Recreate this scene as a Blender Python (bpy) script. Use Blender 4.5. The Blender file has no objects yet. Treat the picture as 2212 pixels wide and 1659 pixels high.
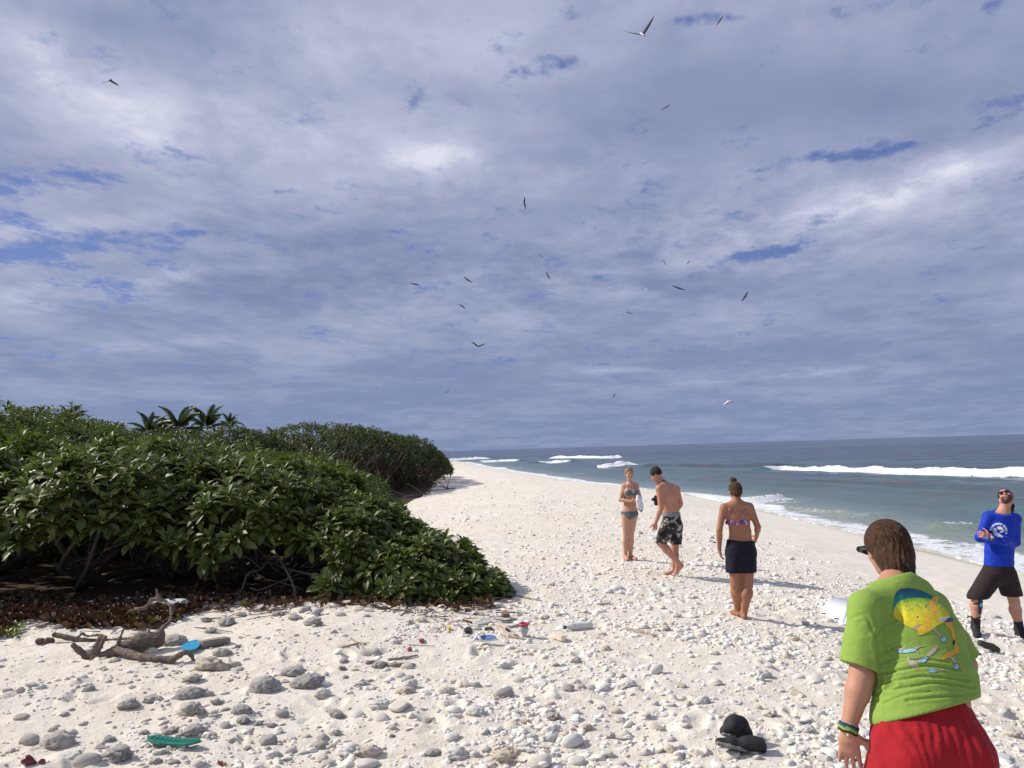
import bpy, bmesh, math, random
import numpy as np
from mathutils import Vector, Matrix, noise as mnoise
from mathutils.bvhtree import BVHTree

# ------------------------------------------------------------------ camera, sky, sun, exposure
SC = bpy.context.scene
COL = SC.collection
CAM_Z = 2.0
PITCH = math.radians(5.03)
ROLL = math.radians(-1.70)
W_PX, H_PX = 2212.0, 1659.0          # measuring frame of the photograph
LENS = 26.0
F_PX = W_PX * LENS / 36.0
cam_data = bpy.data.cameras.new('camera')
cam_data.lens = LENS
cam_data.sensor_width = 36.0
cam_data.clip_start = 0.05
cam_data.clip_end = 60000.0
cam = bpy.data.objects.new('camera', cam_data)
COL.objects.link(cam)
CAM_M = Matrix.Translation((0, 0, CAM_Z)) @ Matrix.Rotation(math.radians(90) + PITCH, 4, 'X') @ Matrix.Rotation(ROLL, 4, 'Z')
cam.matrix_world = CAM_M
SC.camera = cam

def ray(x, y):
    """world direction through a point of the measuring frame"""
    v = Vector(((x - W_PX / 2) / F_PX, -(y - H_PX / 2) / F_PX, -1.0))
    return (CAM_M.to_3x3() @ v).normalized()
def at_depth(x, y, Y):
    d = ray(x, y)
    return Vector((0, 0, CAM_Z)) + d * (Y / d.y)
def project(p):
    q = CAM_M.inverted() @ Vector(p)
    return (W_PX / 2 + q.x / -q.z * F_PX, H_PX / 2 - q.y / -q.z * F_PX)

SUN_EL = math.radians(38)
SUN_AZ = math.radians(-76)            # clockwise from +Y (the view): from the left, a little ahead
SUN_DIR = Vector((math.sin(SUN_AZ) * math.cos(SUN_EL), math.cos(SUN_AZ) * math.cos(SUN_EL), math.sin(SUN_EL)))
sun_data = bpy.data.lights.new('sun', 'SUN')
sun_data.energy = 5.0
sun_data.angle = math.radians(1.2)
sun_data.color = (1.0, 0.93, 0.815)
sun = bpy.data.objects.new('sun', sun_data)
sun.rotation_euler = SUN_DIR.to_track_quat('Z', 'Y').to_euler()
COL.objects.link(sun)

SC.view_settings.view_transform = 'Standard'
SC.view_settings.look = 'None'
SC.view_settings.exposure = 0.0
SC.view_settings.gamma = 1.0
SC.view_settings.use_curve_mapping = False
SC.cycles.max_bounces = 6
SC.cycles.transparent_max_bounces = 6

class NT:
    """small helper for writing node trees"""
    def __init__(s, tree):
        s.t = tree; s.n = tree.nodes; s.l = tree.links
    def node(s, typ, props=None, **inp):
        n = s.n.new(typ)
        for k, v in (props or {}).items(): setattr(n, k, v)
        for k, v in inp.items():
            key = int(k[1:]) if k[0] == 'i' and k[1:].isdigit() else k.replace('_', ' ')
            s.put(n.inputs[key], v)
        return n
    def put(s, sock, v):
        if isinstance(v, bpy.types.NodeSocket): s.l.new(v, sock)
        elif isinstance(v, bpy.types.Node): s.l.new(v.outputs[0], sock)
        elif isinstance(v, (tuple, list)) and sock.type == 'RGBA' and len(v) == 3: sock.default_value = (*v, 1)
        else: sock.default_value = v
    def m(s, op, a, b=0.0, c=0.0, clamp=False):
        n = s.n.new('ShaderNodeMath'); n.operation = op; n.use_clamp = clamp
        s.put(n.inputs[0], a); s.put(n.inputs[1], b)
        if len(n.inputs) > 2: s.put(n.inputs[2], c)
        return n.outputs[0]
    def vm(s, op, a, b=(0, 0, 0)):
        n = s.n.new('ShaderNodeVectorMath'); n.operation = op
        s.put(n.inputs[0], a); s.put(n.inputs[1], b)
        return n.outputs['Value'] if op in ('DOT_PRODUCT', 'LENGTH') else n.outputs[0]
    def mix(s, f, a, b, blend='MIX'):
        n = s.n.new('ShaderNodeMix'); n.data_type = 'RGBA'; n.blend_type = blend; n.clamp_factor = True
        s.put(n.inputs[0], f); s.put(n.inputs[6], a); s.put(n.inputs[7], b)
        return n.outputs[2]
    def noise(s, vec, scale, detail=4, rough=0.55, dist=0.0, dim='3D'):
        n = s.n.new('ShaderNodeTexNoise'); n.noise_dimensions = dim
        if vec is not None: s.put(n.inputs['Vector'], vec)
        n.inputs['Scale'].default_value = scale; n.inputs['Detail'].default_value = detail
        n.inputs['Roughness'].default_value = rough; n.inputs['Distortion'].default_value = dist
        return n.outputs[0]
    def ramp(s, f, stops, interp='LINEAR'):
        n = s.n.new('ShaderNodeValToRGB'); cr = n.color_ramp; cr.interpolation = interp
        while len(cr.elements) > 1: cr.elements.remove(cr.elements[-1])
        for i, (p, c) in enumerate(stops):
            e = cr.elements[0] if i == 0 else cr.elements.new(p)
            e.position = p
            e.color = (c, c, c, 1) if isinstance(c, (int, float)) else (*c, 1)
        s.put(n.inputs[0], f)
        return n.outputs[0]
    def smooth(s, v, lo, hi):
        n = s.n.new('ShaderNodeMapRange'); n.interpolation_type = 'SMOOTHSTEP'
        s.put(n.inputs[0], v); n.inputs[1].default_value = lo; n.inputs[2].default_value = hi
        return n.outputs[0]
    def sep(s, v):
        n = s.n.new('ShaderNodeSeparateXYZ'); s.put(n.inputs[0], v); return n.outputs
    def comb(s, x, y, z):
        n = s.n.new('ShaderNodeCombineXYZ')
        for i, v in enumerate((x, y, z)): s.put(n.inputs[i], v)
        return n.outputs[0]
    def bump(s, h, strength=0.5, dist=0.02, normal=None):
        n = s.n.new('ShaderNodeBump'); n.inputs['Strength'].default_value = strength
        n.inputs['Distance'].default_value = dist; s.put(n.inputs['Height'], h)
        if normal is not None: s.put(n.inputs['Normal'], normal)
        return n.outputs[0]

def lin(r, g, b):
    f = lambda c: (c / 255 / 12.92) if c / 255 <= 0.04045 else ((c / 255 + 0.055) / 1.055) ** 2.4
    return (f(r), f(g), f(b))

world = bpy.data.worlds.new('World'); SC.world = world; world.use_nodes = True
wt = NT(world.node_tree); wt.n.clear()
def build_sky():
    g = wt
    tc = g.node('ShaderNodeTexCoord')
    d = g.vm('NORMALIZE', tc.outputs['Generated'])
    x, y, z = g.sep(d)
    sky = g.node('ShaderNodeTexSky', dict(sky_type='NISHITA', sun_disc=False, sun_elevation=SUN_EL,
                 sun_rotation=SUN_AZ, altitude=5.0, air_density=1.0, dust_density=0.6, ozone_density=2.0))
    zz = g.m('ADD', g.m('MAXIMUM', z, 0.0), 0.10)
    px = g.m('DIVIDE', x, zz); py = g.m('DIVIDE', y, zz)
    # the cloud sheet seen from below; streets drawn out across the view
    a = math.radians(14)
    u = g.m('ADD', g.m('MULTIPLY', px, math.cos(a)), g.m('MULTIPLY', py, -math.sin(a)))
    v = g.m('ADD', g.m('MULTIPLY', px, math.sin(a)), g.m('MULTIPLY', py, math.cos(a)))
    P = g.comb(u, g.m('MULTIPLY', v, 0.85), 3.7)
    warp = g.n.new('ShaderNodeTexNoise'); g.put(warp.inputs['Vector'], P); warp.inputs['Scale'].default_value = 1.3; warp.inputs['Detail'].default_value = 2
    wv = g.vm('SUBTRACT', warp.outputs['Color'], (0.5, 0.5, 0.5))
    sc_ = g.node('ShaderNodeVectorMath', dict(operation='SCALE'), i0=wv); sc_.inputs['Scale'].default_value = 0.42
    PW = g.vm('ADD', P, sc_.outputs[0])
    n_big = g.noise(PW, 0.95, 6, 0.52)
    n_mid = g.noise(PW, 2.4, 8, 0.58)
    n_fine = g.noise(g.vm('ADD', P, (5.2, 1.3, 0)), 7.0, 6, 0.66)
    n_hole = g.noise(g.vm('ADD', P, (9.1, 4.4, 2.0)), 4.6, 8, 0.70)
    # patches as the photograph shows them: (x, y, rx, ry, tilt, strength), held in world directions
    yy = g.m('MAXIMUM', y, 0.05)
    Qd = g.comb(g.m('DIVIDE', x, yy), g.m('DIVIDE', z, yy), 0.0)
    front = g.smooth(y, 0.10, 0.35)
    def patch(px_, py_, rx, ry, tilt):
        c = ray(px_, py_)
        n = g.n.new('ShaderNodeMapping'); n.vector_type = 'TEXTURE'
        g.put(n.inputs[0], Qd)
        n.inputs[1].default_value = (c.x / c.y, c.z / c.y, 0)
        n.inputs[2].default_value = (0, 0, math.radians(tilt))
        n.inputs[3].default_value = (rx / F_PX, ry / F_PX, 1)
        return g.m('POWER', 0.3679, g.vm('DOT_PRODUCT', n.outputs[0], n.outputs[0]))
    bright = 0.0
    for (cx, cy, rx, ry, tl, s_) in [(150, 170, 330, 75, -38, .34), (640, 300, 420, 110, -12, .20), (930, 340, 130, 38, 8, .33),
                                     (760, 90, 330, 70, -4, .16), (1940, 400, 230, 42, 16, .42), (1750, 470, 480, 80, 10, .17),
                                     (360, 590, 90, 26, 4, .30), (70, 640, 110, 34, 4, .30), (120, 492, 160, 22, 4, .16),
                                     (1700, 810, 180, 9, 3, .26), (1330, 800, 70, 7, 0, .2), (200, 760, 260, 16, 3, .14),
                                     (1150, 640, 420, 60, 3, .06),
                                     (300, 60, 300, 60, -10, -.12), (1650, 220, 560, 110, 6, -.16), (1980, 240, 330, 80, -4, -.08),
                                     (1130, 470, 300, 45, 8, -.10), (2050, 590, 330, 40, 6, -.12), (1000, 200, 220, 60, -10, -.10)]:
        bright = g.m('MULTIPLY_ADD', patch(cx, cy, rx, ry, tl), s_, bright)
    hole = 0.0
    for (cx, cy, rx, ry, tl, s_) in [(1820, 338, 100, 20, 3, .46), (1960, 318, 75, 15, 12, .30), (1650, 548, 85, 18, 8, .38), (1240, 30, 85, 50, 20, .34),
                                     (1215, 140, 60, 20, 12, .26), (1490, 42, 70, 22, 14, .30), (2140, 22, 45, 26, 30, .30),
                                     (625, 414, 50, 16, -8, .24), (80, 540, 260, 40, 4, .40), (250, 620, 130, 40, 4, .22), (20, 415, 70, 60, -30, .32),
                                     (2060, 582, 120, 14, 6, .16), (1080, 508, 90, 13, 0, .20), (1500, 600, 160, 12, 5, .14),
                                     (390, 505, 60, 8, 0, .2), (1180, 775, 260, 14, 1, .16), (1300, 600, 60, 10, 0, .18), (1570, 40, 40, 16, 0, .2)]:
        hole = g.m('MULTIPLY_ADD', patch(cx, cy, rx, ry, tl), s_, hole)
    bright = g.m('MULTIPLY', bright, front); hole = g.m('MULTIPLY', hole, front)
    # body of the cloud: broad light and shade, broken by puffs with firmer lit edges
    puff = g.smooth(n_mid, 0.40, 0.62)
    wisp = g.smooth(n_fine, 0.36, 0.68)
    b = g.m('ADD', g.m('MULTIPLY', n_big, 0.62), g.m('MULTIPLY', puff, 0.09))
    b = g.m('ADD', b, g.m('MULTIPLY', wisp, 0.045))
    b = g.m('ADD', b, g.m('MULTIPLY', g.m('SUBTRACT', n_fine, .5), 0.13))
    nb = g.m('ADD', g.m('MULTIPLY', puff, 0.55), g.m('MULTIPLY', wisp, 0.40))
    nb = g.m('ADD', nb, 0.35)
    b = g.m('ADD', b, g.m('MULTIPLY', bright, nb))
    cloud = g.ramp(b, [(0.20, lin(124, 137, 174)), (0.36, lin(154, 163, 194)), (0.48, lin(174, 180, 206)),
                       (0.64, lin(191, 196, 220)), (0.90, lin(222, 225, 240))])
    fade = g.smooth(z, 0.015, 0.30)
    cloud = g.mix(fade, g.mix(g.m('MULTIPLY', g.m('SUBTRACT', b, 0.30), 2.2, clamp=True), lin(128, 144, 180), lin(168, 179, 207)), cloud)
    h = g.m('ADD', g.m('MULTIPLY', g.m('SUBTRACT', n_hole, 0.5), 1.7), g.m('MULTIPLY', g.m('SUBTRACT', n_fine, 0.5), 0.5))
    h = g.m('ADD', h, hole)
    hm = g.smooth(h, 0.10, 0.42)
    hm = g.m('MULTIPLY', hm, g.smooth(z, 0.02, 0.12))
    skyc = g.node('ShaderNodeVectorMath', dict(operation='MULTIPLY'), i0=sky.outputs[0], i1=(0.62, 0.66, 0.98))
    skyc = g.node('ShaderNodeVectorMath', dict(operation='MULTIPLY_ADD'), i0=skyc.outputs[0], i1=(.40, .40, .40), i2=tuple(6.2 * c for c in lin(84, 112, 174)))
    c10 = g.node('ShaderNodeVectorMath', dict(operation='SCALE'), i0=cloud); c10.inputs['Scale'].default_value = 10.0
    final = g.mix(g.m('MULTIPLY', hm, 0.86), c10.outputs[0], skyc.outputs[0])
    bg = g.node('ShaderNodeBackground', Color=final, Strength=0.10)
    out = g.node('ShaderNodeOutputWorld')
    world.cycles.sampling_method = 'MANUAL'; world.cycles.sample_map_resolution = 512
    g.l.new(bg.outputs[0], out.inputs[0])
build_sky()

# ------------------------------------------------------------------ helpers
rng = np.random.default_rng(7)
R = random.Random(11)

def tag(o, label=None, cat=None, group=None, kind=None):
    if label: o['label'] = label
    if cat: o['category'] = cat
    if group: o['group'] = group
    if kind: o['kind'] = kind
    return o
def empty(name, loc=(0, 0, 0), label=None, cat=None, group=None, rot=None):
    o = bpy.data.objects.new(name, None); o.empty_display_size = 0.1
    o.location = loc
    if rot is not None: o.rotation_euler = rot
    COL.objects.link(o); tag(o, label, cat, group)
    return o
def link(name, me, parent=None, mat=None, loc=None):
    if mat is not None and len(me.materials) == 0: me.materials.append(mat)
    o = bpy.data.objects.new(name, me); COL.objects.link(o)
    if parent is not None: o.parent = parent
    if loc is not None: o.location = loc
    return o
def mesh_np(name, V, F, smooth=True, mat=None, attrs=None, corner=None):
    """V (n,3), F list of (m,k) arrays; attrs {name:(n,) or (n,3)}"""
    me = bpy.data.meshes.new(name)
    V = np.asarray(V, dtype=np.float32)
    Fs = F if isinstance(F, (list, tuple)) and len(F) and isinstance(F[0], np.ndarray) and F[0].ndim == 2 else [np.asarray(F)]
    loops = np.concatenate([f.reshape(-1) for f in Fs]).astype(np.int32)
    tot = np.concatenate([np.full(len(f), f.shape[1], dtype=np.int32) for f in Fs])
    start = np.concatenate([[0], np.cumsum(tot)[:-1]]).astype(np.int32)
    me.vertices.add(len(V)); me.vertices.foreach_set('co', V.reshape(-1))
    me.loops.add(len(loops)); me.loops.foreach_set('vertex_index', loops)
    me.polygons.add(len(tot)); me.polygons.foreach_set('loop_start', start); me.polygons.foreach_set('loop_total', tot)
    if smooth: me.polygons.foreach_set('use_smooth', np.ones(len(tot), dtype=bool))
    for k, a in (attrs or {}).items():
        a = np.asarray(a, dtype=np.float32)
        if a.ndim == 1:
            at = me.attributes.new(k, 'FLOAT', 'POINT'); at.data.foreach_set('value', a)
        else:
            c4 = np.ones((len(V), 4), dtype=np.float32); c4[:, :3] = a
            at = me.attributes.new(k, 'FLOAT_COLOR', 'POINT'); at.data.foreach_set('color', c4.reshape(-1))
    me.update(calc_edges=True)
    if mat is not None: me.materials.append(mat)
    return me

def _hash(ix, iy, iz, seed):
    h = (ix.astype(np.int64) * 374761393 + iy.astype(np.int64) * 668265263 + iz.astype(np.int64) * 2147483647 + seed * 1274126177) & 0xFFFFFFFF
    h = ((h ^ (h >> 13)) * 1274126177) & 0xFFFFFFFF
    h = ((h ^ (h >> 16)) * 2246822519) & 0xFFFFFFFF
    return ((h ^ (h >> 15)) & 0xFFFFFF).astype(np.float64) / 0xFFFFFF
def vnoise(P, scale=1.0, seed=0, octaves=1, gain=0.5):
    """value noise in -1..1, P (n,2) or (n,3)"""
    P = np.asarray(P, dtype=np.float64)
    if P.shape[1] == 2: P = np.concatenate([P, np.zeros((len(P), 1))], 1)
    out = np.zeros(len(P)); amp = 1.0; tot = 0.0; s = scale
    for o in range(octaves):
        q = P * s + 17.3 * o
        i = np.floor(q).astype(np.int64); f = q - i; f = f * f * f * (f * (f * 6 - 15) + 10)
        r = 0
        for dx in (0, 1):
            wx = f[:, 0] if dx else 1 - f[:, 0]
            for dy in (0, 1):
                wy = f[:, 1] if dy else 1 - f[:, 1]
                for dz in (0, 1):
                    wz = f[:, 2] if dz else 1 - f[:, 2]
                    r = r + wx * wy * wz * _hash(i[:, 0] + dx, i[:, 1] + dy, i[:, 2] + dz, seed + o)
        out += amp * (r * 2 - 1); tot += amp; amp *= gain; s *= 2.03
    return out / tot
def sstep(x, a, b):
    t = np.clip((np.asarray(x, dtype=float) - a) / (b - a), 0, 1); return t * t * (3 - 2 * t)

def new_mat(name):
    m = bpy.data.materials.new(name); m.use_nodes = True
    g = NT(m.node_tree); g.n.clear()
    g.out = g.node('ShaderNodeOutputMaterial')
    return m, g
def pbsdf(g, **kw):
    b = g.node('ShaderNodeBsdfPrincipled')
    for k, v in kw.items(): g.put(b.inputs[k.replace('_', ' ')], v)
    g.l.new(b.outputs[0], g.out.inputs[0])
    return b
MATS = {}
def simple(name, col, rough=0.7, var=0.12, scale=30.0, bump=0.0, bscale=80.0, **kw):
    """plain coloured surface with a little mottling and relief"""
    if name in MATS: return MATS[name]
    m, g = new_mat(name)
    tc = g.node('ShaderNodeTexCoord')
    n = g.noise(tc.outputs['Object'], scale, 5, 0.6)
    c = g.mix(g.ramp(n, [(0.3, 0.0), (0.7, 1.0)]), tuple(x * (1 - var) for x in col), tuple(min(1, x * (1 + var)) for x in col))
    b = pbsdf(g, Base_Color=c, Roughness=rough, **kw)
    if bump:
        g.put(b.inputs['Normal'], g.bump(g.noise(tc.outputs['Object'], bscale, 5, 0.6), bump, 0.01))
    MATS[name] = m
    return m

def tube(path, radii, sides=8, cap=True, wob=0.0, seed=0):
    """tapered tube along a path -> V, F(quads), F(tris)"""
    path = np.asarray(path, dtype=float); n = len(path)
    radii = np.full(n, radii) if np.isscalar(radii) else np.asarray(radii, dtype=float)
    T = np.gradient(path, axis=0); T /= np.linalg.norm(T, axis=1)[:, None] + 1e-9
    up = np.array([0, 0, 1.0]) if abs(T[0][2]) < 0.9 else np.array([1.0, 0, 0])
    N = np.cross(T[0], up); N /= np.linalg.norm(N) + 1e-9
    V = []
    rr = np.random.default_rng(seed)
    for i in range(n):
        N = N - T[i] * np.dot(N, T[i]); N /= np.linalg.norm(N) + 1e-9
        B = np.cross(T[i], N)
        for k in range(sides):
            a = 2 * math.pi * k / sides
            V.append(path[i] + (N * math.cos(a) + B * math.sin(a)) * radii[i] * (1 + wob * rr.uniform(-1, 1)))
    V.append(path[0]); V.append(path[-1])
    Q = [(i * sides + k, i * sides + (k + 1) % sides, (i + 1) * sides + (k + 1) % sides, (i + 1) * sides + k) for i in range(n - 1) for k in range(sides)]
    Tt = [((k + 1) % sides, k, n * sides) for k in range(sides)] + [((n - 1) * sides + k, (n - 1) * sides + (k + 1) % sides, n * sides + 1) for k in range(sides)]
    return np.array(V), np.array(Q), np.array(Tt)
class Geo:
    """collects pieces into one mesh"""
    def __init__(s): s.V = []; s.Q = []; s.T = []; s.n = 0; s.A = []
    def add(s, V, Q=None, T=None, a=0.0):
        V = np.asarray(V, dtype=float)
        s.V.append(V)
        if Q is not None and len(Q): s.Q.append(np.asarray(Q) + s.n)
        if T is not None and len(T): s.T.append(np.asarray(T) + s.n)
        s.A.append(np.full(len(V), a)); s.n += len(V)
        return s
    def tube(s, path, radii, sides=8, wob=0.0, seed=0, a=0.0):
        return s.add(*tube(path, radii, sides, wob=wob, seed=seed), a=a)
    def mesh(s, name, mat=None, smooth=True):
        F = []
        if s.Q: F.append(np.concatenate(s.Q))
        if s.T: F.append(np.concatenate(s.T))
        return mesh_np(name, np.concatenate(s.V), F, smooth, mat, dict(rnd=np.concatenate(s.A)))
    def obj(s, name, mat, parent=None, loc=None, smooth=True):
        return link(name, s.mesh(name, mat, smooth), parent, None, loc)

_ico = {}
def ico(sub):
    if sub not in _ico:
        bm = bmesh.new(); bmesh.ops.create_icosphere(bm, subdivisions=sub, radius=1.0)
        V = np.array([v.co[:] for v in bm.verts]); F = np.array([[v.index for v in f.verts] for f in bm.faces]); bm.free()
        _ico[sub] = (V, F)
    return _ico[sub]
def catmull(P, n):
    P = [np.array(p, dtype=float) for p in P]
    P = [2 * P[0] - P[1]] + P + [2 * P[-1] - P[-2]]
    out = []
    m = len(P) - 3
    for j in range(n):
        t = j / (n - 1) * m; i = min(int(t), m - 1); f = t - i
        a, b, c, d = P[i:i + 4]
        out.append(0.5 * (2 * b + (c - a) * f + (2 * a - 5 * b + 4 * c - d) * f * f + (3 * b - a - 3 * c + d) * f ** 3))
    return np.array(out)
# ------------------------------------------------------------------ the lie of the land
SEA_Z = -1.5
def sea_pt(x, y):
    d = ray(x, y); t = (SEA_Z - CAM_Z) / d.z
    return (d.x * t, d.y * t)
SHORE = [(14.5, -400.0), (13.6, -60.0), (12.9, 0.0)] + [sea_pt(*p) for p in [(2115, 1216), (1869, 1155), (1641, 1101), (1473, 1069), (1269, 1045), (1053, 1010), (985, 998)]]
SHORE += [(SHORE[-1][0] - 30, SHORE[-1][1] + 40), (-160.0, 300.0), (-420.0, 120.0), (-500, -400)]
SHORE = np.array(SHORE)
# smooth the corners
_s = []
for i in range(len(SHORE) - 1):
    a, b = SHORE[i], SHORE[i + 1]
    _s.append(a)
SH = catmull([(p[0], p[1], 0) for p in SHORE], 140)[:, :2]
def shore_s(P):
    """signed distance to the waterline, positive inland"""
    P = np.asarray(P, dtype=np.float64)
    best = np.full(len(P), 1e18); sign = np.ones(len(P))
    for i in range(len(SH) - 1):
        a = SH[i]; ab = SH[i + 1] - a; L = ab.dot(ab)
        if L < 1e-9: continue
        t = np.clip(((P - a) @ ab) / L, 0, 1)
        q = P - a - t[:, None] * ab
        d2 = (q ** 2).sum(1); m = d2 < best
        cr = ab[0] * q[:, 1] - ab[1] * q[:, 0]
        best = np.where(m, d2, best); sign = np.where(m, np.sign(cr), sign)
    return np.sqrt(best) * sign
def base_z(s):
    t = np.clip(s / 15.0, 0, 1)
    z = SEA_Z * (1 - t) ** 2
    return np.where(s < 0, SEA_Z + np.maximum(s * 0.085, -5.0), z)
# footprints and scoops in the sand
_fp = []
_r = np.random.default_rng(5)
for k in range(420):
    Y = 4.0 * (26 / 4.0) ** _r.random(); X = (_r.random() * 1.5 - 0.72) * Y
    _fp.append((X, Y, _r.uniform(.05, .16), _r.uniform(.03, .08), _r.random() * math.pi, _r.uniform(.012, .045)))
FP = np.array(_fp)
def relief(P, s):
    z = 0.055 * vnoise(P, 0.45, 3, 2) + 0.020 * vnoise(P, 2.4, 9, 3) + 0.0095 * vnoise(P, 8.0, 21, 3)
    wob = vnoise(P, 3.1, 55, 2)
    z2 = np.zeros(len(P))
    r = np.hypot(P[:, 0], P[:, 1])
    near = np.where(r < 30)[0]
    Q = P[near] + 0.03 * wob[near][:, None]; zz = np.zeros(len(near))
    for (X, Y, a, b, th, dp) in FP:
        m = np.where((abs(Q[:, 0] - X) < .45) & (abs(Q[:, 1] - Y) < .45))[0]
        if not len(m): continue
        dx, dy = Q[m, 0] - X, Q[m, 1] - Y
        u = dx * math.cos(th) + dy * math.sin(th); v = -dx * math.sin(th) + dy * math.cos(th)
        q = (u / a) ** 2 + (v / b) ** 2
        zz[m] += dp * (-np.exp(-q ** 1.6) + 0.38 * np.exp(-(np.sqrt(q) - 1.55) ** 2 * 5))
    z2[near] = zz
    amt = sstep(s, 1.5, 7.0)
    return z * (0.08 + 0.92 * amt) + z2 * sstep(s, 6, 9)
def ground_z(P):
    P = np.atleast_2d(np.asarray(P, dtype=float))
    s = shore_s(P)
    return base_z(s) + relief(P, s)
def gz(x, y): return float(ground_z([[x, y]])[0])
def on_ground(px, py, lift=0.0):
    """where the sight line through a picture point meets the sand"""
    d = ray(px, py); o = Vector((0, 0, CAM_Z)); t = (0 - CAM_Z) / d.z
    for _ in range(6):
        p = o + d * t
        t = (gz(p.x, p.y) + lift - CAM_Z) / d.z
    p = o + d * t
    return Vector((p.x, p.y, gz(p.x, p.y)))

# the shrubs and trees of the left bank (x, y, rx, ry, height, underside, kind): used for the leaf litter too
NEAR_BUSH = [(-0.88, 10.75, .78, .70, .34, 0.0), (-1.60, 11.2, 1.05, 1.1, .74, 0.0), (-2.75, 12.0, 1.45, 1.6, 1.24, 0.02),
             (-4.3, 12.8, 1.85, 2.2, 1.92, .45), (-6.6, 12.9, 2.4, 2.6, 2.22, .62), (-9.7, 12.9, 2.7, 3.0, 2.42, .62)]

def polar_grid(angles, radii):
    A, Rr = np.meshgrid(angles, radii)
    X = Rr * np.sin(A); Y = Rr * np.cos(A)
    nr, na = A.shape
    idx = np.arange(nr * na).reshape(nr, na)
    Q = np.stack([idx[:-1, :-1], idx[:-1, 1:], idx[1:, 1:], idx[1:, :-1]], -1).reshape(-1, 4)[:, ::-1]
    return np.stack([X.reshape(-1), Y.reshape(-1)], 1), Q
def angles_full(lo, hi, step, coarse):
    f = np.arange(lo, hi, step)
    a = np.concatenate([np.arange(-180, lo, coarse), f, np.arange(hi, 180 + 1e-6, coarse)])
    return np.radians(np.unique(np.round(a, 5)))

def make_ground():
    ang = angles_full(-41, 41, 0.14, 6.0)
    rad = np.concatenate([[0.01, 1.0, 2.0, 3.0], 3.4 * 1.0058 ** np.arange(0, 440), 3.4 * 1.0058 ** 440 * 1.035 ** np.arange(0, 60), [700, 1500, 5000, 25000]])
    P, Q = polar_grid(ang, rad)
    s = shore_s(P)
    z = base_z(s) + relief(P, s)
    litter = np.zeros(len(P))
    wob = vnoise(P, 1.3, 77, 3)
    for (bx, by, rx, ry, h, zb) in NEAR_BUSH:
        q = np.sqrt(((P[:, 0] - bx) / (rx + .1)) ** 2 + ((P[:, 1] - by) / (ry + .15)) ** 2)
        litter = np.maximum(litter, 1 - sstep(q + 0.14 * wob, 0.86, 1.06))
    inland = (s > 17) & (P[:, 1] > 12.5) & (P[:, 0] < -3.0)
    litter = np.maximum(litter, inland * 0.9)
    wet = 1 - sstep(s + 0.5 * vnoise(P, .35, 31, 2), 0.3, 1.5)
    V = np.column_stack([P, z])
    m, g = new_mat('coral_sand')
    geo = g.node('ShaderNodeNewGeometry'); pos = geo.outputs['Position']
    at = lambda n: g.node('ShaderNodeAttribute', dict(attribute_name=n)).outputs['Fac']
    big = g.noise(pos, 0.35, 3, 0.5); mid = g.noise(pos, 3.0, 6, 0.62); fine = g.noise(pos, 42.0, 6, 0.7); grit = g.noise(pos, 190.0, 3, 0.7)
    col = g.mix(g.ramp(mid, [(0.32, 0.0), (0.68, 1.0)]), (0.69, 0.635, 0.545), (0.81, 0.775, 0.70))
    col = g.mix(g.m('MULTIPLY', g.ramp(big, [(0.4, 0.0), (0.62, 1.0)]), 0.35), col, (0.72, 0.63, 0.50))
    col = g.mix(g.m('MULTIPLY', g.ramp(grit, [(0.28, 1.0), (0.42, 0.0)]), 0.35), col, (0.30, 0.26, 0.20))
    col = g.mix(g.m('MULTIPLY', g.ramp(fine, [(0.60, 0.0), (0.74, 1.0)]), 0.45), col, (0.76, 0.73, 0.68))
    drift = at('drift')
    col = g.mix(g.m('MULTIPLY', drift, 0.35), col, (0.56, 0.54, 0.48))
    col = g.mix(g.m('MULTIPLY', at('wet'), 0.62), col, (0.27, 0.25, 0.20))
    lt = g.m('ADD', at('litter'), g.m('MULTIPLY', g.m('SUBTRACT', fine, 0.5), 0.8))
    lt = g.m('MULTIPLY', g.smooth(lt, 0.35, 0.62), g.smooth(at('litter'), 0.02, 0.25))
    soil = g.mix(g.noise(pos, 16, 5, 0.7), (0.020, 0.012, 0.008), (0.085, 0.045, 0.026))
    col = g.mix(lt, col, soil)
    rough = g.m('SUBTRACT', 0.92, g.m('MULTIPLY', at('wet'), 0.5))
    b = pbsdf(g, Base_Color=col, Roughness=rough, Specular_IOR_Level=0.25)
    hgt = g.m('ADD', g.m('MULTIPLY', fine, 0.6), g.m('ADD', g.m('MULTIPLY', grit, 0.22), g.m('MULTIPLY', g.noise(pos, 12, 4, 0.6), 1.0)))
    bs = g.node('ShaderNodeBump', Distance=0.03, Height=hgt, Strength=g.m('MULTIPLY', g.m('SUBTRACT', 1.0, g.m('MULTIPLY', at('smooth_face'), 0.8)), 0.75))
    g.put(b.inputs['Normal'], bs.outputs[0])
    drift_v = np.exp(-((s - 4.5 + 0.8 * vnoise(P, .5, 61, 2)) / 1.2) ** 2) * 0.6
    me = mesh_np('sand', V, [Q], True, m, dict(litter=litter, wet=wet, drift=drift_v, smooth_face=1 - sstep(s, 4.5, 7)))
    o = link('beach_sand', me); tag(o, 'pale coral sand beach with footprints', kind='structure')
make_ground()
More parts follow.
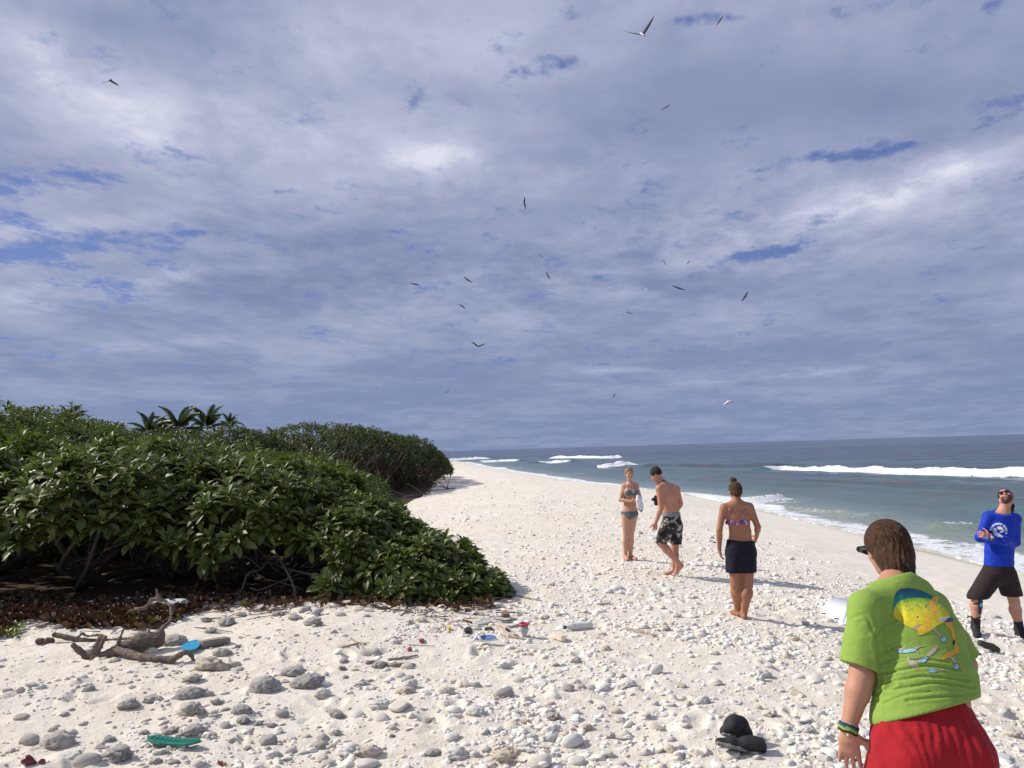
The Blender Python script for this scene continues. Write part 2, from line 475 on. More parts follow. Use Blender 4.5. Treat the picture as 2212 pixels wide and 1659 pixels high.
# ------------------------------------------------------------------ the sea
def make_sea():
    ang = angles_full(-20, 40, 0.16, 4.0)
    rad = np.concatenate([8 * 1.0062 ** np.arange(0, 620), 8 * 1.0062 ** 620 * 1.03 ** np.arange(1, 130)])
    rad = np.concatenate([rad[rad < 20000], [30000]])
    P, Q = polar_grid(ang, rad)
    s = -shore_s(P)                       # distance offshore
    keep = (s > -4.0)
    r = np.hypot(P[:, 0], P[:, 1])
    # swell: long ridges roughly parallel with the shore
    def ridge(lo, hi): pass
    w1 = vnoise(np.column_stack([P[:, 0] * .02, P[:, 1] * .012]), 1, 5, 2)
    ph = s / 11.0 * 2 * math.pi + 2.5 * w1
    z = (0.10 * np.sin(ph) + 0.05 * np.sin(s / 4.1 * 2 * math.pi + 4 * w1 + P[:, 1] * .11)) * sstep(s, 2, 14)
    z += 0.10 * vnoise(P, 0.22, 8, 3) * sstep(s, 3, 15) + 0.035 * vnoise(P, 1.1, 18, 3) * sstep(s, 1, 6)
    z += 0.22 * vnoise(P, 0.05, 44, 2) * sstep(s, 40, 160)
    foam = np.zeros(len(P))
    lace = vnoise(P, 1.7, 91, 4, .6)
    lace2 = vnoise(P * [1, .5], 4.5, 92, 3, .6)
    # swash on the beach: a thin scalloped sheet with a bright lip
    edge = s + 0.55 * vnoise(P, 0.16, 12, 2) + 0.25 * vnoise(P, .7, 13, 2)
    wid = 2.3 + 1.3 * vnoise(P, 0.09, 71, 2)
    f1 = sstep(edge, -0.9, -0.55) * (1 - sstep(edge, wid * .45, wid * 1.2))
    foam = np.maximum(foam, f1 * (0.70 + 0.5 * lace))
    far_f = sstep(P[:, 1], 30, 60)
    f2 = np.exp(-((edge - 5.8 - 1.5 * vnoise(P, .06, 73, 2)) / 1.0) ** 2) * np.clip(0.15 + 1.3 * vnoise(P, .11, 74, 2), 0, 1)
    foam = np.maximum(foam, f2 * (0.62 + 0.6 * lace))
    # breakers: (picture line of the crest foot, height m, breadth m, foam amount, ragged)
    def breaker(pts, h, depth, amt, back=1.0, seed=0, foam_front=1.0):
        nonlocal z, foam
        L = np.array([sea_pt(*p) for p in pts])
        L3 = catmull([(a, b, 0) for a, b in L], 24)[:, :2]
        best = np.full(len(P), 1e9); side = np.zeros(len(P)); tt = np.zeros(len(P))
        n = len(L3) - 1
        for i in range(n):
            a = L3[i]; ab = L3[i + 1] - a; LL = ab.dot(ab)
            t = np.clip(((P - a) @ ab) / LL, 0, 1); q = P - a - t[:, None] * ab
            d = np.hypot(q[:, 0], q[:, 1]); m = d < best
            best = np.where(m, d, best)
            # towards the camera negative
            sd = np.sign((q * -a).sum(1)); side = np.where(m, -sd, side); tt = np.where(m, (i + t) / n, tt)
        sd = best * side
        endf = sstep(tt, 0.0, 0.10) * (1 - sstep(tt, 0.90, 1.0))
        hv = h * endf * (0.75 + 0.35 * vnoise(P, 3.0 / max(depth * 6, 1), 33 + seed, 3))
        front = np.exp(-(np.minimum(sd, 0) / (depth * .40)) ** 2); bk = np.exp(-(np.maximum(sd, 0) / (depth * 1.5 * back)) ** 2)
        z += np.where(sd < 0, hv * front, hv * bk)
        jag = vnoise(P, 2.2 / depth, 57 + seed, 3) + .8 * vnoise(P, 7.0 / depth, 87 + seed, 2)
        ff = sstep(sd + depth * .5 * jag, -depth * 1.25, -depth * .9) * (1 - sstep(sd + depth * .35 * jag, depth * .1, depth * .45))
        foam = np.maximum(foam, ff * amt * (0.15 + 0.85 * endf) * endf)
        tr = np.exp(-((sd + depth * 2.2) / (depth * 1.3)) ** 2) * endf * foam_front
        foam = np.maximum(foam, tr * (0.42 + 0.55 * lace))
    breaker([(1640, 1018), (1700, 1014), (1900, 1020), (2100, 1025), (2260, 1026), (2500, 1030)], .72, 1.45, 1.0, seed=1, foam_front=.5)
    breaker([(1185, 990), (1240, 990), (1300, 990), (1345, 988)], .95, 2.2, 1.0, seed=2, foam_front=.1)
    breaker([(965, 996), (1010, 993), (1060, 991)], .95, 2.4, 1.0, seed=3, foam_front=.4)
    breaker([(1030, 999), (1080, 997), (1130, 996)], .6, 2.8, .9, seed=4, foam_front=.2)
    breaker([(1165, 1001), (1195, 999), (1240, 999)], .55, 2.3, .9, seed=5, foam_front=.2)
    breaker([(1285, 1009), (1310, 1008), (1340, 1005), (1370, 1003)], .6, 1.9, .9, seed=6, foam_front=.6)
    breaker([(1020, 1018), (1055, 1014), (1100, 1012)], .3, 1.6, .8, seed=7, foam_front=.9)
    breaker([(1370, 1008), (1500, 1007), (1640, 1008), (1680, 1009)], .5, 3.2, 0.0, seed=8, foam_front=0)
    breaker([(1300, 1050), (1480, 1078), (1580, 1085), (1660, 1082), (1700, 1076)], .40, .7, .72, seed=9, foam_front=.8)
    breaker([(2000, 1140), (2060, 1142), (2130, 1143), (2230, 1144)], .20, .8, .08, seed=10, foam_front=.1)
    breaker([(2030, 1132), (2080, 1131), (2110, 1131)], .10, .35, .50, seed=14, foam_front=.0)
    breaker([(1480, 1030), (1700, 1040), (1900, 1045), (2250, 1062)], .30, 2.5, 0.0, seed=11, foam_front=0)
    breaker([(1640, 1095), (1800, 1108), (1900, 1120)], .22, 1.0, .35, seed=12, foam_front=.5)
    breaker([(1490, 967), (1640, 964), (1760, 962)], 1.2, 9, 0.0, seed=13, foam_front=0)
    z += foam * sstep(s, 6, 12) * (0.16 * vnoise(P, 1.3, 201, 3) + .05 * vnoise(P, 4, 202, 2))
    z = z + SEA_Z + 0.02
    # the water thins out over the sand
    gzv = base_z(-s)
    swash = gzv + 0.03
    z = np.where(s < 1.5, np.maximum(swash, z) * (1 - sstep(s, .2, 1.5)) + z * sstep(s, .2, 1.5), z)
    z = np.where(edge < -0.75, gzv - 0.25, z)
    lip = np.exp(-((edge + .6) / .16) ** 2)
    z += 0.035 * lip
    V = np.column_stack([P, z])
    kq = keep[Q].all(1)
    Q = Q[kq]
    used, inv = np.unique(Q.reshape(-1), return_inverse=True)
    Q = inv.reshape(-1, 4)
    V = V[used]
    m, g = new_mat('sea_water')
    geo = g.node('ShaderNodeNewGeometry'); pos = geo.outputs['Position']
    at = lambda n: g.node('ShaderNodeAttribute', dict(attribute_name=n)).outputs['Fac']
    sh = at('offshore')
    t = g.m('POWER', g.m('DIVIDE', g.m('MAXIMUM', sh, 0.0), 400.0, clamp=True), 0.5)
    col = g.ramp(t, [(0.0, (.42, .42, .35)), (0.07, (.24, .28, .23)), (0.125, (.085, .135, .115)), (0.20, (.038, .070, .070)), (0.32, (.024, .046, .056)), (0.55, (.012, .026, .042)), (0.8, (.006, .015, .032)), (1.0, (.004, .010, .026))])
    reef = g.noise(g.vm('MULTIPLY', pos, (.5, .16, 0)), 1.0, 4, 0.6)
    rf = g.m('MULTIPLY', g.ramp(reef, [(0.48, 0.0), (0.62, 1.0)]), g.m('MULTIPLY', g.smooth(sh, 4, 9), g.m('SUBTRACT', 1.0, g.smooth(sh, 26, 45))))
    col = g.mix(g.m('MULTIPLY', rf, 0.75), col, (.085, .065, .055))
    teal = g.noise(g.vm('MULTIPLY', pos, (.10, .05, 0)), 1.0, 3, 0.5)
    col = g.mix(g.m('MULTIPLY', g.ramp(teal, [(0.5, 0.0), (0.66, 1.0)]), g.m('MULTIPLY', g.smooth(sh, 3, 10), g.m('SUBTRACT', 0.65, g.m('MULTIPLY', g.smooth(sh, 30, 90), 0.65)))), col, (.032, .165, .135))
    fo = at('foam')
    n1 = g.noise(pos, 2.4, 6, 0.68); n2 = g.noise(pos, 9.0, 5, 0.7)
    cell = g.node('ShaderNodeTexVoronoi', dict(feature='DISTANCE_TO_EDGE'), Vector=pos, Scale=3.2)
    fx = g.m('ADD', fo, g.m('ADD', g.m('MULTIPLY', g.m('SUBTRACT', n1, 0.5), 0.75), g.m('MULTIPLY', g.m('SUBTRACT', n2, 0.5), 0.5)))
    fx = g.m('SUBTRACT', fx, g.m('MULTIPLY', g.m('MINIMUM', cell.outputs[0], 0.3), 0.6))
    fm = g.m('MULTIPLY', g.smooth(fx, 0.28, 0.60), g.smooth(fo, 0.03, 0.16))
    w1 = g.noise(g.vm('MULTIPLY', pos, (1.0, .8, 1)), 0.9, 4, 0.62); w2 = g.noise(pos, 4.2, 4, 0.65); w3 = g.noise(g.vm('MULTIPLY', pos, (.16, .10, .1)), 1.0, 4, 0.6)
    hh = g.m('ADD', g.m('MULTIPLY', w1, 0.35), g.m('ADD', g.m('MULTIPLY', w2, 0.09), g.m('MULTIPLY', w3, 1.1)))
    bn = g.bump(hh, 0.9, 0.55)
    bf = g.bump(g.m('ADD', n2, n1), 0.8, 0.10)
    wat = g.node('ShaderNodeBsdfPrincipled', Base_Color=col, Roughness=0.16, IOR=1.33, Normal=bn)
    fom = g.node('ShaderNodeBsdfPrincipled', Base_Color=g.mix(n2, (.68, .72, .76), (.86, .88, .9)), Roughness=0.7, Normal=bf)
    mx = g.node('ShaderNodeMixShader', i0=fm, i1=wat.outputs[0], i2=fom.outputs[0])
    g.l.new(mx.outputs[0], g.out.inputs[0])
    me = mesh_np('sea', V, [Q], True, m, dict(foam=foam[used], offshore=s[used]))
    o = link('sea_water', me); tag(o, 'grey blue sea with breaking waves and a lace of foam on the shore', kind='structure')
make_sea()
# ------------------------------------------------------------------ shrubs, trees and palms of the left bank
def leaf_mat(name, a, b, c, rough=0.38, trans=0.35, tcol=(.14, .24, .04)):
    m, g = new_mat(name)
    at = g.node('ShaderNodeAttribute', dict(attribute_name='rnd')).outputs['Fac']
    oi = g.node('ShaderNodeObjectInfo').outputs['Random']
    f = g.m('FRACT', g.m('ADD', at, oi))
    geo = g.node('ShaderNodeNewGeometry')
    n = g.noise(geo.outputs['Position'], 0.8, 2, 0.5)
    col = g.ramp(f, [(0.0, a), (0.45, b), (0.80, c), (0.90, c), (0.96, (.20, .19, .03)), (1.0, (.16, .10, .03))])
    col = g.mix(g.m('MULTIPLY', n, 0.5), col, a)
    vein = g.noise(geo.outputs['Position'], 60, 2, 0.5)
    bs = g.node('ShaderNodeBsdfPrincipled', Base_Color=col, Roughness=rough, Normal=g.bump(vein, 0.25, 0.01))
    tr = g.node('ShaderNodeBsdfTranslucent', Color=g.mix(0.5, col, tcol))
    mx = g.node('ShaderNodeMixShader', i0=trans, i1=bs.outputs[0], i2=tr.outputs[0])
    g.l.new(mx.outputs[0], g.out.inputs[0])
    return m
LEAF_M = leaf_mat('heliotrope_leaf', (.052, .076, .012), (.098, .136, .020), (.165, .200, .042), rough=.48, trans=0.28)
LEAF_FAR = leaf_mat('far_foliage', (.032, .046, .009), (.058, .080, .013), (.096, .118, .024), rough=.5, trans=0.22)
PALM_M = leaf_mat('palm_frond', (.030, .055, .016), (.055, .085, .024), (.085, .110, .036), trans=0.3)
BROWN_M = leaf_mat('dead_leaf', (.035, .016, .010), (.075, .034, .016), (.14, .070, .030), rough=.6, trans=0.1, tcol=(.2, .08, .02))
BARK = simple('shrub_bark', (.085, .068, .055), 0.9, .35, 14, .8, 60)
BARK_PALE = simple('pale_twig', (.16, .135, .11), 0.9, .3, 20, .6, 60)

def leaf_template(rows, fold=.10, droop=.28, wmax=.21):
    t = np.linspace(0, 1, rows + 1)
    w = np.interp(t, [0, .12, .4, .7, .9, 1], [.035, .07, .74 * wmax, wmax, .62 * wmax, 0.02])
    z = -droop * t ** 2.2 + .06 * np.sin(t * 3)
    V = []
    for i in range(rows + 1):
        V += [(-w[i], t[i], z[i] + fold * w[i] / wmax), (0, t[i], z[i]), (w[i], t[i], z[i] + fold * w[i] / wmax)]
    Q = []
    for i in range(rows):
        a = i * 3
        Q += [(a, a + 1, a + 4, a + 3), (a + 1, a + 2, a + 5, a + 4)]
    return np.array(V), np.array(Q)
LT = {n: leaf_template(n) for n in (2, 3, 5)}

def rosettes(points, normals, size, n_leaf, r, upbias=0.55):
    """frames of all the leaves of the rosettes: origin (m,3), axes (m,3,3), length (m)"""
    m = len(points)
    size = np.full(len(points), float(size)) if np.isscalar(size) else size
    ax = normals * 0.9 + np.array([0, 0, upbias]) + r.normal(0, .22, (m, 3)); ax /= np.linalg.norm(ax, axis=1)[:, None]
    h = np.tile(np.array([[1.0, 0.3, 0.1]]), (m, 1)); u = np.cross(ax, h); u /= np.linalg.norm(u, axis=1)[:, None]; v = np.cross(ax, u)
    O = []; A = []; L = []; ID = []
    for k in range(n_leaf):
        f = k / max(n_leaf - 1, 1)
        phi = k * 2.39996 + r.uniform(0, 6.28, m) * 0 + np.arange(m) * 1.7 + r.normal(0, .18, m)
        inc = np.radians(14 + 84 * f ** .8 + r.normal(0, 7, m))
        rad = u * np.cos(phi)[:, None] + v * np.sin(phi)[:, None]
        d = ax * np.cos(inc)[:, None] + rad * np.sin(inc)[:, None]
        nrm = ax * np.sin(inc)[:, None] - rad * np.cos(inc)[:, None]
        side = np.cross(d, nrm)
        ln = size * (0.55 + 0.5 * f ** .6) * r.uniform(.82, 1.12, m)
        O.append(points + rad * (0.012 * np.ones((m, 1))) - ax * (size * .35 * f)[:, None])
        A.append(np.stack([side, d, nrm], 1)); L.append(ln); ID.append(np.arange(m))
    return np.concatenate(O), np.concatenate(A), np.concatenate(L), np.concatenate(ID)
def leaves_mesh(name, O, A, L, tmpl, mat, r, shade=None):
    TV, TQ = tmpl
    m = len(O); k = len(TV)
    V = O[:, None, :] + np.einsum('vj,mjc->mvc', TV, A) * L[:, None, None]
    Q = (TQ[None] + (np.arange(m) * k)[:, None, None]).reshape(-1, 4)
    rnd = np.repeat(r.random(m) if shade is None else shade, k)
    return mesh_np(name, V.reshape(-1, 3), [Q], True, mat, dict(rnd=rnd))

def dome_pts(b, spacing, r, lump=.13, seed=0, low=None, shell=1.0):
    (bx, by, rx, ry, H, zb) = b
    hh = (H - zb) * shell; rx_, ry_ = rx * shell, ry * shell
    area = 2 * math.pi * ((rx_ * ry_ + rx_ * hh + ry_ * hh) / 3)
    lo = -0.30 if zb > .15 else 0.0
    if low is not None: lo = low
    n = int(area * (1 + max(0, -lo) * .5) / spacing ** 2)
    sz = r.uniform(lo, 1, n) ; th = r.uniform(0, 2 * math.pi, n)
    c = np.sqrt(np.clip(1 - sz ** 2, 0, 1)) ** .85
    D = np.column_stack([c * np.cos(th), c * np.sin(th), sz])
    N = D / np.array([rx, ry, max(hh, .1)]); N /= np.linalg.norm(N, axis=1)[:, None]
    P = np.array([bx, by, zb]) + D * np.array([rx_, ry_, hh])
    k = 1 + lump * vnoise(P, 1.4 / max(1, rx * .4), 40 + seed, 3) + lump * .5 * vnoise(P, 4, 41 + seed)
    P = np.array([bx, by, zb]) + D * np.array([rx_, ry_, hh]) * k[:, None]
    return P, N
def outside(P, others, f=.86):
    ok = np.ones(len(P), bool)
    for (bx, by, rx, ry, H, zb) in others:
        q = ((P[:, 0] - bx) / rx) ** 2 + ((P[:, 1] - by) / ry) ** 2 + ((P[:, 2] - zb) / max(H - zb, .1)) ** 2
        ok &= ~((q < f ** 2) & (P[:, 2] > zb - .1))
    return ok
EYE = np.array([0, 0, CAM_Z])
LEAF_BITS = []
for i in range(3):
    V, Q = leaf_template(5, [.10, .07, .13][i], [.22, .34, .12][i], [.21, .19, .23][i])
    LEAF_BITS.append(mesh_np('leaf', V, [Q], True, LEAF_M))

def bush(b, name, label, cat, size, spacing, nleaf, tmpl, mat, seed, others, individual=0, trunks=4, group=None, bark=BARK, inner=True, upbias=.75, lump=.13, lift=None):
    r = np.random.default_rng(seed)
    (bx, by, rx, ry, H, zb) = b
    z0 = gz(bx, by)
    root = empty(name, (bx, by, z0), label, cat, group)
    off = np.array([bx, by, z0])
    P, N = dome_pts(b, spacing, r, seed=seed, lump=lump)
    ok = outside(P, others)
    P, N = P[ok], N[ok]
    if lift: 
        ok = P[:, 2] > lift(P); P, N = P[ok], N[ok]
    P[:, 2] = np.maximum(P[:, 2] + z0, ground_z(P[:, :2]) + size * .3)
    O, A, L, ID = rosettes(P, N, size, nleaf, r, upbias)
    crown_pts = P
    if individual:
        tov = EYE - P; dist = np.linalg.norm(tov, axis=1)
        face = (N * tov).sum(1) / dist
        score = (np.clip(face + .25, 0.01, 1) / dist ** 1.0)[ID] * L
        pick = np.argsort(-score)[:individual]
        for j in pick:
            M = Matrix.Identity(4)
            for c in range(3):
                for q in range(3): M[q][c] = A[j][c][q] * L[j]
            M.translation = Vector(O[j] - off)
            o = bpy.data.objects.new('leaf', LEAF_BITS[int(j) % 3]); COL.objects.link(o); o.parent = root; o.matrix_local = M
        rest = np.ones(len(O), bool); rest[pick] = False
        O, A, L = O[rest], A[rest], L[rest]
    me = leaves_mesh('crown', O - off, A, L, tmpl, mat, r)
    cr = link('crown', me, root)
    if individual: cr['kind'] = 'stuff'
    if inner and max(rx, H) > .7:
        # the inner leaves, larger and of a narrower tone range, that close the crown
        P2, N2 = dome_pts(b, spacing * 1.25, r, seed=seed + 5, shell=.80)
        ok = outside(P2, others, .7); P2, N2 = P2[ok], N2[ok]
        if lift: 
            ok = P2[:, 2] > lift(P2) + .08; P2, N2 = P2[ok], N2[ok]
        P2[:, 2] = np.maximum(P2[:, 2] + z0, z0 + .05)
        O2, A2, L2, _ = rosettes(P2, N2, size * 1.25, max(5, nleaf // 2), r)
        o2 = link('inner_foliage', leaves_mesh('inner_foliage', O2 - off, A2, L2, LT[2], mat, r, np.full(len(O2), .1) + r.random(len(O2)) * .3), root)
        o2['kind'] = 'stuff'
    # stems: from the root collar outwards into the crown
    if trunks and len(crown_pts):
        tr = Geo()
        for k in range(trunks):
            a = r.uniform(0, 6.28)
            base = np.array([bx + .25 * rx * math.cos(a), by + .25 * ry * math.sin(a), z0 - .05])
            for j in range(3):
                tgt = crown_pts[r.integers(len(crown_pts))].copy()
                mid = base * .5 + tgt * .5 + r.normal(0, .12 * H, 3); mid[2] = max(mid[2] - .15 * H, z0 + .1)
                path = catmull([base, base * .72 + mid * .28 + [0, 0, .05], mid, tgt * .8 + mid * .2 + r.normal(0, .06, 3), tgt], 11)
                r0 = (.045 + .018 * rx) * (1 if j == 0 else .7)
                path += r.normal(0, .012 * H, path.shape) * np.linspace(0, 1, 11)[:, None]
                tr.tube(path - off, np.linspace(r0, .010, 11), 6, .12, int(r.integers(999)))
                for q in range(3):
                    i = int(r.integers(4, 10)); t2 = crown_pts[r.integers(len(crown_pts))]
                    dv = (t2 - path[i]); dv = dv / (np.linalg.norm(dv) + 1e-6) * r.uniform(.3, .7) * min(H, 2)
                    pp = catmull([path[i], path[i] + dv * .5 + r.normal(0, .06, 3), path[i] + dv], 6)
                    tr.tube(pp - off, np.linspace(.018, .005, 6), 5, .1, 3)
        tr.obj('trunk', bark, root)
    return root

def underside(P):
    # the ragged lower edge of the overhanging crowns, open down to the ground
    z = np.interp(P[:, 0], [-9, -7.2, -6.1, -5.4, -5.0, -4.35, -3.9, -3.3, -2.75, -2.45], [1.05, .95, 1.22, 1.0, .62, .62, 1.02, .95, .55, -1])
    return z - .14 + .17 * vnoise(P, 1.9, 3, 2) + np.clip(P[:, 1] - 12.5, 0, 3) * .12
near_labels = ['lowest leafy tip of the green shrubs, trailing on the sand where the bank ends',
               'knee high leafy shrub right behind the trailing tip of the bank',
               'leafy shrub reaching down to the coral rubble, second step up from the tip',
               'tall heliotrope shrub with hanging leaf clusters over the bare branched twigs',
               'broad dark heliotrope shrub arching over shade behind the driftwood stump',
               'large heliotrope shrub with big leaf rosettes at the left edge over the leaf litter']
for i, b in enumerate(NEAR_BUSH):
    bush(b, 'heliotrope_shrub', near_labels[i], 'shrub', [.20, .22, .24, .26, .28, .28][i], [.17, .19, .20, .215, .23, .24][i], 13, LT[3] if i > 1 else LT[5], LEAF_M, 100 + i,
         [q for j, q in enumerate(NEAR_BUSH) if j != i], individual=300, trunks=[0, 2, 3, 5, 6, 7][i], group='shrubs at the front of the bank', lift=underside if i >= 2 else None)
def px_bush(x, y, d, rx, ry, zb=0.0):
    p = at_depth(x, y, d)
    return (p.x, d, rx, ry, p.z, zb)
MID = [(50, 892, 24, 4.2, 5, .3), (178, 922, 22, 3.0, 4, .2), (300, 962, 20, 2.8, 3.5, .2), (425, 958, 19, 2.5, 3, .2),
       (550, 976, 18.5, 2.2, 3, .1), (645, 992, 18.5, 2.0, 2.6, 0), (720, 1026, 17, 1.6, 2.2, 0), (-60, 885, 19, 3.4, 4, .2)]
MIDB = [px_bush(x, y, d, rx, ry, zb) for (x, y, d, rx, ry, zb) in MID]
mid_labels = ['highest shrub mound on the skyline at the left edge', 'shrub mound in front of the lone palm at left', 'shrub mound below the first pair of palms',
              'shrub mound below the palm group', 'pale leaved shrub mound right of the palm group', 'small leaved shrub in front of the round dark tree',
              'shrub sloping down to the gap before the far thicket', 'shrub mound cut by the left edge of the picture']
for i, b in enumerate([(-4.6, 16.2, 1.8, 1.0, 1.6, 0), (-7.2, 16.4, 2.0, 1.0, 1.8, 0), (-10.2, 16.4, 2.2, 1.0, 1.9, 0), (-13.2, 15.6, 2.4, 1.2, 2.0, 0)]):  # filler shrubs added to keep the gap behind the front ones dark
    bush(b, 'heliotrope_shrub', ['added filler shrub blocking light right of the bare twigs', 'added filler shrub blocking light behind the driftwood', 'added filler shrub blocking light behind the climbing limbs', 'added filler shrub blocking light at the far left edge'][i], 'shrub', .3, .26, 9, LT[2], LEAF_M, 260 + i, [], trunks=0, group='filler shrubs added behind the front ones to block light')
for i, b in enumerate(MIDB):
    bush(b, 'heliotrope_shrub', mid_labels[i], 'shrub', .27, .30, 9, LT[2], LEAF_M, 200 + i, [q for j, q in enumerate(MIDB) if j != i] + NEAR_BUSH, trunks=3, group='shrubs further back on the bank')
FAR = [(505, 922, 33, 1.7, 2.5, .8), (556, 934, 32, 1.2, 2, .5), (612, 950, 35, 2.8, 4, .6), (700, 920, 38, 4.0, 5.5, .9), (786, 930, 41, 3.1, 5, .9),
       (862, 944, 45, 2.7, 5, .8), (912, 972, 50, 1.9, 4, .7), (938, 1000, 56, 1.3, 3, .55)]
FARB = [px_bush(*q[:3], *q[3:5], q[5]) for q in FAR]
far_labels = ['round dark tree crown right of the palm group', 'small dark crown leaning against the round tree', 'low green canopy between the round tree and the domed thicket',
              'tallest dome of the dark thicket on the beach side', 'second dome of the dark thicket, with brown branches below', 'sloping shoulder of the dark thicket',
              'low outer crown of the dark thicket towards the beach', 'outermost wind clipped shrub where the thicket meets the sand']
for i, b in enumerate(FARB):
    bush(b, 'thicket_tree', far_labels[i], 'tree', .28, .27, 8, LT[2], LEAF_FAR, 300 + i, [q for j, q in enumerate(FARB) if j != i], trunks=9, group='trees of the far thicket', lump=.10, lift=(lambda P: np.interp(P[:, 1], [34, 40, 46, 52, 56], [1.75, 1.35, .95, .5, .1]) + .3 * vnoise(P, .9, 5, 2)) if i > 2 else None)
# more of the wood behind, one mass
def back_wood():
    r = np.random.default_rng(77); Os = []; As = []; Ls = []
    for (x, y, d, rx, ry) in [(-100, 900, 40, 7, 6), (80, 915, 45, 7, 6), (260, 940, 45, 6, 6), (420, 938, 50, 7, 6), (560, 955, 55, 6, 6), (600, 962, 80, 8, 8), (250, 938, 80, 14, 10), (60, 925, 80, 14, 10)]:
        b = px_bush(x, y, d, rx, ry, .3)
        P, N = dome_pts(b, .55, r, seed=int(abs(x)))
        P = P[P[:, 1] < b[1] + 1]; N = N[:len(P)]
        O, A, L, _ = rosettes(P, N, .5, 6, r); Os.append(O); As.append(A); Ls.append(L)
    o = link('wood', leaves_mesh('wood', np.concatenate(Os), np.concatenate(As), np.concatenate(Ls), LT[2], LEAF_FAR, r))
    tag(o, 'dark far wood closing the island behind the shrubs', 'wood', kind='stuff')
back_wood()

# brown, half dead branches showing under the thicket
def thicket_brush():
    r = np.random.default_rng(9); g = Geo()
    for k in range(520):
        x = r.uniform(690, 960); d = np.interp(x, [690, 800, 900, 960], [31, 34.5, 43, 50]) + r.uniform(0, 3)
        p = at_depth(x, 1000, d); X = p.x; z0 = gz(X, d)
        h = r.uniform(.5, 2.1) * np.interp(x, [690, 850, 960], [1.0, .85, .4])
        a = r.uniform(0, 6.28)
        P = [np.array([X, d, z0 + r.uniform(0, .9)])]
        dr = np.array([math.cos(a) * .7, math.sin(a) * .4, 1.0])
        for j in range(4): P.append(P[-1] + dr * h / 4 + r.normal(0, .12, 3))
        g.tube(np.array(P), np.linspace(.028, .008, 5), 4, .1, k)
    o = g.obj('undergrowth', simple('brown_branch', (.12, .085, .062), .9, .4, 5), smooth=False)
    tag(o, 'tangle of brown bare branches under the far thicket', 'undergrowth', kind='stuff')
    P = []
    for k in range(1400):
        x = r.uniform(640, 900); d = np.interp(x, [640, 690, 800, 900], [30, 31.5, 35, 43]) + r.uniform(.2, 2.2)
        p = at_depth(x, 1000, d); P.append((p.x, d, gz(p.x, d) + r.uniform(.2, 2.3) * np.interp(x, [640, 800, 900], [1, .9, .55])))
    P = np.array(P); N = r.normal(0, 1, P.shape); N[:, 1] -= .6; N /= np.linalg.norm(N, axis=1)[:, None]
    O, A, L, _ = rosettes(P, N, .22, 5, r)
    m2 = leaf_mat('dry_foliage', (.045, .045, .015), (.075, .062, .020), (.11, .075, .025), trans=.15)
    o = link('dry_foliage', leaves_mesh('dry_foliage', O, A, L, LT[2], m2, r)); tag(o, 'olive and rust coloured leaves inside the far thicket', 'foliage', kind='stuff')
thicket_brush()

# ---- palms
def frond_mesh(seed, Lf=3.6):
    r = np.random.default_rng(seed); g = Geo()
    n = 15; t = np.linspace(0, 1, n)
    el0 = .45; drop = r.uniform(.9, 1.6)
    ang = el0 - drop * t ** 1.3
    dy = np.cos(ang) * Lf / n; dz = np.sin(ang) * Lf / n
    C = np.column_stack([.12 * Lf * t ** 2 * r.uniform(-1, 1), np.cumsum(dy), np.cumsum(dz)])
    g.tube(C, np.linspace(.035, .008, n), 4)
    V = []; T = []
    for i in np.arange(1.5, n - .5, .25):
        c = np.array([np.interp(i, np.arange(n), C[:, q]) for q in range(3)])
        f = i / n; ln = .78 * math.sin(math.pi * min(1, .18 + f * .80)) ** .7 * r.uniform(.85, 1.1)
        j = min(int(i), n - 2); tan = C[j + 1] - C[j]; tan /= np.linalg.norm(tan)
        for s in (-1, 1):
            dirv = np.array([s * .8, 0, 0]) + tan * .75 + np.array([0, 0, -.35 - .4 * r.random()]); dirv /= np.linalg.norm(dirv)
            w = tan * .05
            b = len(V); V += [c - w, c + w, c + dirv * ln * .6 + w * .9 + [0, 0, .02], c + dirv * ln + [0, 0, -.12 * ln]]
            T += [(b, b + 1, b + 2), (b, b + 2, b + 3)]
    g.add(np.array(V), None, np.array(T))
    me = g.mesh('frond', PALM_M, False); return me
FRONDS = [frond_mesh(k) for k in range(5)]
def palm(x, y, d, label, sc=1.0, n=15, seed=0):
    r = np.random.default_rng(seed)
    c = at_depth(x, y, d); z0 = gz(c.x, c.y)
    root = empty('palm_tree', (c.x, c.y, z0), label, 'palm', 'coconut palms on the skyline')
    h = c.z - z0; lean = r.uniform(-.8, .8)
    path = catmull([(lean, .3, -.1), (lean * .5, .1, h * .4), (0, 0, h)], 12)
    g = Geo(); g.tube(path, np.linspace(.2, .12, 12), 8, .05, seed); g.obj('trunk', BARK, root)
    for k in range(n):
        a = k * 2.4 + r.uniform(-.3, .3); tilt = np.interp(k / (n - 1), [0, 1], [1.25, -.3]) + r.uniform(-.12, .12)
        o = bpy.data.objects.new('frond', FRONDS[k % 5]); COL.objects.link(o); o.parent = root
        M = Matrix.Translation((0, 0, h)) @ Matrix.Rotation(a, 4, 'Z') @ Matrix.Rotation(tilt, 4, 'X') @ Matrix.Scale(sc * r.uniform(.8, 1.05), 4)
        o.matrix_local = M
for i, (x, y, d, sc, lb) in enumerate([(150, 908, 88, .85, 'lone palm on the skyline at far left above the shrubs'), (218, 922, 95, .5, 'small palm crown just right of the lone left palm'),
        (322, 934, 92, 1.1, 'leftmost palm of the group of four'), (384, 926, 96, 1.35, 'tallest palm in the middle of the group'),
        (448, 922, 100, 1.3, 'palm right of the tallest one with a drooping frond'), (495, 915, 104, .7, 'small palm tuft behind the round dark tree'),
        (600, 952, 104, .95, 'palm showing between the round tree and the domed thicket'), (350, 945, 90, .9, 'low brownish palm between the first two of the group')]):
    palm(x, y + 4, d, lb, sc * .86, 15, 40 + i)

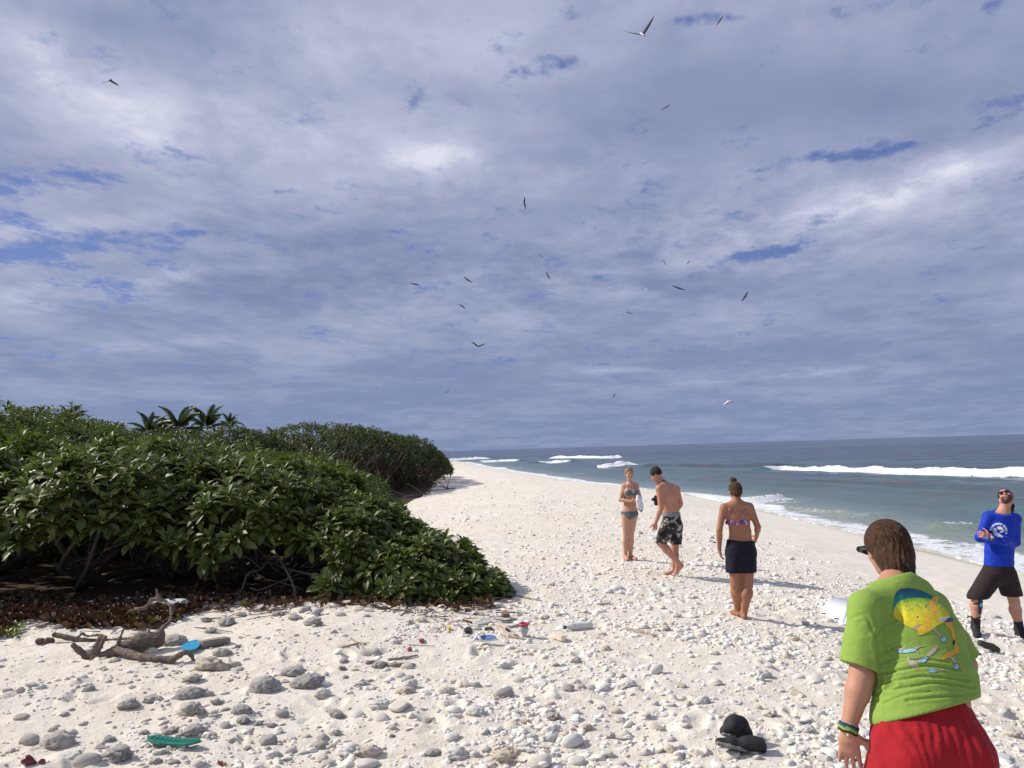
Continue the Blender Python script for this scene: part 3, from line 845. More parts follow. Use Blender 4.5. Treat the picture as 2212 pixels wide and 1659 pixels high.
# ---- litter of brown leaves under the front shrubs
def litter():
    r = np.random.default_rng(31)
    pts = []
    while len(pts) < 3600:
        x = r.uniform(-20, 1075); 
        lo = np.interp(x, [-20, 60, 160, 330, 420, 520, 700, 1075], [1372, 1330, 1350, 1348, 1318, 1312, 1318, 1312])
        y = lo - abs(r.normal(0, 1)) * 17 + r.normal(0, 5)
        if x > 430 and r.random() < .90: continue
        if y < 1225: continue
        p = on_ground_fast(x, y); pts.append(p)
    P = np.array(pts)
    m = len(P)
    P[:, 2] = ground_z(P[:, :2]) + r.uniform(.004, .03, m)
    d = r.normal(0, 1, (m, 3)); d[:, 2] *= .25; d /= np.linalg.norm(d, axis=1)[:, None]
    nn = np.array([0, 0, 1.0]) + r.normal(0, .35, (m, 3)); side = np.cross(d, nn); side /= np.linalg.norm(side, axis=1)[:, None]; nn = np.cross(side, d)
    me = leaves_mesh('leaf_litter', P, np.stack([side, d, nn], 1), r.uniform(.05, .15, m), leaf_template(3, .5, -.5, .2), BROWN_M, r)
    tag(link('leaf_litter', me), 'band of fallen brown leaves along the foot of the shrubs', 'leaf litter', kind='stuff')
    g = Geo()
    for k in range(420):
        x = r.uniform(0, 1100); y = np.interp(x, [0, 420, 1100], [1345, 1318, 1318]) + r.normal(0, 14)
        p = on_ground_fast(x, y); a = r.uniform(0, 6.28); L = r.uniform(.05, .28)
        q = [p + np.array([math.cos(a), math.sin(a), 0]) * L * t + r.normal(0, .008, 3) + [0, 0, .02] for t in (0, .5, 1)]
        g.tube(np.array(q), [.006, .005, .003], 4)
    tag(g.obj('twigs', simple('twig', (.10, .06, .04), .9, .3, 9)), 'small dry twigs scattered before the shrubs', 'twigs', kind='stuff')
def on_ground_fast(x, y):
    d = ray(x, y); t = -CAM_Z / d.z
    return np.array([d.x * t, d.y * t, 0.0])
litter()

# ---- bare branches in the shade under the front shrubs
def bare_branch(px0, px1, d0, d1, label, seed, r0=.02, mat=BARK_PALE, forks=4, z0=None):
    r = np.random.default_rng(seed)
    a = np.array(at_depth(*px0, d0)); b = np.array(at_depth(*px1, d1))
    for q, (px, dd) in ((a, (px0, d0)), (b, (px1, d1))):
        q[2] = max(q[2], gz(q[0], q[1]) + .01)
    L = np.linalg.norm(b - a)
    mid = [a + (b - a) * t + r.normal(0, .07 * L, 3) for t in (.3, .65)]
    path = catmull([a, *mid, b], 12); path[:, 2] = np.maximum(path[:, 2], .02 - .03)
    g = Geo(); off = path[0].copy(); g.tube(path - off, np.linspace(r0, r0 * .35, 12), 7, .15, seed)
    for k in range(forks):
        i = int(r.integers(3, 11)); dv = r.normal(0, 1, 3); dv[1] *= .6; dv = dv / np.linalg.norm(dv) * L * r.uniform(.18, .4)
        pp = catmull([path[i], path[i] + dv * .5 + r.normal(0, .03, 3), path[i] + dv], 7)
        g.tube(pp - off, np.linspace(r0 * .6, r0 * .2, 7), 6, .1, k)
        e = pp[4]; dv2 = dv * .4 + r.normal(0, .06, 3)
        g.tube(np.array([e, e + dv2 * .6, e + dv2]) - off, [r0 * .35, r0 * .25, r0 * .12], 5)
    o = g.obj('bare_branch', mat, loc=off); tag(o, label, 'branch', 'bare branches under the shrubs')
bare_branch((225, 1188), (345, 1150), 11.0, 11.8, 'pale forked bare twig low in the shade of the left shrub', 1, .014)
bare_branch((640, 1290), (600, 1150), 10.7, 11.4, 'bare forked branch rising under the hanging leaf clusters', 2, .022)
bare_branch((700, 1270), (560, 1190), 10.9, 11.8, 'long bare branch leaning left under the tall shrub', 3, .022)
bare_branch((520, 1285), (590, 1195), 10.7, 11.5, 'grey antler shaped twig beside the shade edge', 4, .016, forks=6)
bare_branch((40, 1200), (190, 1090), 11.2, 12.5, 'smooth limb climbing right from the left edge', 5, .035, BARK, 3)
bare_branch((120, 1220), (300, 1110), 11.5, 13.0, 'second limb climbing right behind the first one', 6, .03, BARK, 3)
bare_branch((330, 1130), (470, 1190), 11.5, 12, 'crooked limb in the middle of the shade', 7, .03, BARK, 3)
bare_branch((540, 1270), (690, 1225), 10.8, 11.3, 'thin bare twig spreading low beside the corals', 8, .014)
bare_branch((870, 1085), (930, 1062), 33, 36, 'grey dead branch lying at the foot of the far thicket', 9, .06, BARK_PALE, 7)
bare_branch((930, 1072), (985, 1060), 38, 40, 'fan shaped dead branch on the sand before the thicket', 10, .05, BARK_PALE, 7)
bare_branch((840, 1078), (800, 1050), 31, 33, 'upright dead stub before the thicket', 11, .06, BARK_PALE, 6)
# ------------------------------------------------------------------ sculpting: smooth unions of tapered limbs, turned into one surface
def _n(v): v = np.asarray(v, dtype=float); return v / (np.linalg.norm(v) + 1e-12)
class Sculpt:
    def __init__(s, vox=0.008): s.vox = vox; s.ops = []
    def seg(s, a, b, ra, rb=None, k=.02, u=None, flat=1.0, flatb=None, mode='add'):
        rb = ra if rb is None else rb
        s.ops.append(('seg', np.array(a, float), np.array(b, float), ra, rb, k, None if u is None else np.array(u, float), flat, flat if flatb is None else flatb, mode)); return s
    def ball(s, c, r, k=.02, mode='add'): return s.seg(c, np.array(c, float) + [0, 0, 1e-4], r, r, k, mode=mode)
    def ell(s, c, rad, R=None, k=.02, mode='add'):
        s.ops.append(('ell', np.array(c, float), np.array(rad, float), np.eye(3) if R is None else np.array(R, float), k, mode)); return s
    def path(s, pts, radii, k=.02, **kw):
        for i in range(len(pts) - 1): s.seg(pts[i], pts[i + 1], radii[i], radii[i + 1], k, **kw)
        return s
    def cut(s, p, n, k=0.0): s.ops.append(('cut', np.array(p, float), _n(n), k)); return s     # removes what lies on the side n points to
    def bounds(s):
        lo = np.full(3, 1e9); hi = -lo
        for o in s.ops:
            if o[-1] != 'add': continue
            if o[0] == 'seg':
                for p, r in ((o[1], o[3]), (o[2], o[4])):
                    m = r * max(1, o[7], o[8]); lo = np.minimum(lo, p - m); hi = np.maximum(hi, p + m)
            else:
                m = o[2].max(); lo = np.minimum(lo, o[1] - m); hi = np.maximum(hi, o[1] + m)
        return lo - 3 * s.vox, hi + 3 * s.vox
    def field(s):
        lo, hi = s.bounds(); v = s.vox
        n = np.ceil((hi - lo) / v).astype(int) + 1
        ax = [lo[i] + v * np.arange(n[i]) for i in range(3)]
        D = np.full(n, .25, dtype=np.float32)
        for o in s.ops:
            if o[0] == 'cut':
                _, p, nn, k = o
                pl = ((ax[0] - p[0]) * nn[0])[:, None, None] + ((ax[1] - p[1]) * nn[1])[None, :, None] + ((ax[2] - p[2]) * nn[2])[None, None, :]
                D = np.maximum(D, pl.astype(np.float32)); continue
            if o[0] == 'seg':
                _, a, b, ra, rb, k, u, f1, f2, mode = o
                m = max(ra, rb) * max(1, f1, f2) + k + 2.5 * v
                l2 = np.minimum(a, b) - m; h2 = np.maximum(a, b) + m
            else:
                _, c, rad, RR, k, mode = o
                m = rad.max() + k + 2.5 * v; l2 = c - m; h2 = c + m
            i0 = np.clip(np.floor((l2 - lo) / v).astype(int), 0, n); i1 = np.clip(np.ceil((h2 - lo) / v).astype(int) + 1, 0, n)
            if (i1 <= i0).any(): continue
            X, Y, Z = np.meshgrid(ax[0][i0[0]:i1[0]], ax[1][i0[1]:i1[1]], ax[2][i0[2]:i1[2]], indexing='ij')
            if o[0] == 'seg':
                ab = b - a; L2 = ab.dot(ab) + 1e-12
                t = np.clip(((X - a[0]) * ab[0] + (Y - a[1]) * ab[1] + (Z - a[2]) * ab[2]) / L2, 0, 1)
                qx = X - a[0] - t * ab[0]; qy = Y - a[1] - t * ab[1]; qz = Z - a[2] - t * ab[2]
                r = ra + (rb - ra) * t
                if u is None: d = np.sqrt(qx * qx + qy * qy + qz * qz) - r
                else:
                    uu = _n(u); w = _n(ab if L2 > 1e-6 else np.cross(uu, [0.3, .5, .8])); uu = _n(uu - w * uu.dot(w)); vv = np.cross(w, uu)
                    fl = f1 + (f2 - f1) * t
                    cu = qx * uu[0] + qy * uu[1] + qz * uu[2]; cv = qx * vv[0] + qy * vv[1] + qz * vv[2]; cw = qx * w[0] + qy * w[1] + qz * w[2]
                    rv = r * fl; rw = np.minimum(r, rv)
                    k0 = np.sqrt((cu / r) ** 2 + (cv / rv) ** 2 + (cw / rw) ** 2); k1 = np.sqrt((cu / r ** 2) ** 2 + (cv / rv ** 2) ** 2 + (cw / rw ** 2) ** 2) + 1e-9
                    d = np.where(k0 < 1e-3, -rw, k0 * (k0 - 1) / k1)
            else:
                q = np.stack([X - c[0], Y - c[1], Z - c[2]], -1) @ RR.T
                k0 = np.linalg.norm(q / rad, axis=-1); k1 = np.linalg.norm(q / rad ** 2, axis=-1) + 1e-9
                d = np.where(k0 < 1e-3, -rad.min(), k0 * (k0 - 1) / k1)
            sl = (slice(i0[0], i1[0]), slice(i0[1], i1[1]), slice(i0[2], i1[2])); A = D[sl]; d = d.astype(np.float32)
            if mode == 'add':
                if k > 1e-5:
                    h = np.clip(.5 + .5 * (A - d) / k, 0, 1); D[sl] = A * (1 - h) + d * h - k * h * (1 - h)
                else: D[sl] = np.minimum(A, d)
            else:
                if k > 1e-5:
                    h = np.clip(.5 - .5 * (A + d) / k, 0, 1); D[sl] = A * (1 - h) - d * h + k * h * (1 - h)
                else: D[sl] = np.maximum(A, -d)
        return D, lo
    def surface(s):
        D, lo = s.field(); v = s.vox
        D[0] = D[-1] = .1; D[:, 0] = D[:, -1] = .1; D[:, :, 0] = D[:, :, -1] = .1
        S = D < 0
        C = S[:-1, :-1, :-1].astype(np.int8)
        tot = np.zeros(C.shape, np.int8)
        for dx in (0, 1):
            for dy in (0, 1):
                for dz in (0, 1): tot += S[dx:dx + C.shape[0], dy:dy + C.shape[1], dz:dz + C.shape[2]]
        act = (tot > 0) & (tot < 8)
        idx = np.full(C.shape, -1, np.int64); ci = np.argwhere(act); idx[act] = np.arange(len(ci))
        P = np.zeros((len(ci), 3)); cnt = np.zeros(len(ci))
        corners = [(x, y, z) for x in (0, 1) for y in (0, 1) for z in (0, 1)]
        for a in corners:
            for ax_ in range(3):
                if a[ax_]: continue
                b = list(a); b[ax_] = 1
                da = D[ci[:, 0] + a[0], ci[:, 1] + a[1], ci[:, 2] + a[2]]; db = D[ci[:, 0] + b[0], ci[:, 1] + b[1], ci[:, 2] + b[2]]
                m = (da < 0) != (db < 0)
                t = np.where(m, da / np.where(m, da - db, 1), 0)
                pos = np.tile(np.array(a, float), (len(ci), 1)); pos[:, ax_] += t
                P += pos * m[:, None]; cnt += m
        P = (ci + P / cnt[:, None]) * v + lo
        Q = []
        for ax_ in range(3):
            sh = [slice(1, -1)] * 3; sh[ax_] = slice(0, -1)
            s2 = list(sh); s2[ax_] = slice(1, None)
            A = S[tuple(sh)]; B = S[tuple(s2)]
            e = np.argwhere(A != B)
            if not len(e): continue
            flip = A[tuple(e.T)]
            g = e.copy(); 
            for q in range(3):
                if q != ax_: g[:, q] += 1
            o1, o2 = [q for q in range(3) if q != ax_]
            def cell(d1, d2):
                h = g.copy(); h[:, o1] += d1; h[:, o2] += d2
                return idx[tuple(h.T)]
            q = np.stack([cell(-1, -1), cell(0, -1), cell(0, 0), cell(-1, 0)], 1)
            if ax_ == 1: flip = ~flip
            q = np.where(flip[:, None], q, q[:, ::-1])
            Q.append(q)
        Q = np.concatenate(Q); Q = Q[(Q >= 0).all(1)]
        return P, Q
    def obj(s, name, mat, parent=None, colour=None, off=None, relax=1, disp=None):
        P, Q = s.surface()
        for _ in range(relax):
            acc = np.zeros_like(P); c = np.zeros(len(P))
            for i in range(4):
                a, b = Q[:, i], Q[:, (i + 1) % 4]
                np.add.at(acc, a, P[b]); np.add.at(c, a, 1)
            P = P * .5 + .5 * acc / np.maximum(c, 1)[:, None]
        if disp is not None:
            me0 = mesh_np('t', P, [Q]); N = np.zeros(len(P) * 3, np.float32); me0.vertex_normals.foreach_get('vector', N); N = N.reshape(-1, 3); bpy.data.meshes.remove(me0)
            P = P + N * disp(P)[:, None]
        at = dict()
        if colour is not None: at['col'] = colour(P)
        if off is not None: P = P - np.array(off)
        me = mesh_np(name, P, [Q], True, mat, at)
        return link(name, me, parent)
# ------------------------------------------------------------------ coral rubble
def coral_shape(kind, seed, sub=3):
    V, F = ico(sub); r = np.random.default_rng(seed); o = r.uniform(0, 50, 3)
    P = V.copy()
    st = np.array([1.0, r.uniform(.62, .9), r.uniform(.5, .75)])
    n1 = vnoise(V + o, 1.1, seed, 2); n2 = vnoise(V + o, 3.2, seed + 1, 2); n3 = vnoise(V + o, 8.0, seed + 2)
    if kind == 'pebble': k = 1 + .16 * n1 + .03 * n2
    elif kind == 'lump': k = 1 + .36 * n1 + .30 * n2 + .18 * n3
    elif kind == 'knobbly':
        k = .85 + .30 * n1 + .42 * np.abs(n2) + .16 * n3
    elif kind == 'brain':
        w = vnoise(V + o, 1.6, seed + 7, 2)
        a = r.uniform(0, 3.1); u = V[:, 0] * math.cos(a) + V[:, 1] * math.sin(a)
        k = 1 + .20 * n1 + .26 * np.abs(np.sin((u * 7.5 + w * 5))) - .12; st[2] *= .95
    elif kind == 'chunk':
        k = np.full(len(V), 1.3)
        for _ in range(9):
            n = _n(r.normal(0, 1, 3)); h = r.uniform(.55, .9); dn = V @ n
            k = np.where(dn > .05, np.minimum(k, h / np.maximum(dn, .05)), k)
        k = k * .95 + .05 * n2 + .05 * n3
    elif kind == 'shard':
        k = np.full(len(V), 1.25)
        for _ in range(7):
            n = _n(r.normal(0, 1, 3) * [1, 1, .2]); h = r.uniform(.5, .95); dn = V @ n
            k = np.where(dn > .05, np.minimum(k, h / np.maximum(dn, .05)), k)
        k = k * (1 + .05 * n2); st[2] = .22
    elif kind == 'finger':
        k = 1 + .2 * n2 + .10 * n3; st = np.array([1.0, .30, .28])
    P = P * k[:, None] * st
    if kind == 'finger':
        P[:, 1] += .35 * P[:, 0] ** 2 * r.choice([-1, 1]); P[:, 1] += .12 * np.sin(4 * P[:, 0])
        bump = np.exp(-((P[:, 0] - r.uniform(-.3, .5)) / .2) ** 2); P[:, 2] *= 1 + 1.1 * bump
    if kind == 'shard': P[:, 2] += .12 * P[:, 0] ** 2
    return P, F

def coral_material(name, from_object):
    m, g = new_mat(name)
    if from_object:
        oi = g.node('ShaderNodeObjectInfo'); tone = g.sep(oi.outputs['Color'])[0]; pos = g.node('ShaderNodeTexCoord').outputs['Object']
        pos = g.vm('ADD', pos, oi.outputs['Location'])
    else:
        tone = g.node('ShaderNodeAttribute', dict(attribute_name='rnd')).outputs['Fac']; pos = g.node('ShaderNodeNewGeometry').outputs['Position']
    n = g.noise(pos, 22, 5, .65); n2 = g.noise(pos, 75, 4, .7)
    base = g.ramp(tone, [(0.0, (.88, .87, .84)), (.25, (.84, .80, .73)), (.45, (.76, .68, .56)), (.62, (.62, .53, .42)), (.75, (.54, .52, .485)), (.9, (.40, .385, .36)), (1.0, (.14, .12, .10))])
    col = g.mix(g.ramp(n, [(.38, 0.0), (.66, 1.0)]), base, g.mix(.25, base, (.40, .35, .29)))
    pit = g.ramp(n2, [(.30, 1.0), (.42, 0.0)])
    col = g.mix(g.m('MULTIPLY', pit, .5), col, g.mix(.7, base, (.10, .085, .07)))
    b = pbsdf(g, Base_Color=col, Roughness=.9, Specular_IOR_Level=.2)
    g.put(b.inputs['Normal'], g.bump(g.m('ADD', g.m('MULTIPLY', n, .6), g.m('MULTIPLY', n2, .6)), .8, .012))
    return m
CORAL_O = coral_material('coral_rock', True); CORAL_S = coral_material('coral_rubble', False)
KINDS = ['pebble', 'lump', 'knobbly', 'brain', 'chunk', 'shard', 'finger']
BANK = {k: [mesh_np('coral_' + k, *(lambda P, F: (P, [F]))(*coral_shape(k, 10 * i + j, 4 if k in ('brain', 'knobbly', 'lump') else 3)), True, CORAL_O) for j in range(3)] for i, k in enumerate(KINDS)}
LANDMARKS = [('the driftwood stump', 290, 1400), ('the blue and white sandal', 1045, 1390), ('the empty plastic bottle', 1245, 1353), ('the green shoe sole', 376, 1614), ('the black boots', 1600, 1590),
             ('the woman in black shorts', 1610, 1310), ('the open white notebook', 1810, 1322), ('the man in blue', 2160, 1380), ('the woman in green', 1960, 1560),
             ('the couple by the water', 1410, 1215), ('the trailing shrub tip', 1050, 1285), ('the shrub foot', 760, 1310), ('the holed coral ball', 1419, 1454), ('the big white stone', 1238, 1612),
             ('the grooved coral heads', 640, 1470), ('the two lobed tan stone', 456, 1446), ('the lower left corner', 20, 1650), ('the long rough coral bar', 798, 1415)]
def tone_word(t): return 'bright white' if t < .12 else 'off white' if t < .3 else 'cream' if t < .48 else 'tan' if t < .66 else 'pale grey' if t < .8 else 'dark grey' if t < .95 else 'blackish'
KW = dict(pebble='smooth rounded', lump='lumpy', knobbly='knobbly branched', brain='grooved brain', chunk='angular broken', shard='flat slab', finger='finger shaped')
_used = {}
SPOTS = []
def where(px, py):
    best = sorted(LANDMARKS, key=lambda l: math.hypot((px - l[1]) * .7, (py - l[2]) * 1.3))[0]
    dx, dy = px - best[1], (py - best[2]) * 2
    rel = 'right of' if dx > abs(dy) else 'left of' if -dx > abs(dy) else 'before' if dy > 0 else 'behind'
    far = '' if math.hypot(dx, dy / 2) < 70 else ('further ' if math.hypot(dx, dy / 2) < 170 else 'far ')
    return far + rel + ' ' + best[0]
def place_stone(px, py, wpx, kind, tone, r, label=None, sink=.36, P=None):
    g = P if P is not None else on_ground(px, py)
    dist = (Vector(g) - Vector((0, 0, CAM_Z))).length
    half = wpx / F_PX * dist / 2 / .95
    me = BANK[kind][int(r.integers(3))]
    o = bpy.data.objects.new('coral_rock', me); COL.objects.link(o)
    half *= .82; sc = np.array([1, r.uniform(.85, 1.1), r.uniform(.62, .95)]) * half
    o.scale = sc
    yaw = r.uniform(-.5, .5) if kind in ('finger', 'shard') else r.uniform(-.6, .6) + (math.pi if r.random() < .5 else 0)
    o.rotation_euler = (r.uniform(-.25, .25), r.uniform(-.25, .25), yaw)
    hz = half * {'finger': .28, 'shard': .22}.get(kind, .62)
    o.location = (g[0], g[1], g[2] + hz * (1 - 2 * sink) * 1.0)
    o.color = (tone, 0, 0, 1)
    if label is None:
        size = 'large' if wpx > 48 else 'medium' if wpx > 26 else 'small'
        label = f'{size} {tone_word(tone)} {KW[kind]} coral {where(px, py)}'
        _used.setdefault(label, []).append((g[1], o))
    tag(o, label, 'coral rock', 'pieces of coral rubble on the sand')
    SPOTS.append((px, py, wpx))
    return o
SPECIAL = [(456, 1446, 66, 'lump', .58), (174, 1466, 38, 'finger', .05), (191, 1492, 26, 'lump', .75), (495, 1470, 22, 'shard', .4), (412, 1504, 56, 'brain', .84), (450, 1502, 25, 'pebble', .72), (334, 1518, 46, 'lump', .76),
 (276, 1528, 45, 'knobbly', .78), (522, 1540, 46, 'brain', .86), (412, 1543, 66, 'knobbly', .72), (417, 1470, 40, 'lump', .78), (480, 1416, 42, 'lump', .7), (505, 1439, 32, 'pebble', .7), (324, 1409, 28, 'brain', .3), (247, 1429, 24, 'knobbly', .5),
 (374, 1390, 56, 'brain', .84), (305, 1372, 30, 'brain', .72), (64, 1605, 40, 'pebble', .72), (125, 1610, 62, 'knobbly', .72), (153, 1589, 26, 'knobbly', .1), (151, 1638, 40, 'finger', .12), (190, 1648, 54, 'pebble', .72), (253, 1638, 72, 'knobbly', .82),
 (215, 1617, 32, 'shard', .86), (420, 1582, 46, 'knobbly', .76), (369, 1582, 36, 'lump', .74), (636, 1456, 56, 'brain', .80), (664, 1481, 74, 'brain', .90), (615, 1474, 26, 'shard', .76), (572, 1490, 74, 'brain', .82),
 (695, 1502, 38, 'knobbly', .32), (819, 1441, 36, 'lump', .84), (779, 1479, 32, 'lump', .3), (882, 1485, 42, 'brain', .15), (877, 1496, 42, 'brain', .5), (879, 1468, 36, 'chunk', .78), (964, 1496, 40, 'brain', .35), (1017, 1484, 56, 'finger', .7), (1088, 1503, 48, 'pebble', .88),
 (818, 1528, 46, 'lump', .08), (868, 1530, 54, 'chunk', .35), (728, 1547, 42, 'lump', .83), (771, 1546, 30, 'pebble', .1), (824, 1555, 42, 'pebble', .2), (984, 1543, 36, 'finger', .05), (1025, 1541, 46, 'knobbly', .15), (930, 1548, 40, 'shard', .88), (579, 1606, 52, 'chunk', .83), (754, 1628, 56, 'knobbly', .05),
 (800, 1630, 60, 'lump', .4), (695, 1642, 38, 'pebble', .35), (787, 1652, 60, 'chunk', .25), (981, 1634, 62, 'knobbly', .15), (976, 1602, 34, 'pebble', .05), (1045, 1584, 28, 'chunk', .08), (847, 1592, 18, 'chunk', .95), (798, 1415, 72, 'finger', .74), (677, 1349, 46, 'knobbly', .82), (684, 1323, 34, 'chunk', .82),
 (912, 1342, 30, 'brain', .4), (1095, 1640, 62, 'lump', .55), (1164, 1652, 58, 'pebble', .3), (1265, 1574, 30, 'brain', .5), (1192, 1552, 38, 'knobbly', .7), (1306, 1492, 36, 'pebble', .12), (1231, 1491, 34, 'knobbly', .85), (1172, 1487, 34, 'chunk', .1), (1122, 1471, 30, 'pebble', .12), (1354, 1481, 38, 'lump', .08),
 (1395, 1630, 52, 'finger', .3), (1329, 1537, 28, 'pebble', .45), (1241, 1539, 26, 'pebble', .02), (1333, 1272, 32, 'pebble', .1), (1315, 1280, 24, 'knobbly', .05), (1306, 1305, 32, 'shard', .4), (1512, 1367, 34, 'chunk', .02), (1579, 1635, 38, 'pebble', .3), (1341, 1560, 32, 'lump', .2), (1517, 1518, 36, 'lump', .05),
 (1650, 1462, 40, 'knobbly', .1), (1640, 1470, 30, 'lump', .06), (1300, 1372, 20, 'lump', .3), (1740, 1580, 36, 'lump', .05), (1660, 1545, 34, 'knobbly', .3), (1720, 1500, 30, 'chunk', .5), (1700, 1420, 30, 'chunk', .3), (1760, 1470, 34, 'pebble', .05), (2165, 1545, 52, 'finger', .2), (2190, 1590, 34, 'lump', .4), (2170, 1640, 50, 'shard', .05), (1785, 1640, 40, 'chunk', .1),
 (700, 1300, 30, 'lump', .74), (722, 1312, 40, 'finger', .4), (752, 1306, 34, 'lump', .5), (776, 1318, 40, 'shard', .45), (660, 1322, 30, 'knobbly', .8), (640, 1338, 34, 'lump', .82), (600, 1330, 30, 'knobbly', .84), (560, 1322, 26, 'pebble', .74), (520, 1330, 28, 'lump', .84), (735, 1330, 28, 'pebble', .4), (858, 1312, 18, 'chunk', .4), (930, 1318, 16, 'lump', .3), (488, 1352, 40, 'knobbly', .8), (455, 1366, 32, 'lump', .84), (445, 1342, 24, 'knobbly', .8), (1900, 1640, 20, 'pebble', .1)]
_r = np.random.default_rng(3)
for (x, y, w, k, t) in SPECIAL: place_stone(x, y, w, k, t, _r)
ball = place_stone(1419, 1454, 36, 'pebble', .18, _r, 'round pale coral ball with a dark hole in its underside, alone on smooth sand', .1)
place_stone(1238, 1612, 54, 'pebble', .0, _r, 'big smooth white stone at the bottom centre of the beach', .15)

def density(P, s):
    n = vnoise(P, .5, 131, 3)
    band = sstep(s + 1.2 * n, 5.6, 7.6)
    d = band * (1 - .52 * sstep(s + 2.2 * n, 11.0, 13.5))
    return d
def rubble():
    r = np.random.default_rng(17)
    tip = np.array([1000, 1300])
    n = 90000
    # sample evenly over the picture of the sand, so the ground is covered at every distance
    X = r.uniform(-30, 2240, n); Yp = 1000 + (1700 - 1000) * r.random(n) ** .72
    pts = np.array([on_ground_fast(a, b) for a, b in zip(X, Yp)])
    ok = (pts[:, 1] > 3.4) & (pts[:, 1] < 110); pts, X, Yp = pts[ok], X[ok], Yp[ok]
    # second step of the sight line for the sloping beach
    z = ground_z(pts[:, :2]); sc = (CAM_Z - z) / CAM_Z; pts[:, :2] *= sc[:, None]; z = ground_z(pts[:, :2]); pts[:, 2] = z
    s = shore_s(pts[:, :2]); D = density(pts[:, :2], s)
    left = sstep(pts[:, 0], 1.0, -2.5) if False else 1 - sstep(pts[:, 0], -2.6, -.2)
    dist = np.linalg.norm(pts - EYE, axis=1)
    size = .0185 * np.exp(r.normal(0, .50, len(pts)))
    size = np.where(r.random(len(pts)) < .035, size * 1.8, size)
    size = np.clip(size, .008, .070)
    size *= np.clip(1 + (dist - 9) / 45, 1, 1.6)
    D = D * np.where((left > .5) & (dist < 11), .16, 1.0)
    D = np.where((dist < 8.5) & (left < .5), D * .30, D)
    clu0 = vnoise(pts[:, :2], 1.5, 171, 3)
    D = D * np.where(dist < 11, .25 + 1.7 * sstep(clu0, -.25, .55), 1.0)
    small_ok = r.random(len(pts)) < D
    ux = np.zeros(len(pts), bool)
    for (bx, by, rx, ry, H, zb) in NEAR_BUSH: ux |= ((pts[:, 0] - bx) / rx) ** 2 + ((pts[:, 1] - by) / ry) ** 2 < .7
    ux |= (pts[:, 1] > 13) & (pts[:, 0] < -2.5 - (pts[:, 1] - 13) * .04) & (s > 16)
    k = small_ok & ~ux
    pts, size, dist, s, left, X, Yp = pts[k], size[k], dist[k], s[k], left[k], X[k], Yp[k]
    clu = vnoise(pts[:, :2], 1.7, 71, 2)
    tone = np.clip(r.choice([.04, .2, .38, .55, .74, .88], len(pts), p=[.40, .32, .18, .06, .03, .01]) + r.normal(0, .05, len(pts)), 0, 1)
    tl = np.clip(r.choice([.1, .3, .7, .78, .86], len(pts), p=[.10, .14, .30, .28, .18]) + r.normal(0, .04, len(pts)), 0, 1)
    tone = np.where((left > r.random(len(pts))) & (dist < 12), tl, tone)
    wpx = 2 * size / dist * F_PX
    order = np.argsort(-wpx)
    # the largest ones are things of their own
    picked = []
    room = 296 - len(SPECIAL) - 2
    for j in order:
        if len(picked) >= room: break
        px, py = X[j], Yp[j]
        if wpx[j] > 60 or py > 1655 or px < 4 or px > 2205: continue
        if any(abs(px - a) < (w + wpx[j]) * .42 and abs(py - b) < (w + wpx[j]) * .26 for a, b, w in SPOTS): continue
        q = project(pts[j]); 
        if q[0] > 1790 and q[1] > 1400 and q[0] < 2150: continue
        kd = KINDS[int(r.choice(7, p=[.2, .2, .22, .08, .16, .08, .06]))]
        place_stone(q[0], q[1], wpx[j], kd, float(tone[j]), r, P=Vector(pts[j])); picked.append(j)
    mask = np.ones(len(pts), bool); mask[picked] = False
    mask &= wpx > 2.2
    big = mask & (wpx > 15) & (wpx < 40); mid = mask & (wpx <= 15) 
    def scatter(sel, sub, name, label, cap):
        ii = np.where(sel)[0]
        if len(ii) > cap: ii = r.choice(ii, cap, replace=False)
        Vs = []; Fs = []; As = []; base = 0
        shapes = [coral_shape(kd, 900 + q, sub) for q, kd in enumerate(['pebble', 'lump', 'knobbly', 'chunk', 'shard', 'finger', 'lump', 'chunk', 'pebble', 'knobbly'])]
        which = r.integers(0, len(shapes), len(ii))
        for w, (SV, SF) in enumerate(shapes):
            jj = ii[which == w]; m = len(jj)
            if not m: continue
            a = r.uniform(0, 6.28, m); t1 = r.normal(0, .35, m)
            ca, sa = np.cos(a), np.sin(a); ct, st = np.cos(t1), np.sin(t1)
            Rm = np.zeros((m, 3, 3)); Rm[:, 0, 0] = ca * ct; Rm[:, 0, 1] = -sa; Rm[:, 0, 2] = ca * st; Rm[:, 1, 0] = sa * ct; Rm[:, 1, 1] = ca; Rm[:, 1, 2] = sa * st; Rm[:, 2, 0] = -st; Rm[:, 2, 2] = ct
            V = np.einsum('mij,vj->mvi', Rm, SV) * size[jj][:, None, None] + pts[jj][:, None, :]
            V[:, :, 2] = pts[jj][:, None, 2] + (V[:, :, 2] - pts[jj][:, None, 2]) * .8 + (size[jj] * .06)[:, None]
            Vs.append(V.reshape(-1, 3)); Fs.append((SF[None] + (np.arange(m) * len(SV))[:, None, None]).reshape(-1, 3) + base); base += m * len(SV)
            As.append(np.repeat(tone[jj], len(SV)))
        me = mesh_np(name, np.concatenate(Vs), [np.concatenate(Fs)], True, CORAL_S, dict(rnd=np.concatenate(As)))
        tag(link(name, me), label, name.replace('_', ' '), kind='stuff')
        return len(ii)
    a = scatter(big, 3, 'coral_rubble', 'smaller pieces of white and cream coral rubble among the large ones', 900)
    b = scatter(mid & (wpx > 7.5), 2, 'coral_gravel', 'bed of small white coral fragments over the upper beach', 4500)
    c = scatter(mid & (wpx <= 7.5), 1, 'coral_shingle', 'finest white coral shingle of the upper beach', 16000)
    print('RUBBLE', len(pts), len(picked), big.sum(), mid.sum())
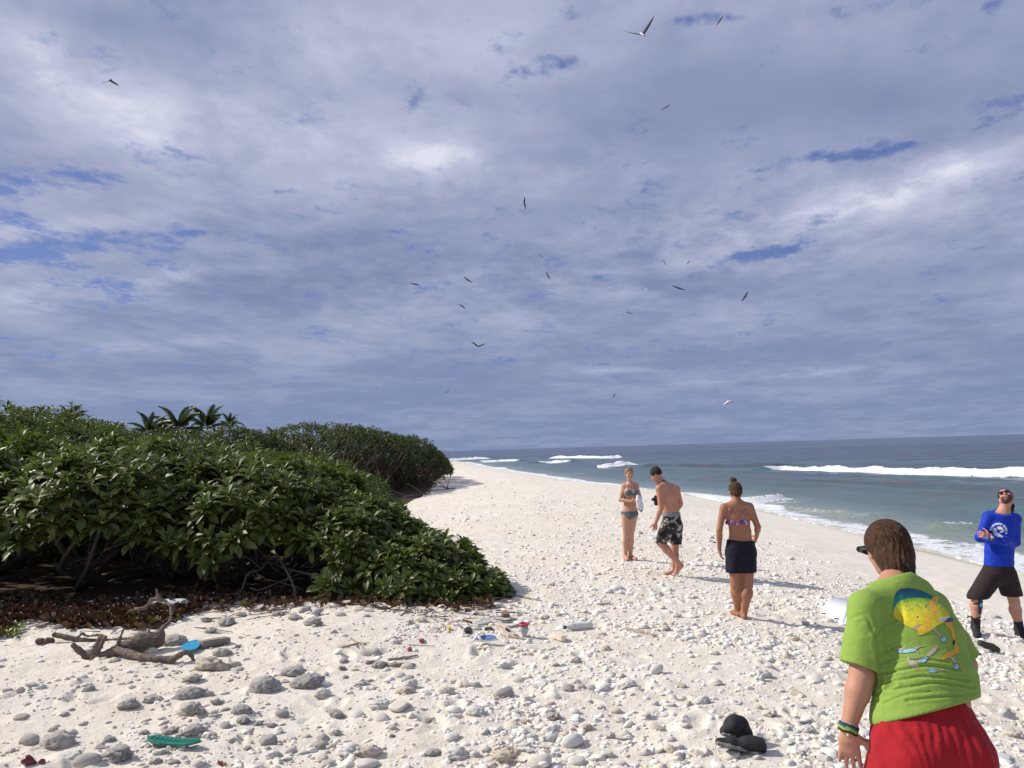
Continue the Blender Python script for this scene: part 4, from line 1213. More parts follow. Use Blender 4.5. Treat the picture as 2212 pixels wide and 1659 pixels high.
    # grit: very small crumbs near the camera
    n = 5200; Yd = 3.6 * (11 / 3.6) ** r.random(n); Xd = (r.random(n) * 1.5 - .74) * Yd
    P = np.column_stack([Xd, Yd]); s2 = shore_s(P); kk = (r.random(n) < .8 * sstep(s2, 6.5, 8.5)); P = P[kk]; z = ground_z(P)
    SV, SF = ico(1); m = len(P); sz = r.uniform(.003, .010, m)
    V = SV[None] * (1 + .3 * r.normal(0, 1, (m, len(SV), 1))) * sz[:, None, None] + np.column_stack([P, z])[:, None, :]
    me = mesh_np('coral_crumbs', V.reshape(-1, 3), [(SF[None] + (np.arange(m) * len(SV))[:, None, None]).reshape(-1, 3)], False, CORAL_S, dict(rnd=np.repeat(np.clip(r.normal(.35, .25, m), 0, 1), len(SV))))
    tag(link('coral_crumbs', me), 'scattered crumbs of coral and shell on the near sand', 'coral crumbs', kind='stuff')
rubble()
for lb, L in _used.items():
    if len(L) > 1:
        L.sort(key=lambda q: q[0])
        names = ['nearer one', 'farther one'] if len(L) == 2 else ['nearest one', 'middle one', 'farthest one'] if len(L) == 3 else ['nearest one'] + ['one of the middle ones'] * (len(L) - 2) + ['farthest one']
        for nm, (_, o) in zip(names, L): o['label'] = lb + ', ' + nm
# ------------------------------------------------------------------ driftwood, sandal, bottles, boots and other things lying about
def U(base, px):
    """point above / beside a base point, at the same distance, seen through a picture point"""
    p = at_depth(px[0], px[1], base[1]); return np.array(p)
def V3(p): return np.array([p[0], p[1], p[2]])
WOOD = None
def wood_mat(name, a, b):
    m, g = new_mat(name)
    tc = g.node('ShaderNodeTexCoord')
    n = g.noise(g.vm('MULTIPLY', tc.outputs['Object'], (6, 18, 30)), 3.0, 6, .65); n2 = g.noise(tc.outputs['Object'], 9, 4, .6)
    col = g.mix(g.ramp(n, [(.35, 0.0), (.68, 1.0)]), a, b)
    col = g.mix(g.m('MULTIPLY', g.ramp(n2, [(.5, 0.0), (.7, 1.0)]), .5), col, tuple(x * .45 for x in a))
    bb = pbsdf(g, Base_Color=col, Roughness=.85)
    g.put(bb.inputs['Normal'], g.bump(g.m('ADD', n, g.m('MULTIPLY', n2, .4)), .9, .02))
    return m
DRIFT = wood_mat('driftwood', (.11, .080, .060), (.25, .195, .150))
DRIFT_L = wood_mat('pale_driftwood', (.34, .27, .20), (.52, .44, .34))

def limb(s, pts, radii, k=.015): s.path(pts, radii, k)
def driftwood():
    base = V3(on_ground(250, 1418)); Yb = base[1]
    def q(x, y, dy=0.0): return V3(at_depth(x, y, Yb + dy))
    root = empty('driftwood_stump', base, 'weathered dark driftwood stump with upright slab, spikes and arching branch before the shrubs', 'driftwood')
    wd = lambda P: .006 * vnoise(P * [1, 1, 1], 22, 5, 2) + .004 * vnoise(P * [12, 12, 90], 1, 6)
    s = Sculpt(.009)
    limb(s, [q(196, 1428), q(222, 1420), q(262, 1404, .04), q(305, 1390, .12), q(338, 1382, .18), q(346, 1368, .2)], [.035, .055, .075, .105, .085, .045], .02)
    limb(s, [q(300, 1398, .10), q(318, 1376, .16)], [.08, .03], .02)
    s.obj('trunk', DRIFT, root, off=base, disp=wd)
    s = Sculpt(.008)
    s.seg(q(200, 1422), q(222, 1372), .050, .038, u=(1, 0, 0), flat=.35); s.seg(q(210, 1412), q(231, 1370, -.03), .022, .016); s.seg(q(206, 1402), q(216, 1378, .02), .035, .020)
    s.cut(q(224, 1372), (.2, 0, 1)); s.obj('upright_slab', DRIFT, root, off=base, disp=wd)
    s = Sculpt(.007); limb(s, [q(204, 1420), q(184, 1416), q(170, 1404), q(158, 1393)], [.045, .035, .03, .022]); s.obj('spike', DRIFT, root, off=base, disp=wd)
    s = Sculpt(.006); limb(s, [q(248, 1412, -.02), q(256, 1386, -.02), q(268, 1357, -.02)], [.028, .017, .008]); s.obj('spike', DRIFT, root, off=base, disp=wd)
    s = Sculpt(.006); limb(s, [q(318, 1384, .14), q(322, 1362, .15)], [.022, .012]); s.obj('spike', DRIFT, root, off=base, disp=wd)
    s = Sculpt(.007); limb(s, [q(342, 1372, .2), q(352, 1357, .3), q(367, 1342, .4), q(371, 1322, .5), q(368, 1308, .55), q(356, 1298, .6), q(343, 1293, .62), q(337, 1270, .62)], [.03, .024, .020, .018, .016, .018, .028, .006], .01)
    limb(s, [q(343, 1293, .62), q(327, 1296, .6), q(316, 1312, .58), q(280, 1319, .55)], [.026, .022, .018, .014], .01)
    s.obj('arching_branch', DRIFT, root, off=base, disp=wd)
    s = Sculpt(.008); limb(s, [q(252, 1403, -.05), q(278, 1412, -.15), q(307, 1420, -.25), q(345, 1424, -.3), q(374, 1424, -.32), q(390, 1414, -.32), q(400, 1409, -.32), q(412, 1413, -.3), q(419, 1427, -.3)],
                           [.035, .04, .036, .034, .034, .026, .024, .022, .014], .012)
    limb(s, [q(388, 1416, -.32), q(397, 1408, -.25)], [.02, .018]); s.obj('arm', DRIFT, root, off=base, disp=wd)
    # the stick lying behind
    b2 = V3(on_ground(170, 1386)); 
    def q2(x, y): return V3(at_depth(x, y, b2[1]))
    s = Sculpt(.008); limb(s, [q2(119, 1371), q2(145, 1377), q2(180, 1384), q2(218, 1386), q2(258, 1382), q2(295, 1378)], [.030, .030, .028, .026, .022, .018])
    tag(s.obj('driftwood_stick', DRIFT, None, off=b2, disp=wd), 'long bent driftwood stick lying behind the stump', 'driftwood').location = b2
    s = Sculpt(.006); limb(s, [q2(165, 1377), q2(178, 1369), q2(190, 1374), q2(210, 1372), q2(222, 1371)], [.008, .012, .014, .010, .008])
    tag(s.obj('crooked_twig', DRIFT, None, off=b2, disp=wd), 'thin crooked twig resting on the long driftwood stick', 'twig').location = b2
    # the grey plank end
    b3 = V3(on_ground(455, 1396)); g = Geo()
    a = [at_depth(417, 1392, b3[1] + .0), at_depth(436, 1398, b3[1] - .12), at_depth(498, 1381, b3[1] - .02), at_depth(488, 1377, b3[1] + .12)]
    top = [V3(p) + [0, 0, h] for p, h in zip(a, (.035, .075, .02, .015))]; bot = [V3(p) + [0, 0, -.03] for p in a]
    top[1] = V3(at_depth(437, 1385, b3[1] - .12)); top[0] = V3(at_depth(418, 1385, b3[1]))
    g.add(np.array(top + bot) - b3, [(0, 1, 2, 3), (7, 6, 5, 4), (0, 4, 5, 1), (1, 5, 6, 2), (2, 6, 7, 3), (3, 7, 4, 0)])
    o = g.obj('plank', wood_mat('grey_plank', (.20, .175, .15), (.40, .36, .31)), loc=b3, smooth=False); md = o.modifiers.new('b', 'BEVEL'); md.width = .006
    tag(o, 'wedge shaped grey plank half buried beside the blue disc', 'plank')
driftwood()

def stick(pts_px, radii, label, mat=DRIFT_L, name='stick', lift=.012, seed=1):
    P = [V3(on_ground(*p)) + [0, 0, lift + (p_l if False else 0)] for p, p_l in ((q, 0) for q in pts_px)]
    b = P[0].copy(); path = catmull(P, 14); g = Geo(); g.tube(path - b, np.interp(np.linspace(0, 1, 14), np.linspace(0, 1, len(radii)), radii), 8, .14, seed)
    o = g.obj(name, mat, loc=b); tag(o, label, 'stick')
    return o
stick([(1352, 1361), (1380, 1367), (1418, 1377)], [.020, .028, .008], 'pale split driftwood stick on rubble right of the empty bottle')
stick([(790, 1434), (815, 1432), (848, 1440), (872, 1438), (893, 1440)], [.018, .016, .02, .018, .022], 'bent tan stick lying behind the round grey coral')
stick([(838, 1427), (870, 1424), (902, 1418)], [.01, .014, .008], 'straight pale stick above the bent tan one', seed=4)
stick([(757, 1380), (772, 1390), (790, 1397)], [.008, .012, .012], 'short stick slanting down to the rough coral bar', seed=5)
stick([(731, 1402), (752, 1399), (775, 1397)], [.018, .010, .010], 'twig with a dark knob left of the coral bar', seed=6)
stick([(420, 1357), (455, 1361), (503, 1368)], [.005, .007, .004], 'thin curved twig on the sand behind the plank', DRIFT, seed=7)
stick([(1098, 1290), (1130, 1291), (1170, 1299)], [.014, .012, .006], 'bleached stick on rubble right of the shrub tip', seed=8)
stick([(1002, 1342), (1019, 1347)], [.014, .012], 'short red brown stick behind the blue and white sandal', simple('red_wood', (.14, .05, .03), .8), seed=9)
stick([(1074, 1352), (1098, 1357), (1121, 1351)], [.012, .018, .012], 'smooth pinkish driftwood piece left of the red rimmed cup', simple('pink_wood', (.52, .40, .34), .8), seed=10)
stick([(1090, 1375), (1120, 1380), (1150, 1388)], [.016, .012, .006], 'slanting stick under the red rimmed cup', seed=11)
stick([(880, 1395), (940, 1398)], [.004, .003], 'hair thin straw on the sand left of the sandal', DRIFT, seed=12)

# ---- generic shapes
def extrude(outline, z0, z1, name, mat, parent=None, bevel=.004, loc=None, curve=None):
    """a flat sheet with real thickness from an outline"""
    bm = bmesh.new(); n = len(outline)
    bot = [bm.verts.new((x, y, z0)) for x, y in outline]; f = bm.faces.new(bot[::-1])
    top = [bm.verts.new((x, y, z1)) for x, y in outline]; bm.faces.new(top)
    for i in range(n): bm.faces.new((bot[i], bot[(i + 1) % n], top[(i + 1) % n], top[i]))
    me = bpy.data.meshes.new(name)
    if bevel: bmesh.ops.bevel(bm, geom=[e for e in bm.edges if abs(e.verts[0].co.z - e.verts[1].co.z) < 1e-6], offset=bevel, segments=2, affect='EDGES')
    if curve:
        bmesh.ops.subdivide_edges(bm, edges=bm.edges[:], cuts=1)
        for v in bm.verts: v.co.z += curve(v.co.x, v.co.y)
    bmesh.ops.triangulate(bm, faces=[f for f in bm.faces if len(f.verts) > 4]); bm.to_mesh(me); bm.free(); me.materials.append(mat)
    for p in me.polygons: p.use_smooth = False
    return link(name, me, parent, None, loc)
def lathe(profile, name, mat, parent=None, sides=20, M=None):
    pr = np.array(profile, float); n = len(pr)
    a = np.linspace(0, 2 * math.pi, sides, endpoint=False)
    V = np.stack([pr[:, 0][:, None] * np.cos(a), pr[:, 0][:, None] * np.sin(a), np.repeat(pr[:, 1][:, None], sides, 1)], -1).reshape(-1, 3)
    Q = [(i * sides + k, i * sides + (k + 1) % sides, (i + 1) * sides + (k + 1) % sides, (i + 1) * sides + k) for i in range(n - 1) for k in range(sides)]
    o = link(name, mesh_np(name, V, [np.array(Q)], True, mat), parent)
    if M is not None: o.matrix_local = M
    return o
def sole_outline(L, n=28, wf=.36, wm=.24, wh=.27):
    pts = []
    for i in range(n):
        t = i / n * 2 * math.pi; c, s_ = math.cos(t), math.sin(t)
        x = c * L / 2; w = np.interp(x / L, [-.5, -.25, 0, .28, .5], [wh * .8, wh, wm, wf, wf * .75]) * L / 2
        pts.append((x, np.sign(s_) * abs(s_) ** .75 * w))
    return pts
def sandal():
    p = on_ground(1045, 1392); root = empty('sandal', p + Vector((0, 0, .055)), 'blue and white slip-on sandal with crossed white straps among the rubble', 'sandal', rot=(.42, -.03, -.12))
    W = simple('white_rubber', (.78, .78, .76), .55, .05); B = simple('blue_footbed', (.09, .17, .42), .6, .12, 60, .3, 200)
    L = .285
    extrude(sole_outline(L), 0, .022, 'sole', W, root, .005)
    extrude([(x * .93, y * .9) for x, y in sole_outline(L)], .0225, .027, 'footbed', B, root, .002)
    for sgn, nm in ((1, 'strap'), (-1, 'strap')):
        g = Geo(); N = 13; V = []
        for i in range(N):
            t = i / (N - 1); a = math.pi * t
            y = -math.cos(a) * .058; z = .02 + math.sin(a) ** .8 * .040; x = -.055 + sgn * (t - .5) * .10
            for dx in (-.017, .017):
                for dr in (0, .005): V.append((x + dx, y * (1 + dr * 8), z + dr))
        V = np.array(V); Q = []
        for i in range(N - 1):
            a = i * 4
            Q += [(a, a + 2, a + 6, a + 4), (a + 1, a + 5, a + 7, a + 3), (a, a + 4, a + 5, a + 1), (a + 2, a + 3, a + 7, a + 6)]
        g.add(V, Q).obj(nm, W, root)
sandal()
def plastic_mat(name, col, rough=.35, trans=.0, alpha=1.0):
    m, g = new_mat(name)
    tc = g.node('ShaderNodeTexCoord'); n = g.noise(tc.outputs['Object'], 25, 4, .6)
    b = pbsdf(g, Base_Color=g.mix(g.m('MULTIPLY', n, .5), col, (.55, .53, .48)), Roughness=rough, Transmission_Weight=trans, Alpha=alpha)
    return m
def bottle():
    a, b = on_ground(1222, 1361), on_ground(1279, 1357); c = (a + b) / 2; L = (b - a).length; rad = .040
    d = (b - a).normalized(); root = empty('plastic_bottle', c + Vector((0, 0, rad * .8)), 'empty clouded white plastic bottle with a dark blue cap lying on coral rubble', 'bottle')
    M = Vector(d).to_track_quat('Z', 'X').to_matrix().to_4x4()
    h = L / 2
    prof = [(0.001, -h), (.014, -h), (.015, -h + .02), (.03, -h + .045), (rad, -h + .08)] + [(rad * (1 - .05 * (i % 2)), -h + .09 + i * .018) for i in range(int((L - .13) / .018))] + [(rad, h - .02), (rad * .8, h - .002), (.001, h)]
    lathe(prof, 'bottle_body', plastic_mat('clouded_plastic', (.74, .76, .78), .3, .35), root, 20, M)
    lathe([(.001, -h - .024), (.019, -h - .024), (.019, -h + .004), (.001, -h + .004)], 'cap', simple('dark_blue_cap', (.02, .025, .08), .4), root, 16, M)
bottle()
def cup():
    p = on_ground(1133, 1376); root = empty('plastic_cup', p, 'clear plastic cup standing with a red rim, right of the sandal', 'cup')
    lathe([(.001, .0), (.024, 0), (.026, .03), (.042, .06), (.045, .135), (.042, .135), (.04, .065), (.022, .03), (.001, .02)], 'cup_body', plastic_mat('clear_plastic', (.70, .72, .72), .15, .6), root)
    lathe([(.044, .132), (.062, .134), (.062, .146), (.044, .150), (.040, .140), (.044, .132)], 'rim', simple('red_plastic', (.50, .04, .07), .4), root)
cup()
def small_slab(px, py, wpx, hpx, name, label, cat, mat, th=.02, rot=0.0, n=9, seed=0, tilt=(0, 0)):
    p = on_ground(px, py); dist = (p - Vector((0, 0, CAM_Z))).length; w = wpx / F_PX * dist; d = hpx / F_PX * dist / max(.15, (CAM_Z - p.z) / dist)
    r = np.random.default_rng(seed); o_ = []
    for i in range(n):
        a = 2 * math.pi * i / n; k = r.uniform(.82, 1.1); o_.append((math.cos(a) * w / 2 * k, math.sin(a) * d / 2 * k))
    o = extrude(o_, 0, th, name, mat, None, min(.004, th * .3), p + Vector((0, 0, .004 if name != 'plastic_disc' else .045))); o.rotation_euler = (tilt[0], tilt[1], rot)
    return tag(o, label, cat)
small_slab(413, 1405, 34, 13, 'plastic_disc', 'bright blue plastic disc stuck in the sand right of the driftwood', 'disc', simple('blue_plastic', (.03, .30, .52), .35, .06), .012, .1, 18, 2, (.10, .05))
small_slab(1012, 1366, 17, 8, 'black_cap', 'black plastic cap on the sand behind the sandal', 'cap', simple('black_plastic', (.012, .012, .014), .4), .035, 0, 14)  # a plastic cap lying loose
small_slab(1056, 1362, 21, 7, 'plastic_fragment', 'black and yellow edged plastic fragment right of the black cap', 'fragment', simple('black_plastic', (.012, .012, .014), .4), .02, .2, 8, 3)
small_slab(1056, 1359, 16, 3, 'plastic_strip', 'pale yellow strip lying on the black fragment', 'strip', simple('yellow_plastic', (.62, .58, .26), .5), .03, .1, 8, 3)
small_slab(1043, 1348, 34, 13, 'grey_slab', 'flat grey stone slab behind the sandal', 'stone slab', simple('grey_stone', (.42, .42, .40), .9, .2, 30, .5), .03, -.3, 8, 4)
small_slab(1088, 1342, 32, 11, 'grey_slab', 'broader grey slab under the brown rock', 'stone slab', simple('grey_stone', (.42, .42, .40), .9, .2, 30, .5), .035, .2, 9, 5)
small_slab(1092, 1338, 18, 8, 'brown_rock', 'brown rock on the broader grey slab', 'rock', simple('brown_stone', (.24, .14, .09), .9, .2, 30, .5), .08, 0, 9, 6)
small_slab(980, 1349, 16, 8, 'pink_shard', 'pale pink shard on sand left of the black cap', 'shard', simple('pink_plastic', (.58, .36, .40), .6, .1), .02, .2, 7, 7)
small_slab(970, 1360, 8, 5, 'yellow_scrap', 'tiny yellow plastic scrap left of the black cap', 'scrap', simple('bright_yellow', (.66, .55, .06), .5), .03, .2, 6, 8)
small_slab(911, 1385, 10, 5, 'red_bottle_top', 'small dark red bottle top left of the sandal', 'bottle top', simple('dark_red', (.30, .03, .03), .4), .02, 0, 12, 9)  # both small red pieces are bottle tops
small_slab(885, 1405, 9, 6, 'red_bottle_top', 'smaller red bottle top nearer the coral bar', 'bottle top', simple('dark_red', (.30, .03, .03), .4), .02, 0, 12, 10)
small_slab(1086, 1279, 16, 4, 'green_scrap', 'green plastic scrap by the tip of the shrubs', 'scrap', simple('green_plastic', (.02, .22, .10), .4), .03, 0, 7, 11)
small_slab(1097, 1373, 26, 12, 'shell_fragment', 'brown edged shell fragment with a dark hollow beside the sandal', 'shell', simple('shell', (.60, .50, .42), .6, .2, 30, .4), .05, .5, 8, 12, (.2, 0))
small_slab(1096, 1372, 8, 5, 'hollow_shade_patch', 'black patch standing in for the shaded hollow of the shell fragment', 'painted hollow', simple('black_plastic', (.012, .012, .014), .4), .062, .5, 8, 12, (.2, 0))  # black patch in place of the shade inside the shell's hollow
small_slab(682, 1330, 9, 5, 'glass_shard', 'pale turquoise plastic shard leaning on the grey coral by the shrubs', 'shard', simple('pale_teal', (.45, .60, .60), .3, .1), .01, .6, 6, 13, (.9, .2))
small_slab(1208, 1381, 18, 11, 'cone_shell', 'cream cone shell right of the red rimmed cup', 'shell', simple('cream_shell', (.72, .62, .50), .5, .1), .055, .4, 6, 14)
def red_lump():
    b = V3(on_ground(66, 1652)); r = np.random.default_rng(2); s = Sculpt(.006)
    for k in range(7): s.ball((r.uniform(-.075, .075), r.uniform(-.03, .03), r.uniform(.0, .035)), r.uniform(.018, .034), .012)
    o = s.obj('red_plastic_lump', simple('maroon', (.15, .022, .028), .35, .5, 20), disp=lambda P: .004 * vnoise(P, 50, 3)); o.location = b; tag(o, 'dark red melted plastic lump in the lower left corner', 'lump')
red_lump()
def sprig_and_husk():
    b = V3(on_ground(481, 1654)); r = np.random.default_rng(8); g = Geo()
    for k in range(16):
        a = r.uniform(0, 6.28); d = np.array([math.cos(a), math.sin(a) * .6, r.uniform(.2, 1.1)]) * r.uniform(.02, .04); g.tube(np.array([d * 0, d * .6 + r.normal(0, .003, 3), d]), [.005, .004, .002], 5)
    o = g.obj('coral_sprig', simple('rust', (.30, .085, .05), .7, .3), loc=b); tag(o, 'rust red coral sprig at the bottom edge', 'coral sprig')
    b = V3(on_ground(96, 1393)); s = Sculpt(.006); s.seg((-.07, 0, .02), (-.035, 0, .022), .034, .034, .01); s.seg((.035, 0, .02), (.075, .01, .02), .038, .032, .01)
    o = s.obj('husk', simple('husk', (.13, .07, .05), .9, .3, 40, .8), disp=lambda P: .006 * vnoise(P, 30, 3, 2)); o.location = b; tag(o, 'dark brown double nut husk on bare sand left of the driftwood', 'husk')
sprig_and_husk()
def green_sole():
    p = (on_ground(328, 1603) + on_ground(425, 1623)) / 2; L = (on_ground(425, 1623) - on_ground(328, 1603)).length
    root = empty('shoe_sole', p + Vector((0, 0, .025)), 'dark green rubber shoe sole lying on the sand at lower left', 'shoe sole', rot=(-.06, .02, -.30 + math.pi))
    G = simple('green_rubber', (.012, .17, .13), .35, .25, 40, .4, 120)
    extrude(sole_outline(L, 30, .30, .20, .27), 0, .016, 'sole', G, root, .004, curve=lambda x, y: .35 * (x) ** 2)
    for i in range(11):
        x = -L * .42 + i * L * .083
        extrude([(x - .006, -.018), (x + .006, -.018), (x + .006, .018), (x - .006, .018)], .016 + .35 * x * x, .020 + .35 * x * x, 'tread', G, root, .001)
green_sole()
def buoy():
    p = on_ground(358, 1322); root = empty('float', p + Vector((0, .12, .06)), 'dull white oval fishing float lying in shade behind the arching driftwood', 'float', rot=(0, 0, -.06))
    s = Sculpt(.012); s.seg((-.17, 0, 0), (.17, 0, 0), .085, .085); o = s.obj('float_body', simple('dull_white', (.58, .58, .55), .6, .2, 14), root)
    lathe([(.001, .0), (.018, 0), (.018, .03), (.010, .035), (.001, .035)], 'eyelet', simple('dull_white', (.58, .58, .55), .6), root, 12, Matrix.Translation((.25, 0, 0)) @ Matrix.Rotation(math.pi / 2, 4, 'Y'))
buoy()
def notebook():
    c = [on_ground(*p) for p in ((1771, 1328), (1822, 1349), (1840, 1306), (1793, 1297), (1882, 1366), (1893, 1318))]
    base = sum(c, Vector()) / 6; PG = simple('paper', (.80, .81, .86), .8, .03); root = empty('notebook', base, 'open white notebook lying on the sand left of the woman in green', 'notebook')
    def sheet(q, nm, z, curl=.02):
        a, b, cc, d = [V3(x) - V3(base) for x in q]; n = 7; V = []; Q = []
        zb = max(x[2] for x in (a, b, cc, d)) + z
        for lay in (0, 1):
            for i in range(n):
                t = i / (n - 1)
                for s_ in (0, 1):
                    p0 = (a * (1 - t) + b * t) if s_ == 0 else (d * (1 - t) + cc * t)
                    V.append((p0[0], p0[1], zb + curl * math.sin(math.pi * t) - .012 * lay))
        m = n * 2
        for i in range(n - 1): k = i * 2; Q += [(k, k + 2, k + 3, k + 1), (m + k, m + k + 1, m + k + 3, m + k + 2), (k, m + k, m + k + 2, k + 2), (k + 1, k + 3, m + k + 3, m + k + 1)]
        Q += [(0, 1, m + 1, m), (m - 2, 2 * m - 2, 2 * m - 1, m - 1)]
        Geo().add(np.array(V), Q).obj(nm, PG, root)
    sheet((c[0], c[1], c[2], c[3]), 'page', .012, .006); sheet((c[1], c[4], c[5], c[2]), 'page', .012, .010)
    a, b = V3(c[0]) - V3(base), V3(c[1]) - V3(base); bl = simple('black_plastic', (.012, .012, .014), .4)
    for t, nm in ((.18, 'clip'), (.72, 'clip')):
        p = a * (1 - t) + b * t; extrude([(-.03, -.012), (.03, -.012), (.03, .012), (-.03, .012)], 0, .012, nm, bl, root, .002, Vector(p) + Vector((0, 0, .03)))
notebook()
NEO = simple('black_neoprene', (.014, .014, .018), .75, .3, 60, .5, 220)
SOLE_M = simple('sandy_sole', (.20, .20, .19), .9, .5, 40, .6)
def boots():
    Yb = on_ground(1600, 1628).y
    def q(x, y, dy=0): return V3(at_depth(x, y, Yb + dy))
    base = V3(on_ground(1600, 1628))
    root = empty('neoprene_boot', base, 'black neoprene dive boot lying on its side, opening to the right', 'boot', 'pair of black dive boots')
    s = Sculpt(.006)
    s.path([q(1553, 1602), q(1578, 1605), q(1602, 1610), q(1620, 1606)], [.030, .042, .046, .050], .02, u=(0, 1, 0), flat=.85)
    s.path([q(1612, 1604), q(1630, 1606), q(1648, 1609)], [.050, .056, .060], .02, u=(0, 1, 0), flat=.75)
    s.cut(q(1651, 1609), (1, 0, 0.05)); s.seg(q(1643, 1609), q(1660, 1609), .048, .052, k=.003, u=(0, 1, 0), flat=.7, mode='sub')
    s.obj('boot_body', NEO, root, off=base, disp=lambda P: .0025 * vnoise(P, 25, 3, 2))
    s = Sculpt(.006); s.path([q(1550, 1605, -.03), q(1575, 1611, -.035), q(1598, 1616, -.035), q(1612, 1621, -.03)], [.022, .030, .026, .022], .015, u=(0, 1, 0), flat=.45)
    s.obj('boot_sole', SOLE_M, root, off=base)
    def q(x, y, dy=0): return V3(at_depth(x, y, Yb + .16 + dy))
    base = V3(on_ground(1580, 1590))
    root = empty('neoprene_boot', base, 'black neoprene dive boot standing behind, round ankle tube tilted to the left', 'boot', 'pair of black dive boots')
    s = Sculpt(.006)
    s.path([q(1564, 1580, .0), q(1590, 1584, .02), q(1612, 1592, .04)], [.034, .044, .036], .02, u=(0, 1, 0), flat=.9)
    s.path([q(1570, 1577, 0), q(1582, 1566, .0), q(1600, 1560, .02)], [.040, .062, .050], .02, u=(0, 1, 0), flat=.8); s.seg(q(1586, 1556, .01), q(1606, 1566, .01), .040, .036, .02)
    s.seg(q(1600, 1565, .02), q(1614, 1585, .02), .040, .040, .02)
    s.seg(q(1572, 1561, 0), q(1569, 1556), .016, .008); s.cut(q(1590, 1544), [.15, 0, 1])
    s.obj('boot_body', NEO, root, off=base, disp=lambda P: .003 * vnoise(P, 22, 4, 2))
    s = Sculpt(.006); s.path([q(1562, 1585, -.03), q(1575, 1587, -.03), q(1588, 1590, -.02)], [.020, .022, .014], .012, u=(0, 1, 0), flat=.5); s.obj('boot_sole', SOLE_M, root, off=base)
boots()
def right_bits():
    p = V3(on_ground(2134, 1407)); Y = p[1]
    def q(x, y): return V3(at_depth(x, y, Y))
    s = Sculpt(.008); s.path([q(2118, 1389), q(2130, 1394), q(2142, 1397), q(2152, 1404)], [.035, .034, .036, .042], .02); s.seg(q(2150, 1404), q(2158, 1409), .03, .03, mode='sub', k=.004)
    o = s.obj('rolled_glove', simple('olive_neoprene', (.050, .052, .034), .8, .3, 30), off=p); o.location = p; tag(o, 'olive green neoprene roll lying on rubble by the feet of the man in blue', 'neoprene roll')
    p = V3(on_ground(2092, 1417)); root = empty('flip_flop', p + [0, 0, .01], 'dark blue flip-flop half hidden behind the woman in green', 'flip-flop', rot=(0, 0, -.15))
    extrude(sole_outline(.26), 0, .02, 'sole', simple('navy_rubber', (.018, .035, .10), .5, .2), root, .004)
    g = Geo(); N = 9
    for sg in (-1, 1): g.tube([( .07 - .09 * t, sg * .045 * math.sin(t * 1.6), .02 + .035 * math.sin(math.pi * min(1, t * .9))) for t in np.linspace(0, 1, N)], .006, 6)
    g.obj('strap', simple('navy_rubber', (.018, .035, .10), .5), root)
right_bits()
def weed():
    r = np.random.default_rng(4); P = np.array([V3(on_ground(x, y)) + [0, 0, .03] for x, y in zip(r.uniform(-20, 40, 26), r.uniform(1350, 1376, 26))]); b = P.mean(0)
    O, A, L, _ = rosettes(P - b, np.tile([[0, 0, 1.0]], (26, 1)), .10, 7, r)
    m = leaf_mat('yellow_leaf', (.10, .13, .02), (.18, .20, .03), (.26, .24, .05))
    o = link('beach_weed', leaves_mesh('beach_weed', O, A, L, LT[3], m, r), None, None, b); tag(o, 'low yellow green creeping weed at the left edge of the sand', 'plant')
weed()

# ------------------------------------------------------------------ birds
def bird(x, y, lt, rt, d, label, pale=False, bodypx=None, tailed=True, under=None, seed=0):
    """lt / rt: wing tips relative to the body, picture units; d: distance"""
    c = V3(at_depth(x, y, d)); f = d / F_PX * 1.0
    up = V3(CAM_M.to_3x3() @ Vector((0, 1, 0))); ri = V3(CAM_M.to_3x3() @ Vector((1, 0, 0))); fw = np.cross(up, ri)
    L = (ri * lt[0] - up * lt[1]) * f; Rr = (ri * rt[0] - up * rt[1]) * f
    L = L * 1.22; Rr = Rr * 1.22; span = np.linalg.norm(Rr - L)
    fx, fy = bodypx if bodypx else (.25, .5)
    across = _n(Rr - L); perp = np.cross(fw, across); perp *= np.sign(perp.dot(up) + .3 * perp.dot(ri)) or 1; bdir = _n(perp * .62 + fw * .7); bdir = _n(bdir - across * bdir.dot(across))
    L = L + bdir * span * .05; Rr = Rr + bdir * span * .05
    upv = np.cross(bdir, across)
    root = empty('seabird', c, label, 'bird', 'seabirds over the beach')
    dark = simple('dark_feather', (.035, .033, .036), .7); white = simple('white_feather', (.72, .73, .75), .7)
    bl = span * .30
    s = [(-.5, .01), (-.42, .05), (-.2, .085), (.05, .105), (.25, .085), (.36, .06), (.44, .055), (.50, .03), (.60, .006)]
    g = Geo(); g.tube(np.array([bdir * a * bl for a, _ in s]), [b * bl for _, b in s], 8); g.obj('body', white if pale else dark, root)
    if tailed:
        T = Geo(); a = -bdir * bl * .38; T.add(np.array([a, a - bdir * bl * .35 + across * bl * .12, a - bdir * bl * .28, a - bdir * bl * .35 - across * bl * .12, a + upv * bl * .03]), None, [(0, 1, 2), (0, 2, 3), (4, 2, 1), (4, 3, 2)]); T.obj('tail', dark, root)
    for tip in (L, Rr):
        n = 9; V = []
        for i in range(n):
            t = i / (n - 1); ln = np.linalg.norm(tip)
            elbow = tip * .42 + bdir * ln * .10 + upv * ln * .08
            p = (1 - t) ** 2 * 0 + 2 * (1 - t) * t * elbow * 1.1 + t * t * tip
            ch = span * np.interp(t, [0, .3, .6, .85, 1], [.19, .18, .15, .09, .012])
            V += [p + bdir * ch * .35, p - bdir * ch * .65, p + upv * span * .012 * (1 - t)]
        V = np.array(V); T = []
        for i in range(n - 1):
            a = i * 3; b = a + 3
            T += [(a, a + 2, b + 2), (a, b + 2, b), (a + 2, a + 1, b + 1), (a + 2, b + 1, b + 2), (a, b, b + 1), (a, b + 1, a + 1)]
        Geo().add(V, None, T).obj('wing', white if pale == 2 else dark, root)
